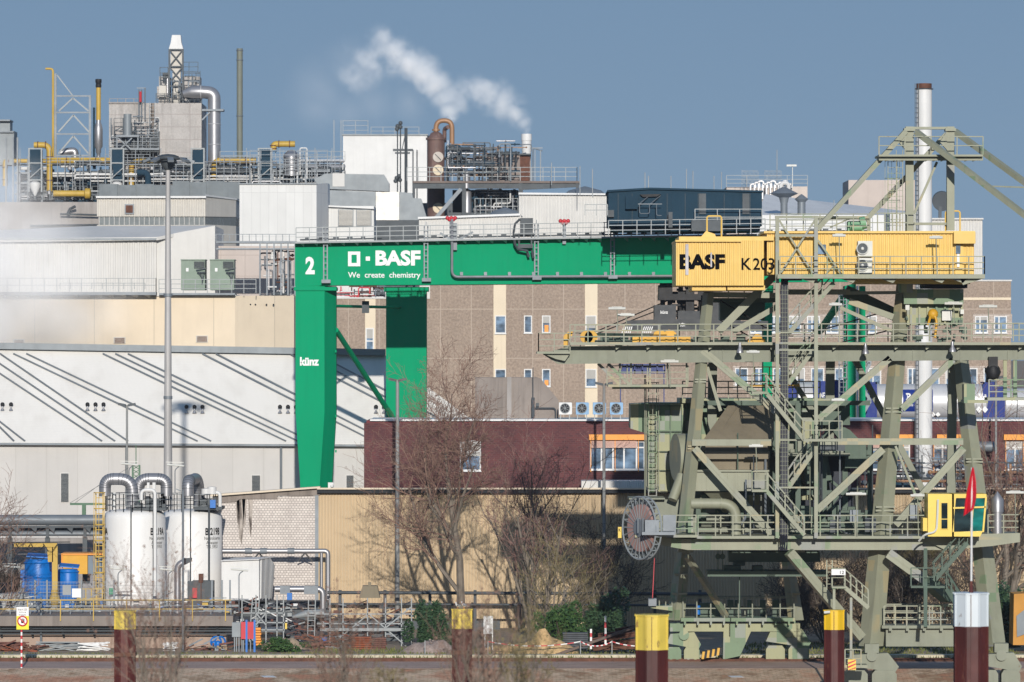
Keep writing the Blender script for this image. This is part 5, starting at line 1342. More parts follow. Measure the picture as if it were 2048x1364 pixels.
m = MB(); m.pb(341,99,364,140,LD+.5,1.4); m.pb(345,140,361,160,LD+.5,1.4); m.prism([(345,160),(361,160),(359,168),(347,168)],LD+.5,1.4); m.pb(347,168,360,206,LD+.6,1.2); part('duct', m, M['offwhite_sheet'], o)
m = MB()
for x in (338.5,366): 
    for D in (LD+.1,LD+2.3): m.bar(P(x,98,D),P(x,206,D),.17)
for y in (99,133,172): m.bar(P(338,y,LD+.1),P(366,y,LD+.1),.14)
for y0,y1 in ((100,132),(134,164)): m.bar(P(339,y0,LD+.08),P(365,y1,LD+.08),.12); m.bar(P(365,y0,LD+.12),P(339,y1,LD+.12),.12)
part('frame', m, M['steel_dark'], o)
o = thing('exhaust_duct', 'thick shiny silver duct that bends down beside the concrete tower', 'duct', P(428,330,LD-1))
m = MB(); pts = rnd_path([P(402,184,LD-.5),P(428.5,186,LD-.5),P(428.5,440,LD-.5)],1.35,10); m.tube(pts,.73,24); part('pipe', m, M['silver'], o)
m = MB(); pts = [P(366,188,LD-.5),P(374,186,LD-.5),P(384,184,LD-.5),P(405,184,LD-.5)]; m.tube(pts,[.4,.55,.73,.73],24); part('reducer', m, M['silver'], o)
m = MB(); m.ring(P(402,184,LD-.5),(1,0,0),.76,.06,24,6)
for y in (248,289): m.ring(P(428.5,y,LD-.5),(0,0,1),.75,.04,24,5)
part('flange', m, M['silver_bright'], o)
m = MB(); m.pb(404,218,447,222,LD-1.4,2.2); m.bar(P(404,240,LD-1),P(420,224,LD-1),.15); part('support', m, M['steel'], o)
o = thing('flare_stack', 'yellow vent stack with black head and silver lower body beside the lattice tower', 'stack', P(197,318,LD))
m = MB(); c = P(197,318,LD); k_ = LD/F
m.lathe(P(197,240,LD),[(.27,0),(.27,3.7)],14); part('shaft', m, M['yellow_pipe'], o)
m = MB(); m.lathe(P(197,175,LD),[(.3,0),(.33,.1),(.33,.35),(.28,.4),(.36,.6),(.36,.95),(.28,.97)],14); part('head', m, M['black'], o)
m = MB(); m.lathe(P(197,314,LD),[(.22,0),(.22,.4),(.3,.5),(.3,.9),(.48,1.2),(.48,3.2),(.4,3.6),(.26,4.0),(.26,4.3)],16); part('lower_body', m, M['silver'], o)
m = MB(); m.cyl(P(188,318,LD),P(188,215,LD),.13,8); part('side_pipe', m, M['navy'], o)
o = thing('lattice_tower', 'open grey lattice tower with inverted V bracing left of the flare stack', 'tower', P(146,318,LD))
m = MB()
for D in (LD-.8,LD+2.5):
    m.bar(P(111,318,D),P(111,147,D),.26); m.bar(P(180,318,D),P(180,191,D),.26)
    for y in (192,225,268,311): m.bar(P(111,y,D),P(182,y,D),.17)
for x in (111,180):
    for y in (192,225,268,311): m.bar(P(x,y,LD-.8),P(x,y,LD+2.5),.15)
part('frame', m, M['steel'], o)
for (a,l,r) in (((146,196),(118,222),(177,222)),((147,230),(117,264),(178,264)),((147,272),(117,307),(177,307))):
    m = MB(); m.bar(P(*a,LD-.9),P(*l,LD-.9),.17); m.bar(P(*a,LD-.9),P(*r,LD-.9),.17); part('brace', m, M['rail'], o)
m = MB(); m.bar(P(114,150,LD-.8),P(146,192,LD-.8),.12); part('brace', m, M['rail'], o)
m = MB(); m.tube(rnd_path([P(106,320,LD-1),P(106,137.5,LD-1),P(91,137.5,LD-1)],.35,5),.13,10); solid('vent_pipe', m, M['yellow_pipe'], 'thin yellow vent pipe with a hooked top along the lattice tower', 'pipe')
m = MB(); c = P(479.5,440,640); r_ = 6*640/F; h_ = P(0,97,640).z-c.z; m.lathe(c,[(r_,0),(r_,h_),(r_*.8,h_),(r_*.8,h_-.5)],16)
o = thing('thin_chimney', 'slim greenish grey chimney standing alone against the sky', 'chimney', c); part('shaft', m, mat('grey green chimney',(124,128,116),.6,0,.06,.25), o)
m = MB()
for y in (101,120,232): m.ring(P(479.5,y,640),(0,0,1),r_+.03,.06,16,5)
part('band', m, M['steel'], o)
# yellow gas main and its risers
for pts, r_, lab in (([(20,322),(10,322),(10,372)],.27,'yellow pipe end dropping into the steam at the far left'),([(18,322),(92,322)],.25,'short yellow pipe length behind the leftmost filter box'),([(68,290),(99,290),(99,384)],.34,'yellow pipe arching over the leftmost filter box and down'),
        ([(104,321),(221,321)],.36,'long straight yellow main under the lattice tower'),([(325,323),(263,323),(263,370)],.32,'yellow pipe turning down between the left filter boxes'),([(512,321),(428,321),(428,365)],.34,'yellow pipe turning down right of the silver duct'),
        ([(547,300),(547,288),(590,288)],.34,'short yellow pipe on top of the rightmost filter box')):
    m = MB(); q = [P(x,y,LD-2) for x,y in pts]; m.tube(rnd_path(q,.8,6),r_,12)
    o = thing('yellow_pipe', lab, 'pipe', q[0], 'yellow gas pipes of the upper left plant'); part('pipe', m, M['yellow_pipe'], o)
    m = MB()
    for a,b in zip(q,q[1:]):
        for f in (.25,.75): p = a.lerp(b,f); d_ = (b-a).normalized(); m.cyl(p-d_*.05,p+d_*.05,r_*1.25,12)
    part('flange', m, M['rust'], o)
for x, lab in ((58,'dark framed filter box at far left under the yellow arch'),(222,'dark framed filter box in front of the concrete tower'),(383,'dark framed filter box below the silver bent duct'),(517,'dark framed filter box right of the slim chimney')):
    o = thing('filter_box', lab, 'filter box', P(x+12,372,LD-4), 'dark framed filter boxes')
    m = MB(); m.pb(x+2,299,x+24,330,LD-4,2.2); m.prism([(x+2,330),(x+24,330),(x+19,350),(x+7,350)],LD-4,2.0); m.pb(x+4,338,x+22,360,LD-3.6,1.6); part('box', m, M['navy'], o)
    m = MB()
    for q in (x,x+25):
        m.bar(P(q,296,LD-4.1),P(q,384,LD-4.1),.16); m.bar(P(q,296,LD-1.6),P(q,384,LD-1.6),.16)
    for y in (297,326,360): m.bar(P(x,y,LD-4.1),P(x+25,y,LD-4.1),.13)
    m.bar(P(x,357,LD-4.15),P(x+25,335,LD-4.15),.09); part('frame', m, M['rail'], o)
    m = MB(); m.lathe(P(x+12,376,LD-3.4),[(.1,-.9),(.6,.1),(.62,.5),(.4,.75),(.02,.8)],14); part('dust_hopper', m, M['white'], o)
o = thing('pipe_bridge', 'long pipe bridge packed with white and grey pipes along the upper left plant', 'pipe bridge', P(340,400,LD))
m = MB()
for x in list(range(38,690,46)):
    for D in (LD-1,LD+3): m.bar(P(x,405,D),P(x,322,D),.2)
for y in (330,346,366,388):
    for D in (LD-1,LD+3): m.bar(P(30,y,D),P(690,y,D),.2)
part('frame', m, M['steel'], o)
q = random.Random(5)
for y, x0, x1, mt, r_ in ((337,40,94,'white',.2),(347,105,200,'white',.13),(352,105,200,'white',.09),(338,400,470,'white',.14),(350,425,560,'white',.12),(356,430,640,'silver_bright',.14),(322,590,688,'silver_bright',.2),(334,600,690,'silver',.25),(342,200,340,'steel',.2),(372,200,345,'silver',.14),(333,120,165,'white',.12)):
    m = MB(); m.tube([P(x0,y,LD-1.4),P(x1,y,LD-1.4)],r_,8); part('main_pipe', m, M[mt], o)
pipes(o, 90, 40, 680, 332, 402, LD-1.2, LD+3, 21, ['steel_dark','steel_dark','navy','navy','white','silver','steel','steel_dark'], .05, .14)
m = MB(); m.rail([P(40,400,LD-2),P(200,400,LD-2)],1.6,.9,.035,3); m.rail([P(440,322,LD-1),P(690,322,LD-1)],1.1,1.6,.03,2); part('railing', m, M['rail'], o)
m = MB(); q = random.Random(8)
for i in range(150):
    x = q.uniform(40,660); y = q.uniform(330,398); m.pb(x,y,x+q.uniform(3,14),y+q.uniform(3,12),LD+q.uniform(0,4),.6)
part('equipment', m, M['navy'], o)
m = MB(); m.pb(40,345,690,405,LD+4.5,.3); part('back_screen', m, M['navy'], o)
o = thing('heat_exchanger', 'horizontal yellow ribbed vessel with flanged right end behind the steam', 'vessel', P(145,396,LD-4))
m = MB(); m.cyl(P(107,387,LD-4),P(172,387,LD-4),.36,16); part('shell', m, M['yellow_pipe'], o)
m = MB(); m.tube([P(168,387,LD-4),P(171,387,LD-4),P(180,387,LD-4),P(182,387,LD-4)],[.3,.62,.58,.3],16); part('head', m, M['yellow_pipe'], o)
o = thing('reactor_vessel', 'small silver upright vessel with platform below the short yellow pipe', 'vessel', P(583,350,LD-3))
m = MB(); m.lathe(P(583,352,LD-3),[(.9,0),(.9,2.0),(1.0,2.05),(1.0,2.2),(.85,2.5),(.4,2.9),(.02,3.0)],20); part('shell', m, M['silver'], o)
m = MB(); m.rail([P(562,350,LD-4.2),P(606,350,LD-4.2)],1.8,.5,.035,3); m.pb(540,338,660,344,LD-3,3)
for x in (545,583,612): m.bar(P(x,340,LD-3),P(x,404,LD-3),.3)
part('platform', m, M['steel'], o)
m = MB(); m.tube(rnd_path([P(600,350,LD-4),P(600,296,LD-4),P(614,296,LD-4),P(614,358,LD-4)],.2,4),.08,6); part('pipe', m, M['white'], o)
m = MB(); m.tube(rnd_path([P(120,306,LD+1),P(140,302,LD+1),P(150,302,LD+1),P(150,318,LD+1)],.7,6),.42,14); solid('silver_bend', m, M['silver'], 'small silver duct bend at the foot of the lattice tower', 'duct')
m = MB(); m.tube(rnd_path([P(274,345,LD-4),P(296,345,LD-4),P(296,394,LD-4)],.7,6),.36,12); solid('black_pipe_bend', m, M['navy'], 'black pipe bend just left of the tall mast head', 'pipe')
o = thing('exhaust_stack', 'short grey exhaust stack on a small steel frame against the concrete tower', 'stack', P(255,300,LD-2))
m = MB(); m.lathe(P(255,272,LD-2),[(.46,0),(.46,2.5)],16); part('shaft', m, M['grey_sheet'], o)
m = MB(); m.pb(232,270,278,274,LD-3,2)
for x in (234,276): m.bar(P(x,274,LD-2.8),P(x,300,LD-2.8),.14)
m.bar(P(236,276,LD-2.9),P(262,298,LD-2.9),.12); m.bar(P(264,276,LD-2.9),P(240,298,LD-2.9),.12); part('frame', m, M['steel'], o)
m = MB()
for x, mt in ((278,0),(283,0),(290,0)): m.cyl(P(x,240,LD+.8),P(x,176+(x%5),LD+.8),.09,6)
m.bar(P(274,176,LD+.8),P(292,176,LD+.8),.1); solid('roof_piping', m, M['steel'], 'thin upright pipes rising between the two concrete blocks', 'piping')
m = MB(); m.cyl(P(281,204,LD+.6),P(281,183,LD+.6),.14,8); solid('red_valve', m, M['red'], 'red upright valve between the concrete blocks', 'valve')
o = thing('silo_frame', 'pale grey steel tower cut by the left edge, partly in steam', 'tower', P(0,360,LD))
m = MB(); m.pb(-40,262,28,330,LD-2,4); m.pb(-40,240,20,262,LD-1.4,3); m.pb(13,280,26,330,LD-2.3,1); part('casing', m, M['grey_sheet'], o)
m = MB(); m.pb(-40,239,20,242,LD-2.2,4); m.pb(-40,262,27,265,LD-2.4,4.4)
for x in (12,26,35): m.bar(P(x,275,LD-2.6),P(x,405,LD-2.6),.18)
part('frame', m, M['steel'], o)
# low concrete range under the plant
m = MB(); m.pb(-80,404,200,520,545,10); b = bld('concrete_range', 'plain pale concrete range behind the steam at the left edge', 'building', 545, m, M['concrete'])
m = MB(); m.tube([P(60,452,544),P(196,450,544)],.12,8); m.tube([P(120,428,544),P(196,430,544)],.1,8); m.tube([P(135,428,544),P(140,418,544),P(150,413,543.6)],.15,8); part('wall_pipe', m, M['steel_dark'], b)
# pipe deck over the concrete store
o = thing('pipe_deck', 'grey steel pipe deck with red valves between the cream building and the gantry leg', 'steel structure', P(520,590,462))
m = MB(); m.pb(432,482,592,486,462,2.5); m.pb(432,496,592,499,462,2.5)
for x in range(520,592,14): m.bar(P(x,486,462.1),P(x,590,462.1),.12)
m.rail([P(432,482,462),P(592,482,462)],.6,.6,.03,1); part('frame', m, M['steel'], o)
pipes(o, 34, 520, 590, 500, 590, 462, 465, 31, ['steel','steel_dark','rust','silver','white'], .04, .1)
o = thing('roof_piping', 'row of small grey pipes and red valves on the block between the gantry legs', 'piping', P(722,597,481))
pipes(o, 40, 672, 772, 572, 597, 478, 484, 33, ['steel','white','rust','red','steel_dark'], .04, .09)
o = thing('process_piping', 'fine pipes, ladders and handrails in front of the pipe bridge and filter boxes', 'piping', P(330,400,LD-3))
pipes(o, 96, 150, 690, 322, 400, LD-3, LD-1.6, 61, ['white','steel','steel_dark','steel_dark','silver','navy','white','steel'], .04, .1)
m = MB()
for i in range(46): x = 40+i*14+(i*37)%9; m.bar(P(x,400,LD-3.2),P(x,(296,312,322,330)[i%4],LD-3.2),.07)
for x0, x1, y in ((60,200,318),(210,300,312),(300,390,318),(440,520,314),(540,680,318)): m.rail([P(x0,y+16,LD-3.2),P(x1,y+16,LD-3.2)],1.1,1.2,.03,3)
part('scaffold', m, M['steel'], o)
q = random.Random(77)
for i in range(60): p = P(q.uniform(50,680),q.uniform(330,396),LD-2.5); m = MB(); m.ball(p,q.uniform(.12,.34),7); part('valve', m, M[q.choice(['steel_dark','navy','silver'])], o)
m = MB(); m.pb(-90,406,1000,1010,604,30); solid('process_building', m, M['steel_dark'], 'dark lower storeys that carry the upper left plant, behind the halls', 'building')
o = thing('access_scaffold', 'fine steel scaffold and stairs in front of the concrete tower', 'scaffold', P(265,300,LD-1.4))
m = MB()
for x in (228,246,264,282,300,316): m.bar(P(x,318,LD-1.6),P(x,232+(x%5)*4,LD-1.6),.09)
for y in (246,262,280,300): m.rail([P(228,y+8,LD-1.6),P(316,y+8,LD-1.6)],1.0,1.3,.03,2)
for a,b in (((228,262),(264,246)),((264,300),(300,280)),((300,262),(316,246))): m.bar(P(*a,LD-1.7),P(*b,LD-1.7),.12)
part('tubes', m, M['steel_dark'], o)
q = random.Random(15); m = MB(); m.pb(226,300,318,304,LD-1.6,2)
for i in range(26): x = q.uniform(226,312); y = q.uniform(262,300); m.pb(x,y,x+q.uniform(3,9),302,LD-1.2+q.random(),.4)
part('equipment', m, M['steel_dark'], o)
pipes(o, 30, 222, 318, 232, 318, LD-1.4, LD+.6, 71, ['steel','steel_dark','silver','white','navy'], .04, .1)
o = thing('access_scaffold', 'fine steel scaffold around the small silver vessel and rightmost filter box', 'scaffold', P(600,340,LD-4.4))
m = MB()
for x in (500,520,542,560,596,612,630,655): m.bar(P(x,404,LD-4.6),P(x,296+(x%7)*3,LD-4.6),.09)
for y in (318,340,366,388): m.rail([P(500,y,LD-4.6),P(655,y,LD-4.6)],1.0,1.2,.03,2)
part('tubes', m, M['steel'], o)
pipes(o, 36, 500, 680, 318, 400, LD-4.4, LD-2, 72, ['white','steel_dark','silver','navy','steel'], .04, .11)
o = thing('roof_gallery', 'rails, ladders and thin pipes around the white exhaust duct on the concrete tower', 'gallery', P(360,206,LD+2))
m = MB()
for x in (322,330,338,368,376,384,392,400): m.bar(P(x,206,LD+1.2),P(x,130+(x%9)*3,LD+1.2),.08)
for y in (146,160,178,196): m.bar(P(320,y,LD+1.2),P(338,y,LD+1.2),.08); m.bar(P(366,y,LD+1.2),P(400,y,LD+1.2),.08)
m.rail([P(314,206,LD-.2),P(404,206,LD-.2)],1.1,.9,.03,3); part('tubes', m, M['steel_dark'], o)
pipes(o, 14, 322, 400, 150, 204, LD-.1, LD+1, 73, ['steel','silver','steel_dark'], .04, .1)
o = thing('deck_piping', 'tall frames and bent pipes above the steel deck between scrubber and white stack', 'piping', P(960,362,DKD))
pipes(o, 44, 896, 1040, 280, 362, DKD-.2, DKD+1, 74, ['steel','steel_dark','silver','navy','steel_dark'], .04, .1)
m = MB()
for x in (900,915,932,948,966,984): m.bar(P(x,362,DKD-.1),P(x,286+(x%11)*2,DKD-.1),.1)
for y in (296,312,330,346): m.bar(P(896,y,DKD-.1),P(992,y,DKD-.1),.09)
part('frame', m, M['steel_dark'], o)
# lightning rods
for (x,y0,y1,D) in ((1290,345,388,500),(1297,352,388,500),(1342,352,388,520),(1373,338,388,540),(1386,342,388,540),(1428,352,380,560),(1443,344,378,560),(1160,332,390,500),(1185,338,395,480),(1103,325,370,570),(1554,300,375,565),(1668,400,425,530),(530,200,0,0)):
    if D == 0: continue
    m = MB(); m.cyl(P(x,y1,D),P(x,y0,D),.045,5); solid('lightning_rod', m, M['rail'], 'thin pale lightning rod above the roofs right of the steel deck', 'lightning rod', 'lightning rods on the far roofs')
m = MB(); m.bar(P(1573,331,560),P(1593,331,560),.28,.2); m.bar(P(1585,331,560.2),P(1585,395,560.2),.06); solid('roof_lamp', m, M['lamp_white'], 'thin lamp with a white flat head above the pale roof pipes', 'lamp')
# ---------------------------------------------------------------- waste water tanks and yard, left foreground
PZ = P(0,1232,316).z                                   # top of the raised tank yard
o = thing('retaining_wall', 'low concrete retaining wall with an overhanging lip and pipes under it', 'wall', V(P(220,0,317).x, 317, 0))
M['wall_pink'] = mat('pinkish concrete', (180,158,142), .9, 0, .08, .25, .4, (90,80,70), .2)
m = MB(); m.box(P(-60,0,317).x,P(452,0,317).x,317.2,340,-.2,PZ-.02); part('wall', m, M['wall_pink'], o)
m = MB(); m.box(P(-60,0,316).x,P(466,0,316).x,316,318,P(0,1252,316).z,PZ); part('lip', m, M['concrete_old'], o)
m = MB()
for y, r_ in ((1256,.08),(1262,.07),(1268,.05)): m.tube([P(-60,y,316.6),P(470,y,316.6)],r_,8)
for x in range(0,460,62): m.bar(P(x,1253,316.4),P(x+4,1274,317.1),.12)
part('wall_pipe', m, M['steel_dark'], o)
m = MB(); q = random.Random(4)
for i in range(7): x = 55+i*66; m.bar(P(x,1242,315.9),P(x,1199,315.9),.06)
part('yellow_post', m, M['yellow_pipe'], o)
m = MB(); m.bar(P(-60,1200,315.9),P(462,1200,315.9),.05); m.bar(P(-60,1218,315.9),P(462,1218,315.9),.045); part('hand_rail', m, M['yellow_pipe'], o)
m = MB(); m.rail([P(-60,1232,318),P(462,1232,318)],.95,1.2,.025,3); m.tube([P(-60,1201,317),P(470,1201,317)],.04,6); part('back_rail', m, M['steel'], o)
# mesh fence on the yard
o = thing('mesh_fence', 'grey wire mesh fence with upright posts in front of the blue tanks', 'fence', P(230,1218,319))
m = MB()
for x in (42,70,94,163,228,330,424,444,460): m.bar(P(x,1224,319),P(x,1160,319),.1)
part('posts', m, M['steel'], o)
m = MB()
for x in range(42,164,3): m.bar(P(x,1222,319),P(x,1163,319),.012)
for x in range(164,232,3): m.bar(P(x,1222,319),P(x,1163,319),.012)
for y in range(1164,1222,7): m.bar(P(42,y,319),P(330,y,319),.016)
part('mesh', m, M['rail'], o)
m = MB(); m.pb(144,1177,162,1195,318.9,.03); part('sign', m, M['letter_white'], o)
m = MB(); m.pb(125,1170,142,1190,318.9,.03); part('sign', m, M['rail'], o)
# white tanks
def tank(xc, D, rpx, ytop, name_label, texts):
    c = P(xc, 0, D); c.z = PZ; r_ = rpx*D/F; h_ = P(0,ytop,D).z - PZ
    o = thing('storage_tank', name_label, 'tank', c, 'white waste water tanks')
    m = MB(); m.lathe(c,[(r_,0),(r_,h_-.55),(r_*.975,h_-.25),(r_*.9,h_-.05),(r_*.78,h_+.06),(.05,h_+.16)],48); part('shell', m, M['tank_white'], o)
    def wrap(ang):
        def f(p):
            a = ang + (p.x - c.x)/r_; return V(c.x + (r_+.015)*math.sin(a), c.y - (r_+.015)*math.cos(a), p.z)
        return f
    lt = []
    for ang, num in texts:
        for s_, w_, y0, y1, bd in ((num,40,1054,1069,.03),('Neutralisiertes',44,1071.5,1078,.0),('Abwasser',32,1080,1087,.0),('Tel. 5953',30,1088.5,1095,.0)):
            lt.append(text_mb(s_, xc-w_/2 if s_[0] in 'BN' else xc-18, y0, xc+w_/2 if s_[0] in 'BN' else xc-18+w_, y1, D, bd, wrap(ang), .0))
    part('lettering', join(*lt), M['letter_black'], o)
    m = MB(); pts = [c + V(math.cos(2*math.pi*i/20)*r_*.93, math.sin(2*math.pi*i/20)*r_*.93, h_) for i in range(21)]
    m.rail(pts,1.12,.8,.026,3); part('railing', m, M['rail'], o)
    return o, c, r_, h_
M['tank_white'] = mat('tank white', (240,239,236), .4, 0, .03, .05, .4, (120,110,100))
TA, ca, ra, ha = tank(269,330,62,1022,'nearer white cylindrical tank, left one of the two, with black lettering',[(-1.27,'B 219A'),(.93,'B 219A')])
TB, cb, rb, hb = tank(384,335,60,1022,'white cylindrical tank standing right behind its twin, with a B 219B marking',[(.85,'B 219B'),(-1.6,'B 219B')])
def tp(par, name, pts, r_, mt='silver', rad=.9, n=14, taper=None):
    m = MB(); m.tube(rnd_path(pts,rad,8),r_,n); return part(name, m, M[mt], par)
def segs(par, pts, r_):
    m = MB(); a = rnd_path(pts,1.0,7)
    for u, v in list(zip(a,a[1:])): m.ring((u+v)/2,(v-u),r_+.004,.012,14,4)
    part('seams', m, M['steel'], par)
for par, pts in ((TA,[P(210,992,329),P(210,958,329),P(265,958,329),P(265,1022,329)]),(TA,[P(277,1000,331),P(277,958,331),P(333,958,331),P(333,992,331)]),(TB,[P(376,992,332),P(376,962,332),V(P(390,0,332).x,335,P(0,958,333).z),V(P(393,0,332).x,335.5,P(0,1015,333).z)])):
    pp = tp(par,'elbow_pipe',pts,.37,'silver',1.0,20)
    m = MB(); a = rnd_path(pts,1.0,7)
    for u, v in list(zip(a,a[1:])): m.ring(u,(v-u),.372,.014,18,4)
    part('seams', m, M['steel_dark'], pp)
tp(TA,'white_pipe',[P(283,1000,328.2),P(283,980,328.2),P(310,980,328.2),P(310,1192,327.9)],.11,'white',.3,10)
tp(TA,'white_pipe',[P(229,1020,329),P(229,985,329)],.1,'white',.3,10)
tp(TB,'white_pipe',[P(424,985,334),P(440,985,334),P(440,1024,334)],.12,'white',.3,10)
m = MB(); m.lathe(P(412,990,334),[(.3,0),(.3,.4),(.05,.42)],14); m.lathe(P(424,988,334),[(.28,0),(.28,.45),(.05,.47)],14); m.pb(294,965,299,978,330,.2); m.pb(305,965,311,978,330,.2); part('vent_pots', m, M['white'], TB)
m = MB()
for i in range(16): x = rnd.uniform(290,320); m.pb(x,rnd.uniform(992,1010),x+rnd.uniform(4,12),1018,329+rnd.random()*2,.5)
m.pb(266,1016,332,1021,328.6,2.6); m.ball(P(276,1010,328.6),.22,10); m.tube([P(268,1010,328.6),P(286,1010,328.6)],.12,8); part('agitator', m, M['steel_dark'], TA)
m = MB()
for i in range(16): x = rnd.uniform(390,430); m.pb(x,rnd.uniform(994,1008),x+rnd.uniform(4,12),1016,333+rnd.random()*3,.5)
m.pb(388,1014,444,1020,333,3.4); part('agitator', m, M['steel_dark'], TB)
m = MB(); m.pb(420,1000,431,1016,332.6,.4); part('motor', m, M['blue'], TB)
for par, x, D, r_ in ((TA,262,327.9,.045),(TB,381,332.7,.045),(TB,418,333,.07),(TA,306,327.95,.025)):
    m = MB(); m.cyl(P(x,1215,D),P(x,1010 if x != 306 else 1024,D),r_,6); part('conduit', m, M['steel_dark'], par)
m = MB(); m.ladder(P(199,1240,327.5),P(199,985,327.5),.45,(1,0,0),.035,.32,.35,(0,-1,0)); m.rail([P(150,1216,326),P(205,1216,326)],1.2,.35,.04,2); part('caged_ladder', m, M['yellow_pipe'], TA)
m = MB(); m.pb(218,1176,226,1189,327.9,.04); part('rescue_sign', m, mat('green sign',(30,140,100),.5), TA)
# tall mast with a ring of lights
c = P(336,0,345); c.z = 0; hz = P(0,328,345).z; k_ = 345/F
o = thing('light_mast', 'very tall tapered grey mast with a ring of lights rising behind the white tanks', 'light mast', c)
m = MB(); m.tube([c,c+V(0,0,hz)],10.5*k_,18,True,4.6*k_); part('shaft', m, mat('mast steel',(184,182,180),.5,.1,.06,.2), o)
for z in (P(0,795,345).z,P(0,590,345).z): m = MB(); m.lathe(c+V(0,0,z),[(8.5*k_,-.1),(8.9*k_,-.1),(8.9*k_,.1),(8.2*k_,.1)],18); part('joint_band', m, M['steel'], o)
m = MB(); t_ = c+V(0,0,hz); m.lathe(t_,[(.18,-.4),(.45,-.1),(.5,.25),(.7,.33),(.72,.5),(.4,.62),(.05,.66)],20); m.ring(t_+V(0,0,.35),(0,0,1),1.25,.06,28,6)
for i in range(9):
    a = 2*math.pi*i/9; p = t_+V(math.cos(a)*1.25,math.sin(a)*1.25,.3); m.bar(t_+V(0,0,.35),p,.06)
part('crown', m, M['steel_dark'], o)
for i in range(9):
    a = 2*math.pi*i/9; p = t_+V(math.cos(a)*1.45,math.sin(a)*1.45,.25); m = MB(); m.bar(p-V(math.cos(a)*.25,math.sin(a)*.25,-.1),p+V(math.cos(a)*.3,math.sin(a)*.3,-.12),.4,.14); part('floodlight', m, M['steel'], o)
# lamp posts
def lamp_post(x, D, ytop, r_, label, rust=False):
    c = P(x,0,D); c.z = 0; h_ = P(0,ytop,D).z; o = thing('lamp_post', label, 'lamp post', c, 'floodlight posts in front of the warehouses')
    m = MB(); m.tube([c,c+V(0,0,h_)],r_,10,True,r_*.7); part('pole', m, M['post_steel'], o)
    for s_ in (-1,1):
        m = MB(); p = c+V(s_*.32,-.1,h_+.02); m.bar(p-V(.24,0,.05*s_),p+V(.24,0,.05*s_),.5,.16); m.bar(c+V(0,0,h_-.05),p,.07); part('floodlight', m, M['steel_dark'], o)
    return o
M['post_steel'] = mat('weathered post', (150,152,150), .6, .1, .1, .35, 1.0, (110,74,54))
lamp_post(254,348,810,.1,'grey twin lamp post standing behind the left white tank')
lamp_post(795,338,760,.16,'grey twin lamp post before the sandy warehouse and green gantry legs')
lamp_post(1208,338.5,768,.13,'twin lamp post in the crane shadow, left of the cable reel')
lamp_post(1992,345,755,.1,'thin lamp post seen right of the crane leg and tank container')
# tube lamps of the tank yard
def yard_lamp(x, y, yb, D, label):
    c = P(x,yb,D); o = thing('tube_lamp', label, 'lamp', c, 'tube lamps of the tank yard'); t_ = P(x,y,D)
    m = MB(); m.tube(rnd_path([c,P(x,y+10,D),P(x+8,y+4,D)],.2,4),.035,6); part('pole', m, M['steel'], o)
    m = MB(); m.tube([P(x-16,y,D-.1),P(x+18,y+3,D-.1)],.06,8); m.bar(P(x-18,y-5,D),P(x+18,y-4,D),.04)
    for f in (-12,0,12): m.bar(P(x+f,y-5,D),P(x+f,y,D),.03)
    part('fitting', m, M['lamp_white'], o)
yard_lamp(236,1136,1225,321,'tube lamp in front of the left white tank'); yard_lamp(336,1138,1225,320,'tube lamp between the two white tanks beside the bent silver vent'); yard_lamp(478,1138,1225,322,'tube lamp in front of the white tarpaulin tent'); yard_lamp(23,1132,1225,322,'tube lamp left of the blue tanks'); yard_lamp(258,927,985,336,'tube lamp high above the left tank elbows'); yard_lamp(350,929,985,336,'tube lamp on the mast side above the right tank')
# green lattice post
o = thing('lattice_post', 'slim green lattice post with a cross arm behind the tanks', 'post', P(272,1260,346))
m = MB()
for x in (265.5,279): m.bar(P(x,1200,346),P(x,930,346),.12)
for i in range(14): m.bar(P(265.5,930+i*9,346),P(279,939+i*9,346),.05); m.bar(P(279,930+i*9,346),P(265.5,939+i*9,346),.05)
m.bar(P(272,930,346),P(272,890,346),.06); m.bar(P(140,1008,346),P(210,1008,346),.14); m.bar(P(168,1008,346),P(168,1030,346),.25); part('lattice', m, mat('post green',(92,126,100),.6), o)
m = MB(); m.cyl(P(140,1006,345.9),P(258,935,345.9),.012,5); m.cyl(P(150,1006,345.9),P(205,965,345.9),.012,5); part('wires', m, M['steel_dark'], o)
# pipe bridge at the far left
o = thing('pipe_bridge', 'fat grey pipes on a steel bridge running to the left white tank', 'pipe bridge', P(90,1240,338))
for y, r_ in ((1040,.34),(1067,.17)): m = MB(); m.tube([P(-80,y,338),P(206,y,338)],r_,16); part('pipe', m, M['steel'], o)
m = MB(); m.bar(P(-80,1054,337.6),P(206,1053,337.6),.14); m.bar(P(-80,1060,338.4),P(206,1060,338.4),.2,.3)
for x in (20,95,170): m.bar(P(x,1050,337.8),P(x,1075,337.8),.2); m.bar(P(x,1075,338),P(x,1250,338),.3)
for x in range(-10,200,36): m.slab([P(x,1056,337.5),P(x+12,1056,337.5),P(x+10,1066,337.5)],(0,.08,0))
part('frame', m, M['steel_dark'], o)
m = MB(); m.pb(-80,1076,206,1260,346,.5); m.pb(165,1072,186,1150,345,1); solid('yard_wall', m, M['concrete'], 'plain grey concrete wall behind the blue tanks and pipe bridge', 'wall')
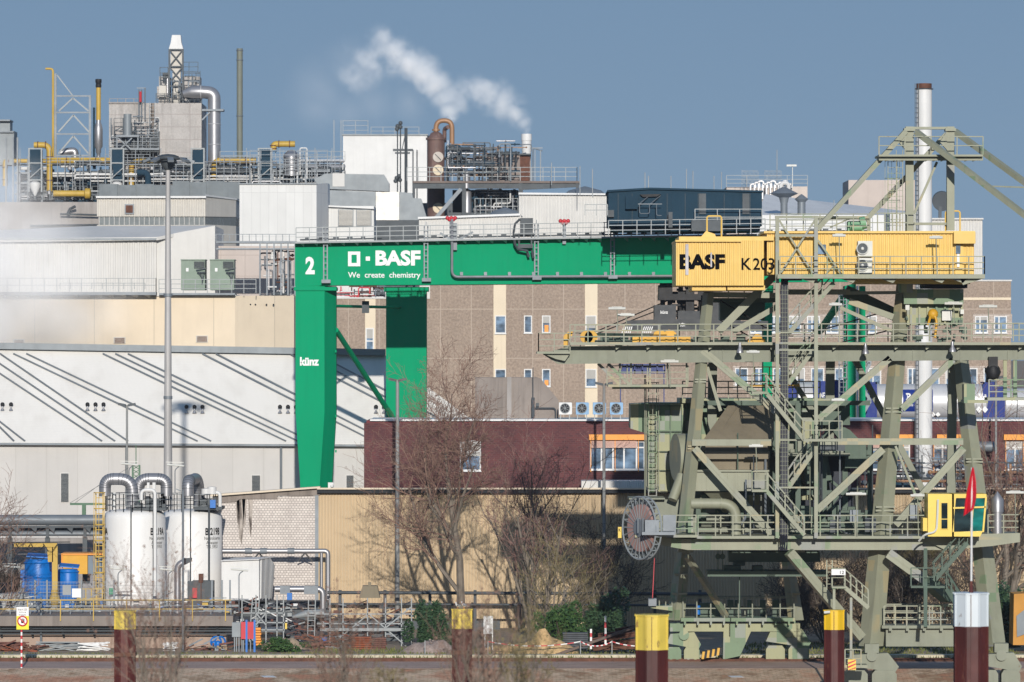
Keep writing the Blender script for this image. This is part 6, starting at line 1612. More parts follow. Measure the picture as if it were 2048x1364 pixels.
# blue tanks, jib crane, container
def blue_tank(xc, D, rpx, y0, y1, label):
    c = P(xc,y1,D); k_ = D/F; r_ = rpx*k_; h_ = (y1-y0)*k_; o = thing('blue_tank', label, 'tank', c, 'bright blue tanks'); s_ = h_
    m = MB(); m.lathe(c,[(r_*.55,0),(r_*.8,s_*.22),(r_,s_*.34),(r_,s_*.94),(r_*.9,s_),(.05,s_*1.01)],20); part('shell', m, M['blue'], o)
    m = MB()
    for z in (.34,.64,.93): m.ring(c+V(0,0,s_*z),(0,0,1),r_+.01,.05,20,5)
    m.pb(xc-rpx-8,y0+22,xc-rpx+4,y0+58,D,.6); part('band', m, M['blue'], o)
    m = MB(); z = c.z+s_; m.slab([V(c.x-r_*.8,D-r_*.8,z+.15),V(c.x+r_*1.05,D-r_*.8,z+.05),V(c.x+r_*1.05,D+r_*.8,z+.2),V(c.x-r_*.8,D+r_*.8,z+.3)],(0,0,.07))
    for q in (-.5,.5): m.bar(V(c.x+r_*q,D-r_*.5,z-.05),V(c.x+r_*q,D-r_*.5,z+.2),.06)
    part('lid', m, M['blue'], o)
    for a in (.6,2.5,4.0,5.4):
        m = MB(); m.bar(c+V(math.cos(a)*r_*.7,math.sin(a)*r_*.7,-.3),c+V(math.cos(a)*r_*.8,math.sin(a)*r_*.8,s_*.3),.12); part('leg', m, M['blue'], o)
blue_tank(77,325,28,1118,1218,'big blue tank with flat lid left of the yellow jib crane'); blue_tank(136,326,21,1138,1218,'smaller blue tank with tilted lid right of the yellow jib crane')
o = thing('jib_crane', 'yellow pillar jib crane with a horizontal arm over the big blue tank', 'jib crane', P(110,1222,322))
m = MB(); m.pb(104,1092,115,1180,322,.35); m.cyl(P(109,1225,322.2),P(109,1180,322.2),.22,12); m.lathe(P(109,1206,322.2),[(.26,-.1),(.4,.1),(.26,.5)],12); part('pillar', m, M['yellow_pipe'], o)
m = MB(); m.pb(28,1086,114,1094,321.9,.3); m.prism([(94,1094),(106,1094),(106,1124),(96,1124)],322,.3); part('arm', m, M['yellow_pipe'], o)
m = MB(); m.bar(P(18,1085,321.8),P(140,1084,321.8),.06)
for x in (46,75,100): m.tube([P(x-14,1087,321.7),P(x-4,1101,321.7),P(x+4,1103,321.7),P(x+14,1089,321.7)],.02,5)
m.pb(24,1100,30,1115,321.8,.3); m.bar(P(27,1090,321.8),P(27,1122,321.8),.03); part('hoist', m, M['black'], o)
o = thing('yellow_container', 'yellow site container with orange edge behind the smaller blue tank', 'container', P(163,1150,332))
m = MB(); m.pb(124,1110,175,1148,332,2.4); part('body', m, mat('container yellow',(226,168,40),.5,0,.06,.15), o)
m = MB(); m.pb(122.5,1109,125,1149,331.9,.2); m.pb(122,1107,206,1110,331.9,2.6); part('edge', m, M['orange'], o)
m = MB(); m.pb(176,1111,206,1148,332.1,2.2); part('panel', m, mat('faded blue grey panel',(120,134,146),.5), o)
m = MB()
for i in range(14): x = rnd.uniform(150,205); m.pb(x,rnd.uniform(1148,1185),x+rnd.uniform(6,18),1205,329+rnd.random()*3,.6)
solid('yard_crates', m, mat('faded crates',(150,148,150),.8,0,.2,.3), 'jumble of grey boxes under the yellow container', 'crates')
m = MB(); m.slab([P(-60,1194,322),P(-30,1188,322),P(48,1187,322),P(62,1208,322),P(64,1226,322),P(-60,1226,322)],(0,2,0)); solid('tarpaulin', m, mat('pale tarpaulin',(180,180,178),.6,0,.1,.2,2,bump=.6), 'pale grey tarpaulin cover beside the big blue tank', 'tarpaulin')
m = MB(); m.pb(-30,1167,11,1186,323,1.2); o = solid('site_trailer', m, M['dark'], 'dark window box at the left edge below the pipes', 'cabin')
# tent
o = thing('tarpaulin_tent', 'white tarpaulin tent beside the right white tank', 'tent', P(490,1240,331))
q = random.Random(6)
m = MB(); m.slab([P(443,1122,331),P(518,1119,331),P(518,1200,331),P(443,1200,331)],(0,3,0)); part('front', m, M['white'], o)
n = 12; top = [P(518+32*i/n,1119-5*math.sin(i/n*3.1)+ (0 if i<9 else (i-8)*3),331+3*i/n+.12*math.sin(i*2.1)) for i in range(n+1)]; bot = [P(518+26*i/n,1200-2*(i%3),331+3*i/n+.2*math.sin(i*1.7)) for i in range(n+1)]
m = MB(); m.add(top+bot,[(i,n+1+i,n+2+i,i+1) for i in range(n)],True); part('side', m, M['white'], o)
m = MB(); m.slab([P(442,1121,330.8),P(518,1118,330.8),P(550,1113,334),P(470,1115,334)],(0,0,-.05)); part('roof', m, M['white'], o)
# bent silver vent, thin pole
o = thing('vent_pipe', 'silver vent pipe bent over at the top in front of the right white tank', 'vent pipe', P(355,1230,319))
m = MB(); m.tube(rnd_path([P(355,1232,319),P(355,1130,319),P(373,1121,319)],.35,6),.2,14); part('pipe', m, M['silver'], o)
m = MB(); m.slab([P(366,1117,318.8),P(384,1116,318.8),P(382,1124,318.8),P(368,1130,318.8)],(0,.45,0)); part('hood', m, M['steel_dark'], o)
m = MB(); m.cyl(P(366,1303,312),P(366,980,312),.065,8); m.bar(P(362,982,312),P(352,978,312),.06); solid('slim_pole', m, M['steel'], 'slim grey pole in front of the right white tank', 'pole')
o = thing('control_cabinet', 'dark grey equipment cabinet with a red box behind the railing', 'cabinet', P(405,1225,322))
m = MB(); m.pb(384,1162,427,1225,322,1.2); m.pb(375,1163,384,1226,321.9,.6); part('body', m, M['steel_dark'], o)
m = MB(); m.pb(385,1176,394,1196,321.8,.3); part('red_box', m, M['red'], o)
m = MB(); m.pb(397,1148,406,1165,321.9,.5); m.bar(P(402,1225,321.6),P(402,1148,321.6),.05); part('exhaust', m, M['rust'], o)
# pipe along the block wall and its silver riser
o = thing('wall_pipeline', 'grey pipe on the white block wall turning down as a silver riser', 'pipeline', P(650,1300,336))
m = MB(); m.tube(rnd_path([P(444,1102,337.6),P(656,1102,337.6),P(656,1230,337.6)],.25,5),.16,12); part('pipe', m, M['silver'], o)
m = MB()
for x in (490,575,480+40): m.cyl(P(x,1102,337.6),P(x+14,1102,337.6),.2,12)
for x in (518,610): m.bar(P(x-14,1122,339),P(x,1106,337.6),.07); m.bar(P(x+14,1122,339),P(x,1106,337.6),.07)
part('clamps', m, M['steel'], o)
m = MB(); m.cyl(P(643,1195,337.4),P(643,1106,337.4),.1,10); part('riser', m, M['silver'], o); m = MB(); m.tube(rnd_path([P(550,1178,330),P(646,1178,330),P(646,1290,330)],.4,6),.2,12); part('riser', m, M['silver'], o)
m = MB()
for x0,x1 in ((560,580),(608,636)): m.pb(x0,1172,x1,1188,329.6,.8)
part('boxes', m, M['steel'], o)
m = MB(); m.pb(574,1186,584,1200,329.5,.4); part('blue_valve', m, M['blue'], o)
# long dark pipes along the foot of the sandy warehouse
o = thing('pipe_run', 'long dark horizontal pipes along the foot of the sandy warehouse', 'pipe run', P(900,1270,335))
for y, r_, D in ((1185,.11,336),(1208,.08,335.5)): m = MB(); m.tube([P(655,y,D),P(1420,y+3,D)],r_,10); part('pipe', m, M['steel_dark'], o)
m = MB()
for x in range(680,1420,90): m = MB(); m.bar(P(x,1180,336.3),P(x,1280,336.3),.2); part('post', m, M['steel_dark'], o)
m = MB(); m.pb(452,1203,655,1216,334,2); m.pb(452,1220,660,1240,333,2); m.pb(600,1242,1000,1262,338.2,1); solid('yard_plinth', m, M['steel_dark'], 'dark low plinth behind the scaffolding below the block wall', 'plinth')
# scaffolding
o = thing('scaffolding', 'grey tube scaffolding with ladders in front of the sandy warehouse', 'scaffolding', P(690,1300,320))
T_ = .035
m = MB()
for x in (484,512,532,554,567,660,686,735,771,803,823): 
    for D in (319,321.5): m.bar(P(x,1294,D),P(x,1190 if x<600 else 1196,D),2*T_)
for y in (1226,1245,1260): m.bar(P(484,y,319),P(570,y,319),2*T_); m.bar(P(484,y,321.5),P(570,y,321.5),2*T_)
for y in (1228,1247): m.bar(P(634,y,319),P(824,y,319),2*T_); m.bar(P(634,y,321.5),P(824,y,321.5),2*T_)
m.bar(P(640,1259,318.8),P(824,1259,318.8),.14,.17)
for a,b in (((740,1230),(812,1292)),((822,1214),(772,1255)),((680,1275),(735,1230)),((512,1250),(532,1226)),((532,1250),(512,1226)),((484,1246),(512,1290))): m.bar(P(*a,318.9),P(*b,318.9),2*T_)
part('tubes', m, M['rail'], o)
m = MB(); m.ladder(P(622,1272,319.2),P(624,1200,319.2),.42,(1,0,0),.03,.3); m.ladder(P(505,1290,319.2),P(512,1195,319.2),.42,(1,0,0),.03,.3); part('ladder', m, M['rail'], o)
m = MB(); m.pb(484,1258,570,1264,319.2,2.2); part('boards', m, M['steel'], o)
m = MB(); m.pb(478+92,1246,574,1258,318.9,.05); part('yellow_tag', m, M['yellow'], o)
# red and grey cabinets on blue posts
o = thing('valve_cabinet', 'red cabinet on blue posts at the end of the retaining wall', 'cabinet', P(495,1309,313))
m = MB(); m.pb(482,1244,507,1278,313,.5); part('red_case', m, M['red'], o)
for x in (491,507): m = MB(); m.pb(x,1240,x+4,1308,312.8,.14); part('blue_post', m, M['blue'], o)
m = MB(); m.pb(464,1245,481,1274,313.2,.5); part('grey_case', m, M['grey_sheet'], o)
m = MB()
for x in (468,472,477,483,486,500): m.pb(x,1274,x+2,1309,313.3,.08)
part('cable_pipes', m, M['steel'], o)
# heaps and stacks
def rubble(name, label, cat, c, rx, ry, h, mt, seed, nx=26):
    q = random.Random(seed); m = MB(); ny = nx//2; vs = []; off = [(q.uniform(0,9),q.uniform(.5,2)) for _ in range(5)]
    for j in range(ny+1):
        for i in range(nx+1):
            u, v = i/nx*2-1, j/ny*2-1; d_ = math.sqrt(min(1,u*u+v*v)); z = h*max(0,1-d_)**.8*(1+.35*math.sin(u*6+off[0][0])*math.cos(v*5+off[1][0])) + q.uniform(-.04,.05)*h
            vs.append(V(c.x+u*rx, c.y+v*ry, max(-.05, z if d_<1 else -.05)))
    m.add(vs,[(j*(nx+1)+i,j*(nx+1)+i+1,(j+1)*(nx+1)+i+1,(j+1)*(nx+1)+i) for j in range(ny) for i in range(nx)],True)
    for i in range(60):
        a = q.uniform(0,6.28); d_ = q.random()**.5; p = V(c.x+math.cos(a)*d_*rx, c.y+math.sin(a)*d_*ry, h*(1-d_)**.8*.9+.02); s_ = q.uniform(.03,.12); m.ball(p,s_,5,.7)
    return solid(name, m, mt, label, cat)
M['sand'] = ground_mat('sand', [(.3,(196,160,112)),(.6,(218,184,134)),(.75,(180,146,104))], 1.0, 6)
M['rubble'] = ground_mat('rubble', [(.3,(140,122,112)),(.5,(170,152,142)),(.7,(120,104,96))], 1.6, 8)
c = P(1090,0,311); c.z = 0; rubble('sand_heap','tall heap of yellow sand beside the green bank','sand heap',c,2.1,1.4,1.25,M['sand'],2)
c = P(1020,0,312); c.z = 0; rubble('sand_heap','low spread of yellow sand left of the tall heap','sand heap',c,2.0,1.0,.6,M['sand'],3)
c = P(862,0,312); c.z = 0; rubble('rubble_heap','grey pinkish rubble heap right of the scaffolding','rubble heap',c,1.9,1.3,.85,M['rubble'],4)
c = P(570,0,316); c.z = 0; rubble('rubble_heap','dark rubble heap under the scaffolding','rubble heap',c,1.6,1.0,.7,M['earth'],5)
M['brickred'] = mat('red brick stack', (150,86,60), .9, 0, .2, .3, 3)
M['brickbrown'] = mat('brown brick stack', (126,86,76), .9, 0, .2, .3, 3)
def stack(x0,x1,y0,y1,D,mt,label,cat,name='pallet_stack',rows=7):
    m = MB(); q = random.Random(int(x0))
    for r_ in range(rows):
        ya, yb_ = y0+(y1-y0)*r_/rows, y0+(y1-y0)*(r_+.72)/rows; d_ = q.uniform(-.06,.06); m.pb(x0+q.uniform(-1.5,1.5),ya,x1+q.uniform(-1.5,1.5),yb_,D+d_,1.0)
    m.pb(x0+1,y0+1,x1-1,y1,D+.25,.7)
    return solid(name, m, M[mt] if isinstance(mt,str) else mt, label, cat)
stack(702,744,1274,1304,315,'brickred','orange red brick stack behind the bare shrub','brick stack')
stack(745,772,1276,1304,315.4,'brickbrown','brownish brick stack right of the orange red one','brick stack')
stack(1126,1176,1266,1298,312,mat('slate slabs',(92,96,100),.8,0,.15,.2,2),'stack of dark grey slabs between sand heap and rusty beams','slab stack','slab_stack',8)
stack(511,522,1256,1292,314,M['orange'],'stack of orange pallets beside the red cabinet','pallet stack')
q = random.Random(12)
for i,(x0,y0,x1,y1,dd) in enumerate(((1182,1286,1270,1272,0),(1180,1296,1290,1284,.6),(1186,1300,1282,1296,-.4),(1196,1276,1264,1268,1.0),(1230,1266,1300,1254,1.4))):
    m = MB(); a, b = P(x0,y0,311+dd), P(x1,y1,311+dd); m.bar(a,b,.35,.07); m.bar(a+V(0,0,.12),b+V(0,0,.12),.06,.2); m.bar(a+V(0,0,.24),b+V(0,0,.24),.35,.06)
    solid('steel_beam', m, M['rust'], 'rusty steel beam in the pile beside the slab stack', 'steel beam', 'rusty beams piled by the crane')
o = thing('barrier_tape_fence', 'red and white tape sagging between thin stakes along the verge', 'tape fence', P(1160,1312,309))
m = MB(); xs = [850,976,1161,1224,1330]; 
for x in xs: m.bar(P(x,1316,309),P(x,1281,309),.05)
part('stakes', m, M['rail'], o)
m = MB()
for a,b in ((976,1161),(1161,1224),(1224,1330)):
    n = 14
    for i in range(n):
        m.m = i%2; f0, f1 = i/n, (i+1)/n; sg = lambda f: 1282+9*4*f*(1-f); p0, p1 = P(a+(b-a)*f0,sg(f0),309), P(a+(b-a)*f1,sg(f1),309); m.slab([p0,p1,p1-V(0,0,.06),p0-V(0,0,.06)],(0,.01,0))
part('tape', m, [M['red'],M['letter_white']], o)
m = MB(); m.bar(P(1095,1316,309.5),P(1275,1252,311),.14); solid('timber_pole', m, mat('grey timber',(120,104,96),.9), 'long timber pole leaning across the rusty beams', 'pole')
for x, y0, lab in ((1211,1232,'short red and white barrier post by the rusty beams'),(1182,1258,'shorter white barrier post at the end of the rusty beams')):
    m = MB()
    for i in range(5): m.m = i%2; m.pb(x-2,y0+i*12 if y0<1250 else y0+i*8,x+2,y0+(i+1)*12 if y0<1250 else y0+(i+1)*8,310.5,.1)
    solid('barrier_post', m, [M['letter_white'],M['red']], lab, 'post')
# white timber and pipe bundles at the foot of the wall
q = random.Random(9)
for (x0,x1,y0,y1,mt,lab) in ((70,165,1284,1303,'rail','loose bundle of grey metal strips on the grass by the wall'),(150,222,1284,1302,'letter_white','bundle of white boards on the grass by the wall'),(325,358,1284,1302,'letter_white','short white bundle right of the near pile'),(-20,60,1284,1297,'brickbrown','brown boards lying at the left edge below the wall')):
    m = MB()
    for i in range(16): a, b = P(x0+q.uniform(0,10),q.uniform(y0,y1),314+q.random()), P(x1-q.uniform(0,10),q.uniform(y0,y1),314+q.random()); m.bar(a,b,.09,.06)
    solid('board_bundle', m, M[mt], lab, 'bundle')
m = MB()
for x in (432,440): m.ring(P(x,1284,315),(.3,-1,0),.32,.06,16,6); m.ball(P(x-4,1288,314.9),.22,8)
solid('hose_reel', m, M['blue'], 'blue hose reel against the wall left of the red cabinet', 'hose reel')
m = MB(); m.cyl(P(82,1290,316.8),P(82,1195,316.8),.07,8); m.ring(P(78,1204,315.9),(0,1,0),.2,.03,14,5); m.ball(P(76,1216,315.8),.16,8); solid('hydrant_pipe', m, M['steel'], 'grey upright pipe with a black handwheel on the retaining wall', 'pipe')
m = MB(); m.prism([(725,1172),(754,1172),(760,1196),(718,1196)],321,1.2); m.pb(736,1165,742,1173,321.2,.4); solid('concrete_hopper', m, M['hood'], 'small brown hopper on the scaffolding right of the lamp post', 'hopper')
m = MB(); m.pb(967,1232,986,1268,309.4,.08)
for i in range(3): m.pb(970,1236+i*9,982,1239+i*9,309.38,.03)
for x in (969,984): m.pb(x,1268,x+2,1300,309.5,.06)
solid('slatted_panel', m, M['letter_white'], 'white slatted panel leaning in the shrubs right of the twin gulls', 'panel')
# scrap between the scaffolding and the grass
q = random.Random(19)
def scrap(label, x0, x1, y0, y1, D, mats, n, seed, cat='scrap pile'):
    q = random.Random(seed); m = MB()
    for i in range(n):
        m.m = i%len(mats); x, y = q.uniform(x0,x1), y1-(y1-y0)*q.random()**1.6; a = P(x,y,D+q.uniform(-.5,.8)); L = q.uniform(.2,1.1); an = q.uniform(-.5,.5)
        if q.random() < .5: m.bar(a,a+V(math.cos(an)*L,q.uniform(-.2,.2),math.sin(an)*L),q.uniform(.03,.1))
        else: w_ = q.uniform(3,12); m.pb(x,y,x+w_,y+q.uniform(2,7),D+q.uniform(-.4,.6),q.uniform(.1,.5))
    m.m = 0; m.pb(x0+4,(y0+y1)/2+3,x1-4,y1,D+.3,.6)
    return solid('scrap_pile', m, [M[k_] for k_ in mats], label, cat)
scrap('rusty scrap metal heap below the silver riser',588,700,1268,1306,316,['rust','brickbrown','steel','rust','brickred'],120,3)
scrap('jumble of dark timber and grey parts under the block wall',452,600,1200,1262,326,['slate','steel_dark','rail','brickbrown','slate','white'],150,4)
scrap('dark stacked boards and oddments behind the scaffolding ladders',560,660,1232,1276,323,['slate','brickbrown','slate','steel_dark'],90,5)
scrap('grey and brown oddments behind the scaffolding by the lamp post',665,820,1206,1290,324,['steel_dark','brickbrown','rust','steel','slate'],130,6)
scrap('brown debris strewn along the wall right of the near pile',360,460,1286,1304,314.5,['rust','brickbrown','earth','steel'],60,7)
scrap('orange brown plates on the grass at the lower left edge',-10,70,1290,1302,313.5,['brickred','brickbrown','rust'],40,8)
scrap('grey fittings and small boxes between railing and white tanks',222,462,1196,1230,321,['steel','white','steel_dark','rail','blue','yellow_pipe'],70,9,'fittings')
scrap('small parts and pipes under the blue tanks behind the mesh fence',44,205,1196,1230,321.5,['steel','white','steel_dark','rail','blue'],60,10,'fittings')
m = MB(); m.tube([P(585,1234,322),P(612,1228,322),P(640,1227,322)],[.08,.25,.27],12); m.cyl(P(640,1227,322),P(648,1227,322),.3,12); solid('pipe_nozzle', m, M['rail'], 'pale grey pointed pipe end among the scaffolding tubes', 'pipe')
m = MB(); m.cyl(P(646,1297,318),P(646,1274,318),.24,14); solid('blue_drum', m, M['blue'], 'small blue drum at the foot of the silver riser', 'drum')
# prohibition sign on a striped post
o = thing('warning_sign', 'white and yellow no entry sign on a red and white striped post', 'sign', P(43,1340,297))
m = MB(); m.cyl(P(43,1341,297),P(43,1258,297),.055,10)
m.m = 1
for i in range(6): m.cyl(P(43,1334-i*14,297),P(43,1327-i*14,297),.058,10)
part('post', m, [M['letter_white'],M['red']], o)
m = MB(); m.pb(33,1214,57.5,1232,296.9,.05); bd = part('board', m, M['letter_white'], o)
m = MB(); m.pb(33,1232,57.5,1259,296.9,.05); by = part('yellow_board', m, mat('sign yellow',(246,232,40),.5), o)
m = MB(); c = P(45,1242,296.85); m.disc(c,(0,1,0),.24,.02,28); part('disc', m, M['letter_white'], by)
m = MB(); m.ring(c-V(0,.015,0),(0,1,0),.26,.04,28,6); m.bar(c+V(-.18,-.02,.18),c+V(.18,-.02,-.18),.06); part('red_ring', m, M['red'], by)
m = MB(); c2 = c-V(0,.02,0); m.slab([c2+V(-.07,0,-.12),c2+V(.09,0,-.12),c2+V(.1,0,.02),c2+V(-.08,0,.02)],(0,.01,0))
for i in range(4): m.bar(c2+V(-.07+i*.05,0,0),c2+V(-.07+i*.055,0,.12+(.02 if i in(1,2) else 0)),.035,.01)
m.bar(c2+V(.08,0,-.06),c2+V(.15,0,.03),.035,.01); part('hand', m, M['letter_black'], by)
part('lettering', join(text_mb('Kran K 203',36,1217,54,1221,296.9,.0),text_mb('Achtung',38,1223,52,1226,296.9),text_mb('Kranbahn',38,1228,52,1231,296.9)), M['letter_black'], bd)
# wall lettering posts by the quay, road marks
m = MB(); q = random.Random(2)
for (x,y,w,h) in ((520,1345,26,5),(1455,1338,26,6)): m.slab([V(P(x,y,0.0).x*0+(x-CX)*D_/F, D_, .012) for D_ in ()] or [V((x-CX)*290/F,290,.006),V((x+w-CX)*290/F,290,.006),V((x+w+8-CX)*288.6/F,288.6,.006),V((x+8-CX)*288.6/F,288.6,.006)],(0,0,.006))
setting('road_marking', m, M['letter_white'])
# dolphin piles in the river
M['pile_brown'] = mat('pile brown paint', (88,40,36), .55, 0, .2, .55, .8, (40,18,18))
M['pile_yellow'] = mat('pile yellow paint', (238,210,92), .6, 0, .1, .4, .9)
M['pile_gold'] = mat('pile golden paint', (240,196,40), .5, 0, .06, .12)
M['pile_white'] = mat('pile white paint', (216,224,228), .45, 0, .04, .10)
chip(M['pile_yellow'], (150,120,70), .62, 2.6); chip(M['pile_gold'], (170,120,50), .66, 2.4); chip(M['pile_white'], (150,140,134), .66, 2.4); chip(M['pile_brown'], (120,74,58), .60, 1.8, (2,2,.35), .7)
def pile(xc, wpx, ytop, ycap, D, capmat, label, cap_plate=True, seam=True):
    k_ = D/F; r_ = wpx*k_/2/math.cos(R(22.5))*.985; c = P(xc,0,D); zt, zc = P(0,ytop,D).z, P(0,ycap,D).z; c.z = -9
    o = thing('mooring_pile', label, 'pile', c, 'mooring piles in the river')
    def octo(z0, z1, rr):
        m = MB(); n = 8; vs = [V(c.x+rr*math.cos(2*math.pi*(i+.5)/n), c.y+rr*math.sin(2*math.pi*(i+.5)/n), z) for z in (z0,z1) for i in range(n)]
        m.add(vs,[tuple(range(n-1,-1,-1)),tuple(range(n,2*n))]+[(i,(i+1)%n,(i+1)%n+n,i+n) for i in range(n)])
        for i in range(n):
            a = 2*math.pi*(i+.5)/n; p = V(c.x+rr*math.cos(a)*1.0, c.y+rr*math.sin(a)*1.0, 0); m.cyl(V(p.x,p.y,z0),V(p.x,p.y,z1),.035 if seam else .02,6)
        return m
    part('shaft', octo(-9,zc,r_), M['pile_brown'], o); part('cap', octo(zc,zt,r_*1.004), capmat, o)
    m = octo(zt,zt+.05,r_*1.05); part('lid', m, capmat, o)
    m = MB(); m.pb(xc-.6,ycap-(ycap-ytop)*.98,xc+.6,1500,D-r_*.95-.03,.05); part('seam', m, M['pile_brown'], o)
    return o
pile(1303.5,62,1232,1299,170,M['pile_yellow'],'thick brown pile with a broad pale yellow cap in the centre of the foreground')
pile(1942,65,1188,1252,170,M['pile_white'],'thick brown pile with a white cap at the lower right')
pile(1668,38,1222,1259,230,M['pile_gold'],'slender brown pile with a golden yellow cap before the crane leg')
o = pile(924,38.5,1220,1257,225,M['pile_yellow'],'slender brown pile with two gulls standing on its yellow cap')
m = MB(); m.box(P(903,0,225).x,P(945,0,225).x,224.5,225.5,P(0,1308,225).z,P(0,1300,225).z); part('rust_collar', m, M['rust'], o)
o = pile(250,40,1223,1258,225,M['pile_yellow'],'rusty brown pile with yellow cap in front of the white tanks')
m = MB(); m.box(P(229,0,225).x,P(272,0,225).x,224.5,225.5,P(0,1312,225).z,P(0,1304,225).z); part('rust_collar', m, M['rust'], o)
m = MB(); m.tube([P(1660,1224,229.5),P(1648,1225,229.5)],.06,8); solid('pile_lamp', m, M['lamp_white'], 'small white lamp arm on the golden-capped pile', 'lamp')
# flag on the white pile
o = thing('flag_pole', 'thin white flag pole with a limp red flag beside the crane cab', 'flag pole', P(1943,1186,170))
m = MB(); m.cyl(P(1942.5,1187,170),P(1944,935,170),.035,8); part('pole', m, M['white'], o)
m = MB(); m.cyl(P(1942.5,1187,170),P(1942.5,1162,170),.075,8,.04); part('socket', m, M['pile_brown'], o)
m = MB(); rows = []
nu, nv = 8, 12
outl = [(1944,935,1947.5,935),(1941,950,1950,950),(1937,968,1952,962),(1933,985,1953,978),(1930,1003,1953,994),(1928,1020,1951,1006),(1926,1033,1948,1018)]
for i,(xa,ya,xb,yb) in enumerate(outl):
    for j in range(nu+1): f = j/nu; p = P(xb+(xa-xb)*f, yb+(ya-yb)*f, 169.95); p.y += .09*math.sin(j*1.9+i*.35)*(i+1)/7; rows.append(p)
m.add(rows,[(i*(nu+1)+j,i*(nu+1)+j+1,(i+1)*(nu+1)+j+1,(i+1)*(nu+1)+j) for i in range(len(outl)-1) for j in range(nu)],True); part('flag', m, mat('flag red',(214,30,52),.7,0,.05,0), o)
# gulls
def gull(x, y, D, face, label, size=1.0):
    o = P(x,y,D); m = MB(); s_ = size; f = V(face,-.25,0).normalized(); up = V(0,0,1)
    spine = [(-.26,.17,.012),(-.16,.19,.05),(-.05,.22,.075),(.05,.27,.07),(.10,.34,.045),(.12,.40,.045),(.16,.41,.03)]
    m.m = 0; m.tube([o+f*a*s_+up*b*s_ for a,b,_ in spine],[r_*s_ for *_,r_ in spine],12)
    m.m = 2; m.tube([o+f*.17*s_+up*.408*s_,o+f*.23*s_+up*.39*s_],.012*s_,6,True,.004)
    sd = f.cross(up)
    for k_ in (-1,1): m.m = 2; m.tube([o+sd*k_*.03+f*.0,o+sd*k_*.03+up*.17*s_],.008,5); m.bar(o+sd*k_*.03,o+sd*k_*.03+f*.06+up*.005,.03,.008)
    for k_ in (-1,1): m.m = 1; m.tube([o+f*.07*s_+up*.27*s_+sd*k_*.06,o-f*.08*s_+up*.23*s_+sd*k_*.075,o-f*.30*s_+up*.16*s_+sd*k_*.02],[.05*s_,.045*s_,.006],8)
    for k_ in (-1,1): m.m = 3; m.ball(o+f*.15*s_+up*.418*s_+sd*k_*.028,.006,6)
    return solid('gull', m, [M['letter_white'],M['gull_grey'],M['orange'],M['black']], label, 'gull', 'gulls on a pile')
M['gull_grey'] = mat('gull grey', (150,154,160), .8, 0, .05, 0)
gull(915,1220,225,-.35,'gull seen from the front, left of the pair on the yellow cap',.8); gull(928,1220,225,-1,'gull in profile with grey wing, right of the pair on the yellow cap',.85)
# right edge
o = thing('orange_bin', 'orange yellow steel bin with a torn grey patch at the lower right edge', 'bin', P(2040,1300,309))
m = MB(); m.prism([(2028,1188),(2100,1184),(2100,1290),(2026,1290)],312,2.5); part('body', m, mat('orange bin paint',(212,150,58),.6,0,.15,.4), o)
m = MB(); m.prism([(2033,1232),(2048,1220),(2070,1236),(2066,1262),(2034,1274)],311.9,.05); part('patch', m, M['steel'], o)
o = thing('roof_pipework', 'fat grey bent pipe with small pipes before the right brick office windows', 'piping', P(1930,985,346))
m = MB(); m.tube(rnd_path([P(1914,1010,346.5),P(1914,910,346.5),P(1935,893,346.5),P(1990,893,346.5)],.9,7),.34,16); part('pipe', m, M['steel'], o)
pipes(o, 40, 1720, 2060, 915, 980, 344, 347, 41, ['steel','steel_dark','steel_dark','white','rail','copper'], .03, .09)
m = MB()
for x in range(1730,2060,38): m.bar(P(x,985,345),P(x,910,345),.08)
for y in (926,946): m.bar(P(1720,y,345),P(1850,y,345),.12)
part('frame', m, M['steel_dark'], o)
m = MB(); m.pb(1790,965,1830,985,345.5,1); part('box', m, M['navy'], o)
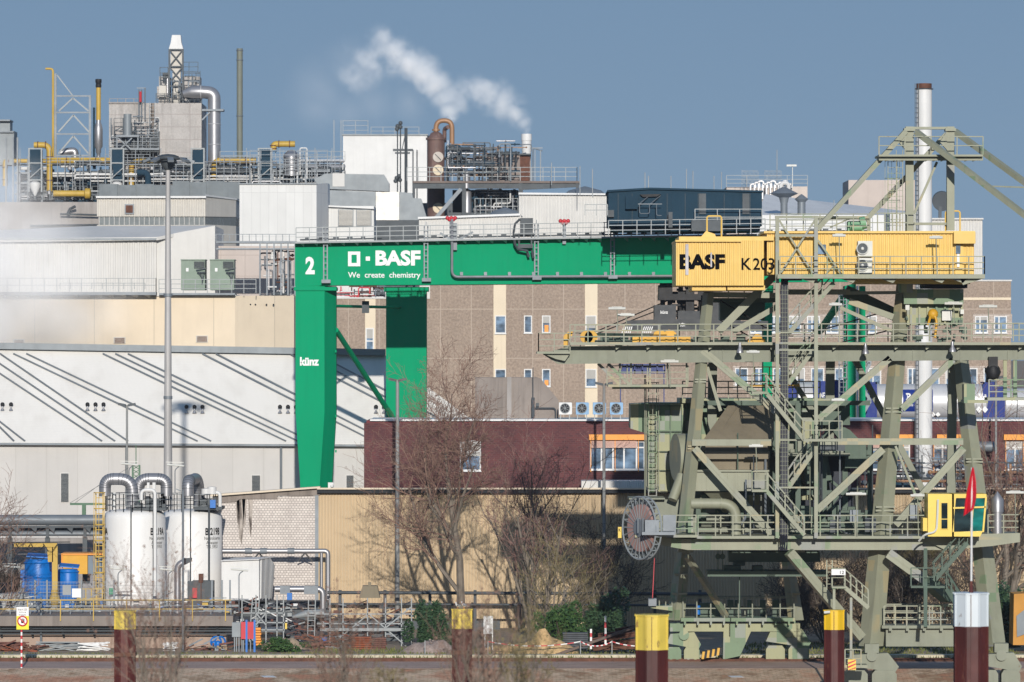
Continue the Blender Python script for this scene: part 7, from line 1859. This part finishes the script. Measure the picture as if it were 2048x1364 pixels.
# ---------------------------------------------------------------- bare trees, shrubs, evergreens
M['bark'] = mat('grey brown bark', (134,124,112), .9, 0, .2, .3, 2.0, (70,60,52))
M['twigs'] = mat('brown twigs', (142,114,100), .9, 0, .2, 0, 1.0)
M['twigs_olive'] = mat('olive twigs', (132,120,84), .9, 0, .25, 0, 1.0)
M['twigs_red'] = mat('reddish twigs', (140,110,102), .9, 0, .2, 0, 1.0)
M['twigs_dark'] = mat('dark brush', (92,80,70), .9, 0, .25, 0, 1.0)
def bare_tree(name, label, cat, base, Ht, seed, stems=1, spread=.5, lv=(5,5,5,4), r0=.2, droop=0.0, twig='twigs', fork=.3, lean=0.0, rmin=.012, tips=0.25, up=.25, ratio=.62, group=None, angle=(22,58)):
    q = random.Random(seed); tk, cr = MB(), MB(); o = thing(name, label, cat, base, group)
    def rot(d, ang):
        a = q.uniform(0,6.283); x = d.orthogonal().normalized(); y = d.cross(x)
        return (d*math.cos(ang) + (x*math.cos(a)+y*math.sin(a))*math.sin(ang)).normalized()
    def grow(p, d, L, r, k):
        n = 4 if k < 3 else 3; pts = [p.copy()]; rs = [r]
        for i in range(n):
            d = (d + V(q.gauss(0,.13),q.gauss(0,.13),q.gauss(0,.10)+up*(.25 if k < 3 else .1)-droop*(k>1))).normalized()
            p = p + d*(L/n); pts.append(p.copy()); rs.append(max(rmin*.7, r*(1-.55*(i+1)/n)))
        mb = tk if k < 2 else cr
        mb.tube(pts, rs, 7 if k == 0 else 5 if k == 1 else 3, False)
        if k >= len(lv):
            if q.random() < tips:
                for _ in range(2):
                    c = pts[-1] + V(q.gauss(0,.05),q.gauss(0,.05),q.gauss(0,.05)); s_ = q.uniform(.03,.07); a = q.uniform(0,6)
                    cr.add([c, c+V(math.cos(a)*s_,math.sin(a)*s_,s_*.4), c+V(0,0,s_*1.2)], [(0,1,2)])
            return
        for j in range(lv[k]):
            f = (fork if k == 0 else .18) + (1-(fork if k == 0 else .18))*(j+q.uniform(.2,1))/lv[k]
            f = min(.999,f); i = min(n-1,int(f*n)); t_ = f*n-i; pp = pts[i].lerp(pts[i+1],t_); rr = rs[i]*(1-t_)+rs[i+1]*t_
            dd = rot((pts[i+1]-pts[i]).normalized(), R(q.uniform(*angle)))
            if k == 0: dd = (dd + V(q.uniform(-1,1)*spread,q.uniform(-1,1)*spread*.6,.2)).normalized()
            grow(pp, dd, L*ratio*q.uniform(.7,1.15)*(1.1 if k==0 else 1), max(rmin, rr*.62), k+1)
    for s_ in range(stems):
        a = 6.283*s_/stems + q.uniform(-.4,.4); t_ = 0 if stems == 1 else q.uniform(.12,spread)
        grow(base + V(math.cos(a)*.15,math.sin(a)*.15,0)*(stems>1), V(math.cos(a)*t_+lean,math.sin(a)*t_*.7,1).normalized(), Ht*(.5 if stems==1 else q.uniform(.42,.62)), r0, 0)
    part('trunk', tk, M['bark'], o); part('crown', cr, M[twig], o)
    return o
def gp0(x, D): c = P(x,0,D); c.z = 0; return c
bare_tree('bare_tree','tall bare tree with spreading grey limbs in front of the brick office','tree',gp0(925,326),20.5,21,1,.40,(6,6,6,6,3),.30,0,'twigs',.25,.03,.011,.3,.35,.58)
bare_tree('bare_tree','dense bare multi-stemmed tree right of the tall bare tree','tree',gp0(1062,328),14.0,5,6,.26,(5,4,4,3),.13,0,'twigs_red',.2,0,.013,.3,.4,.55)
bare_tree('bare_shrub','olive bare shrub in front of the sandy warehouse right of the trees','shrub',gp0(1108,322),8.0,8,8,.42,(5,4,4),.07,0,'twigs_olive',.15,0,.012,.4,.3,.55)
bare_tree('bare_tree','thin bare tree by the crane shadow, left of the cable reel','tree',gp0(1196,331),9.5,14,4,.42,(6,6,5,3),.10,0,'twigs_dark',.2,0,.012,.1,.3,.55)
bare_tree('bare_tree','bare tree behind the right crane legs at the right edge','tree',gp0(2012,334),16,31,3,.3,(7,6,5,3),.22,0,'twigs',.2,0,.013,.2,.3,.6)
bare_tree('bare_tree','bare tree between the right crane legs in front of the sandy wall','tree',gp0(1838,333),9.5,33,4,.4,(6,6,5,3),.1,0,'twigs_olive',.2,0,.012,.2,.3,.55)
bare_tree('bare_tree','bare twiggy tree leaning in at the left edge beside the pipes','tree',gp0(-30,318),11,41,2,.4,(6,6,5,3),.16,0,'twigs',.2,.06,.012,.1,.2,.6)
for x, D, h, s_, lab in ((1650,322,6.5,51,'dark scrubby bush under the crane beside the number twelve board'),(1745,324,6.5,52,'dark scrubby bush behind the right crane leg'),(1585,323,5.5,53,'dark scrubby bush behind the rear crane support'),(1800,321,6.0,56,'dark scrubby bush behind the railing between the right crane legs'),(1890,323,6.0,57,'dark scrubby bush under the dark crane stair')):
    bare_tree('scrub_bush',lab,'bush',gp0(x,D),h,s_,12,.6,(6,6,4),.05,0,'twigs_dark',.1,0,.012,.5,.2,.6,'scrub bushes under the crane')
bare_tree('scrub_bush','brown brush behind the tube lamp at the left edge','bush',V(P(10,0,329).x,329,PZ),3.4,58,12,.6,(6,6,4),.04,0,'twigs_dark',.1,0,.012,.3,.2,.6)
# young bare shrubs on the near bank, out of focus
def bank_z(D): return np.interp(D,[60,118,123,140],[13.4,9.2,8.6,-8])
for x, D, h, s_, st, tw, lab in ((318,118,4.6,61,12,'twigs','blurred bare shrub on the near bank in front of the white tanks'),(690,118,3.4,62,9,'twigs','blurred bare shrub on the near bank left of centre'),(770,116,2.0,63,7,'twigs_olive','small blurred bare shrub on the near bank, low at centre left'),(955,118,3.7,64,12,'twigs','largest blurred bare shrub on the near bank beside the gull pile'),(1050,117,3.0,65,9,'twigs_olive','blurred bare shrub on the near bank left of the thick yellow-capped pile')):
    c = P(x,0,D); c.z = float(bank_z(D))
    bare_tree('bank_shrub',lab,'shrub',c,h*1.1,s_,st,.30,(5,4,3),.022,0,tw,.15,0,.0045,.25,.5,.5,'bare shrubs on the near bank',(14,40))
def leaf_bush(name, label, c, rx, ry, rz, n, mt, seed, size=.16):
    q = random.Random(seed); m = MB(); cl = [(q.gauss(0,.45),q.gauss(0,.45),q.uniform(.0,.95),q.uniform(.2,.42)) for _ in range(26)]
    for i in range(n):
        a, b, z, r_ = q.choice(cl); d_ = V(q.gauss(0,1),q.gauss(0,1),q.gauss(0,1)).normalized()*r_*q.uniform(.6,1)
        p = V(c.x+(a+d_.x)*rx, c.y+(b+d_.y)*ry, c.z+max(.02,(z+d_.z)*rz)); u = V(q.gauss(0,1),q.gauss(0,1),q.gauss(0,1)).normalized(); v = u.orthogonal().normalized(); s_ = size*q.uniform(.6,1.3)
        m.add([p-u*s_,p+v*s_*.5,p+u*s_,p-v*s_*.5],[(0,1,2,3)])
    o = thing(name, label, 'bush', c); part('leaves', m, M[mt], o)
    m = MB()
    for i in range(8): m.tube([c+V(q.uniform(-.1,.1),0,0), c+V(q.uniform(-.5,.5)*rx,q.uniform(-.4,.4)*ry,rz*q.uniform(.4,.8))],.03,5)
    part('stems', m, M['twigs_dark'], o)
def leaf_mat(name, a, b):
    t = NT(name); w = t.n("ShaderNodeTexWhiteNoise", noise_dimensions='3D'); sn = t.n("ShaderNodeVectorMath", operation='SNAP'); sn.inputs[1].default_value = (.12,.12,.12)
    t.l(t.pos, sn.inputs[0]); t.l(sn.outputs[0], w.inputs['Vector']); t.l(t.ramp(w.outputs['Value'],[(0,rgb(a)),(1,rgb(b))]), t.b.inputs['Base Color'])
    t.b.inputs['Roughness'].default_value = .5; return t.m
M['ivy'] = leaf_mat('ivy leaves', (38,62,44), (74,100,66)); M['hedge'] = leaf_mat('hedge leaves', (44,72,38), (80,108,56))
leaf_bush('evergreen_bush','dark evergreen bush right of the scaffolding behind the rubble',gp0(868,318),1.35,1.0,2.5,4200,'ivy',71,.13)
leaf_bush('evergreen_bush','green ivy bank behind the sand heap left of the crane',gp0(1125,319),1.5,1.2,2.3,4200,'hedge',72,.12)
leaf_bush('evergreen_bush','dark leafy bush in the crane shadow above the rusty beams',gp0(1205,322),1.5,1.2,3.0,4000,'ivy',73,.13)
leaf_bush('evergreen_bush','ivy-covered bush by the orange bin at the right edge',gp0(2018,318),.9,1.0,3.2,3000,'ivy',74,.13)
leaf_bush('evergreen_bush','low green weeds in front of the scaffolding',gp0(565,313),1.1,.6,.75,1400,'hedge',75,.1)
# ---------------------------------------------------------------- steam
def steam(name, label, blobs, D, dens, seed, nsc, warp, cut=.30, gain=1.9, voxel=.7, col=(.995,.995,.998)):
    "plume: soft falloff round a chain of puffs, broken up by warped noise"
    q = random.Random(seed); m = MB(); k_ = D/F
    t = NT(name); t.t.nodes.remove(t.b); out = t.t.nodes['Material Output']
    nz = t.n("ShaderNodeTexNoise"); nz.inputs['Scale'].default_value = nsc*.6; nz.inputs['Detail'].default_value = 3; t.l(t.pos, nz.inputs['Vector'])
    wv = t.n("ShaderNodeVectorMath", operation='MULTIPLY_ADD'); t.l(nz.outputs['Color'], wv.inputs[0]); wv.inputs[1].default_value = (warp,)*3
    sh = t.n("ShaderNodeVectorMath", operation='SUBTRACT'); t.l(t.pos, sh.inputs[0]); sh.inputs[1].default_value = (warp*.5,)*3; t.l(sh.outputs[0], wv.inputs[2])
    f = None
    for x, y, r_, dy, am in blobs:
        c = P(x,y,D) + V(0,dy,0); rr = r_*k_*1.5; m.ball(c, rr+warp*.3, 12)
        ds = t.n("ShaderNodeVectorMath", operation='DISTANCE'); t.l(wv.outputs[0], ds.inputs[0]); ds.inputs[1].default_value = c
        mr = t.n("ShaderNodeMapRange"); mr.inputs[1].default_value = 0; mr.inputs[2].default_value = rr; mr.inputs[3].default_value = am; mr.inputs[4].default_value = 0; t.l(ds.outputs['Value'], mr.inputs[0])
        if f is None: f = mr.outputs[0]
        else:
            mx_ = t.n("ShaderNodeMath", operation='MAXIMUM'); t.l(f, mx_.inputs[0]); t.l(mr.outputs[0], mx_.inputs[1]); f = mx_.outputs[0]
    n2 = t.noise(nsc, 7, (1,1,1), .68, (seed,seed*2,0))
    a1 = t.n("ShaderNodeMath", operation='MULTIPLY_ADD'); t.l(n2, a1.inputs[0]); a1.inputs[1].default_value = gain; a1.inputs[2].default_value = -gain*.5-cut
    a2 = t.n("ShaderNodeMath", operation='ADD'); t.l(a1.outputs[0], a2.inputs[0]); t.l(f, a2.inputs[1])
    a3 = t.n("ShaderNodeMath", operation='MULTIPLY', use_clamp=False); t.l(a2.outputs[0], a3.inputs[0]); t.l(f, a3.inputs[1])
    a4 = t.n("ShaderNodeMath", operation='MAXIMUM'); t.l(a3.outputs[0], a4.inputs[0]); a4.inputs[1].default_value = 0
    ml = t.n("ShaderNodeMath", operation='MULTIPLY'); ml.inputs[1].default_value = dens; t.l(a4.outputs[0], ml.inputs[0])
    pv = t.n("ShaderNodeVolumePrincipled"); pv.inputs['Color'].default_value = (*col,1); pv.inputs['Anisotropy'].default_value = -.35
    t.l(ml.outputs[0], pv.inputs['Density']); t.l(pv.outputs[0], out.inputs['Volume'])
    o = solid(name, m, t.m, label, 'steam')
    md = o.modifiers.new('merge','REMESH'); md.mode = 'VOXEL'; md.voxel_size = voxel
    bpy.context.view_layer.update()
    me = bpy.data.meshes.new_from_object(o.evaluated_get(bpy.context.evaluated_depsgraph_get())); o.modifiers.clear(); o.data = me
    if not me.materials: me.materials.append(t.m)
    o["kind"] = 'stuff'; return o
steam('steam_plume','bigger white steam plume drifting left from the bent pipe',[(900,236,14,0,1),(894,218,22,0,1),(884,194,28,0,1),(868,170,32,0,1),(846,148,36,1,.95),(818,130,38,2,.9),(788,112,40,2,.8),(756,100,38,3,.72),(738,128,38,2,.66),(716,150,36,3,.6),(770,76,28,2,.6),(720,104,34,3,.5)],610,1.0,3,.34,1.9,.20,2.4)
steam('steam_plume','smaller steam plume drifting left from the short white stack',[(1053,260,11,0,1),(1046,244,18,0,1),(1032,226,24,0,1),(1008,208,32,1,.9),(976,192,38,1,.8),(946,182,38,2,.72),(922,198,34,2,.66),(905,216,30,2,.6),(1036,206,20,0,.7)],588,.9,5,.34,1.8,.20,2.4)
steam('steam_wisp','faint steam wisp thinning out left of the plumes',[(700,130,60,4,.6),(650,170,66,5,.5),(630,215,60,5,.5),(690,220,60,4,.5),(750,200,56,3,.5),(820,205,50,3,.5)],614,.13,9,.11,3,.05,1.4,.8)
steam('steam_cloud','big soft cloud of steam rolling in from the left edge',[(-50,400,100,0,.8),(-60,480,120,0,1),(-10,540,120,0,1),(-30,630,130,0,1),(70,600,110,-1,.9),(140,560,90,-2,.6),(70,480,90,-1,.7),(10,400,80,0,.7),(130,640,90,-2,.7),(210,610,70,-2,.5)],430,.40,6,.12,3,.06,1.7,.8)
# ---------------------------------------------------------------- winter haze
t = NT('winter haze'); t.t.nodes.remove(t.b)
pv = t.n("ShaderNodeVolumePrincipled"); pv.inputs['Color'].default_value = (.80,.86,.96,1); pv.inputs['Density'].default_value = .00008; pv.inputs['Anisotropy'].default_value = .2
t.l(pv.outputs[0], t.t.nodes['Material Output'].inputs['Volume'])
g = MB(); g.box(-900, 900, -60, 900, -13, 70); setting('haze', g, t.m, 'stuff')
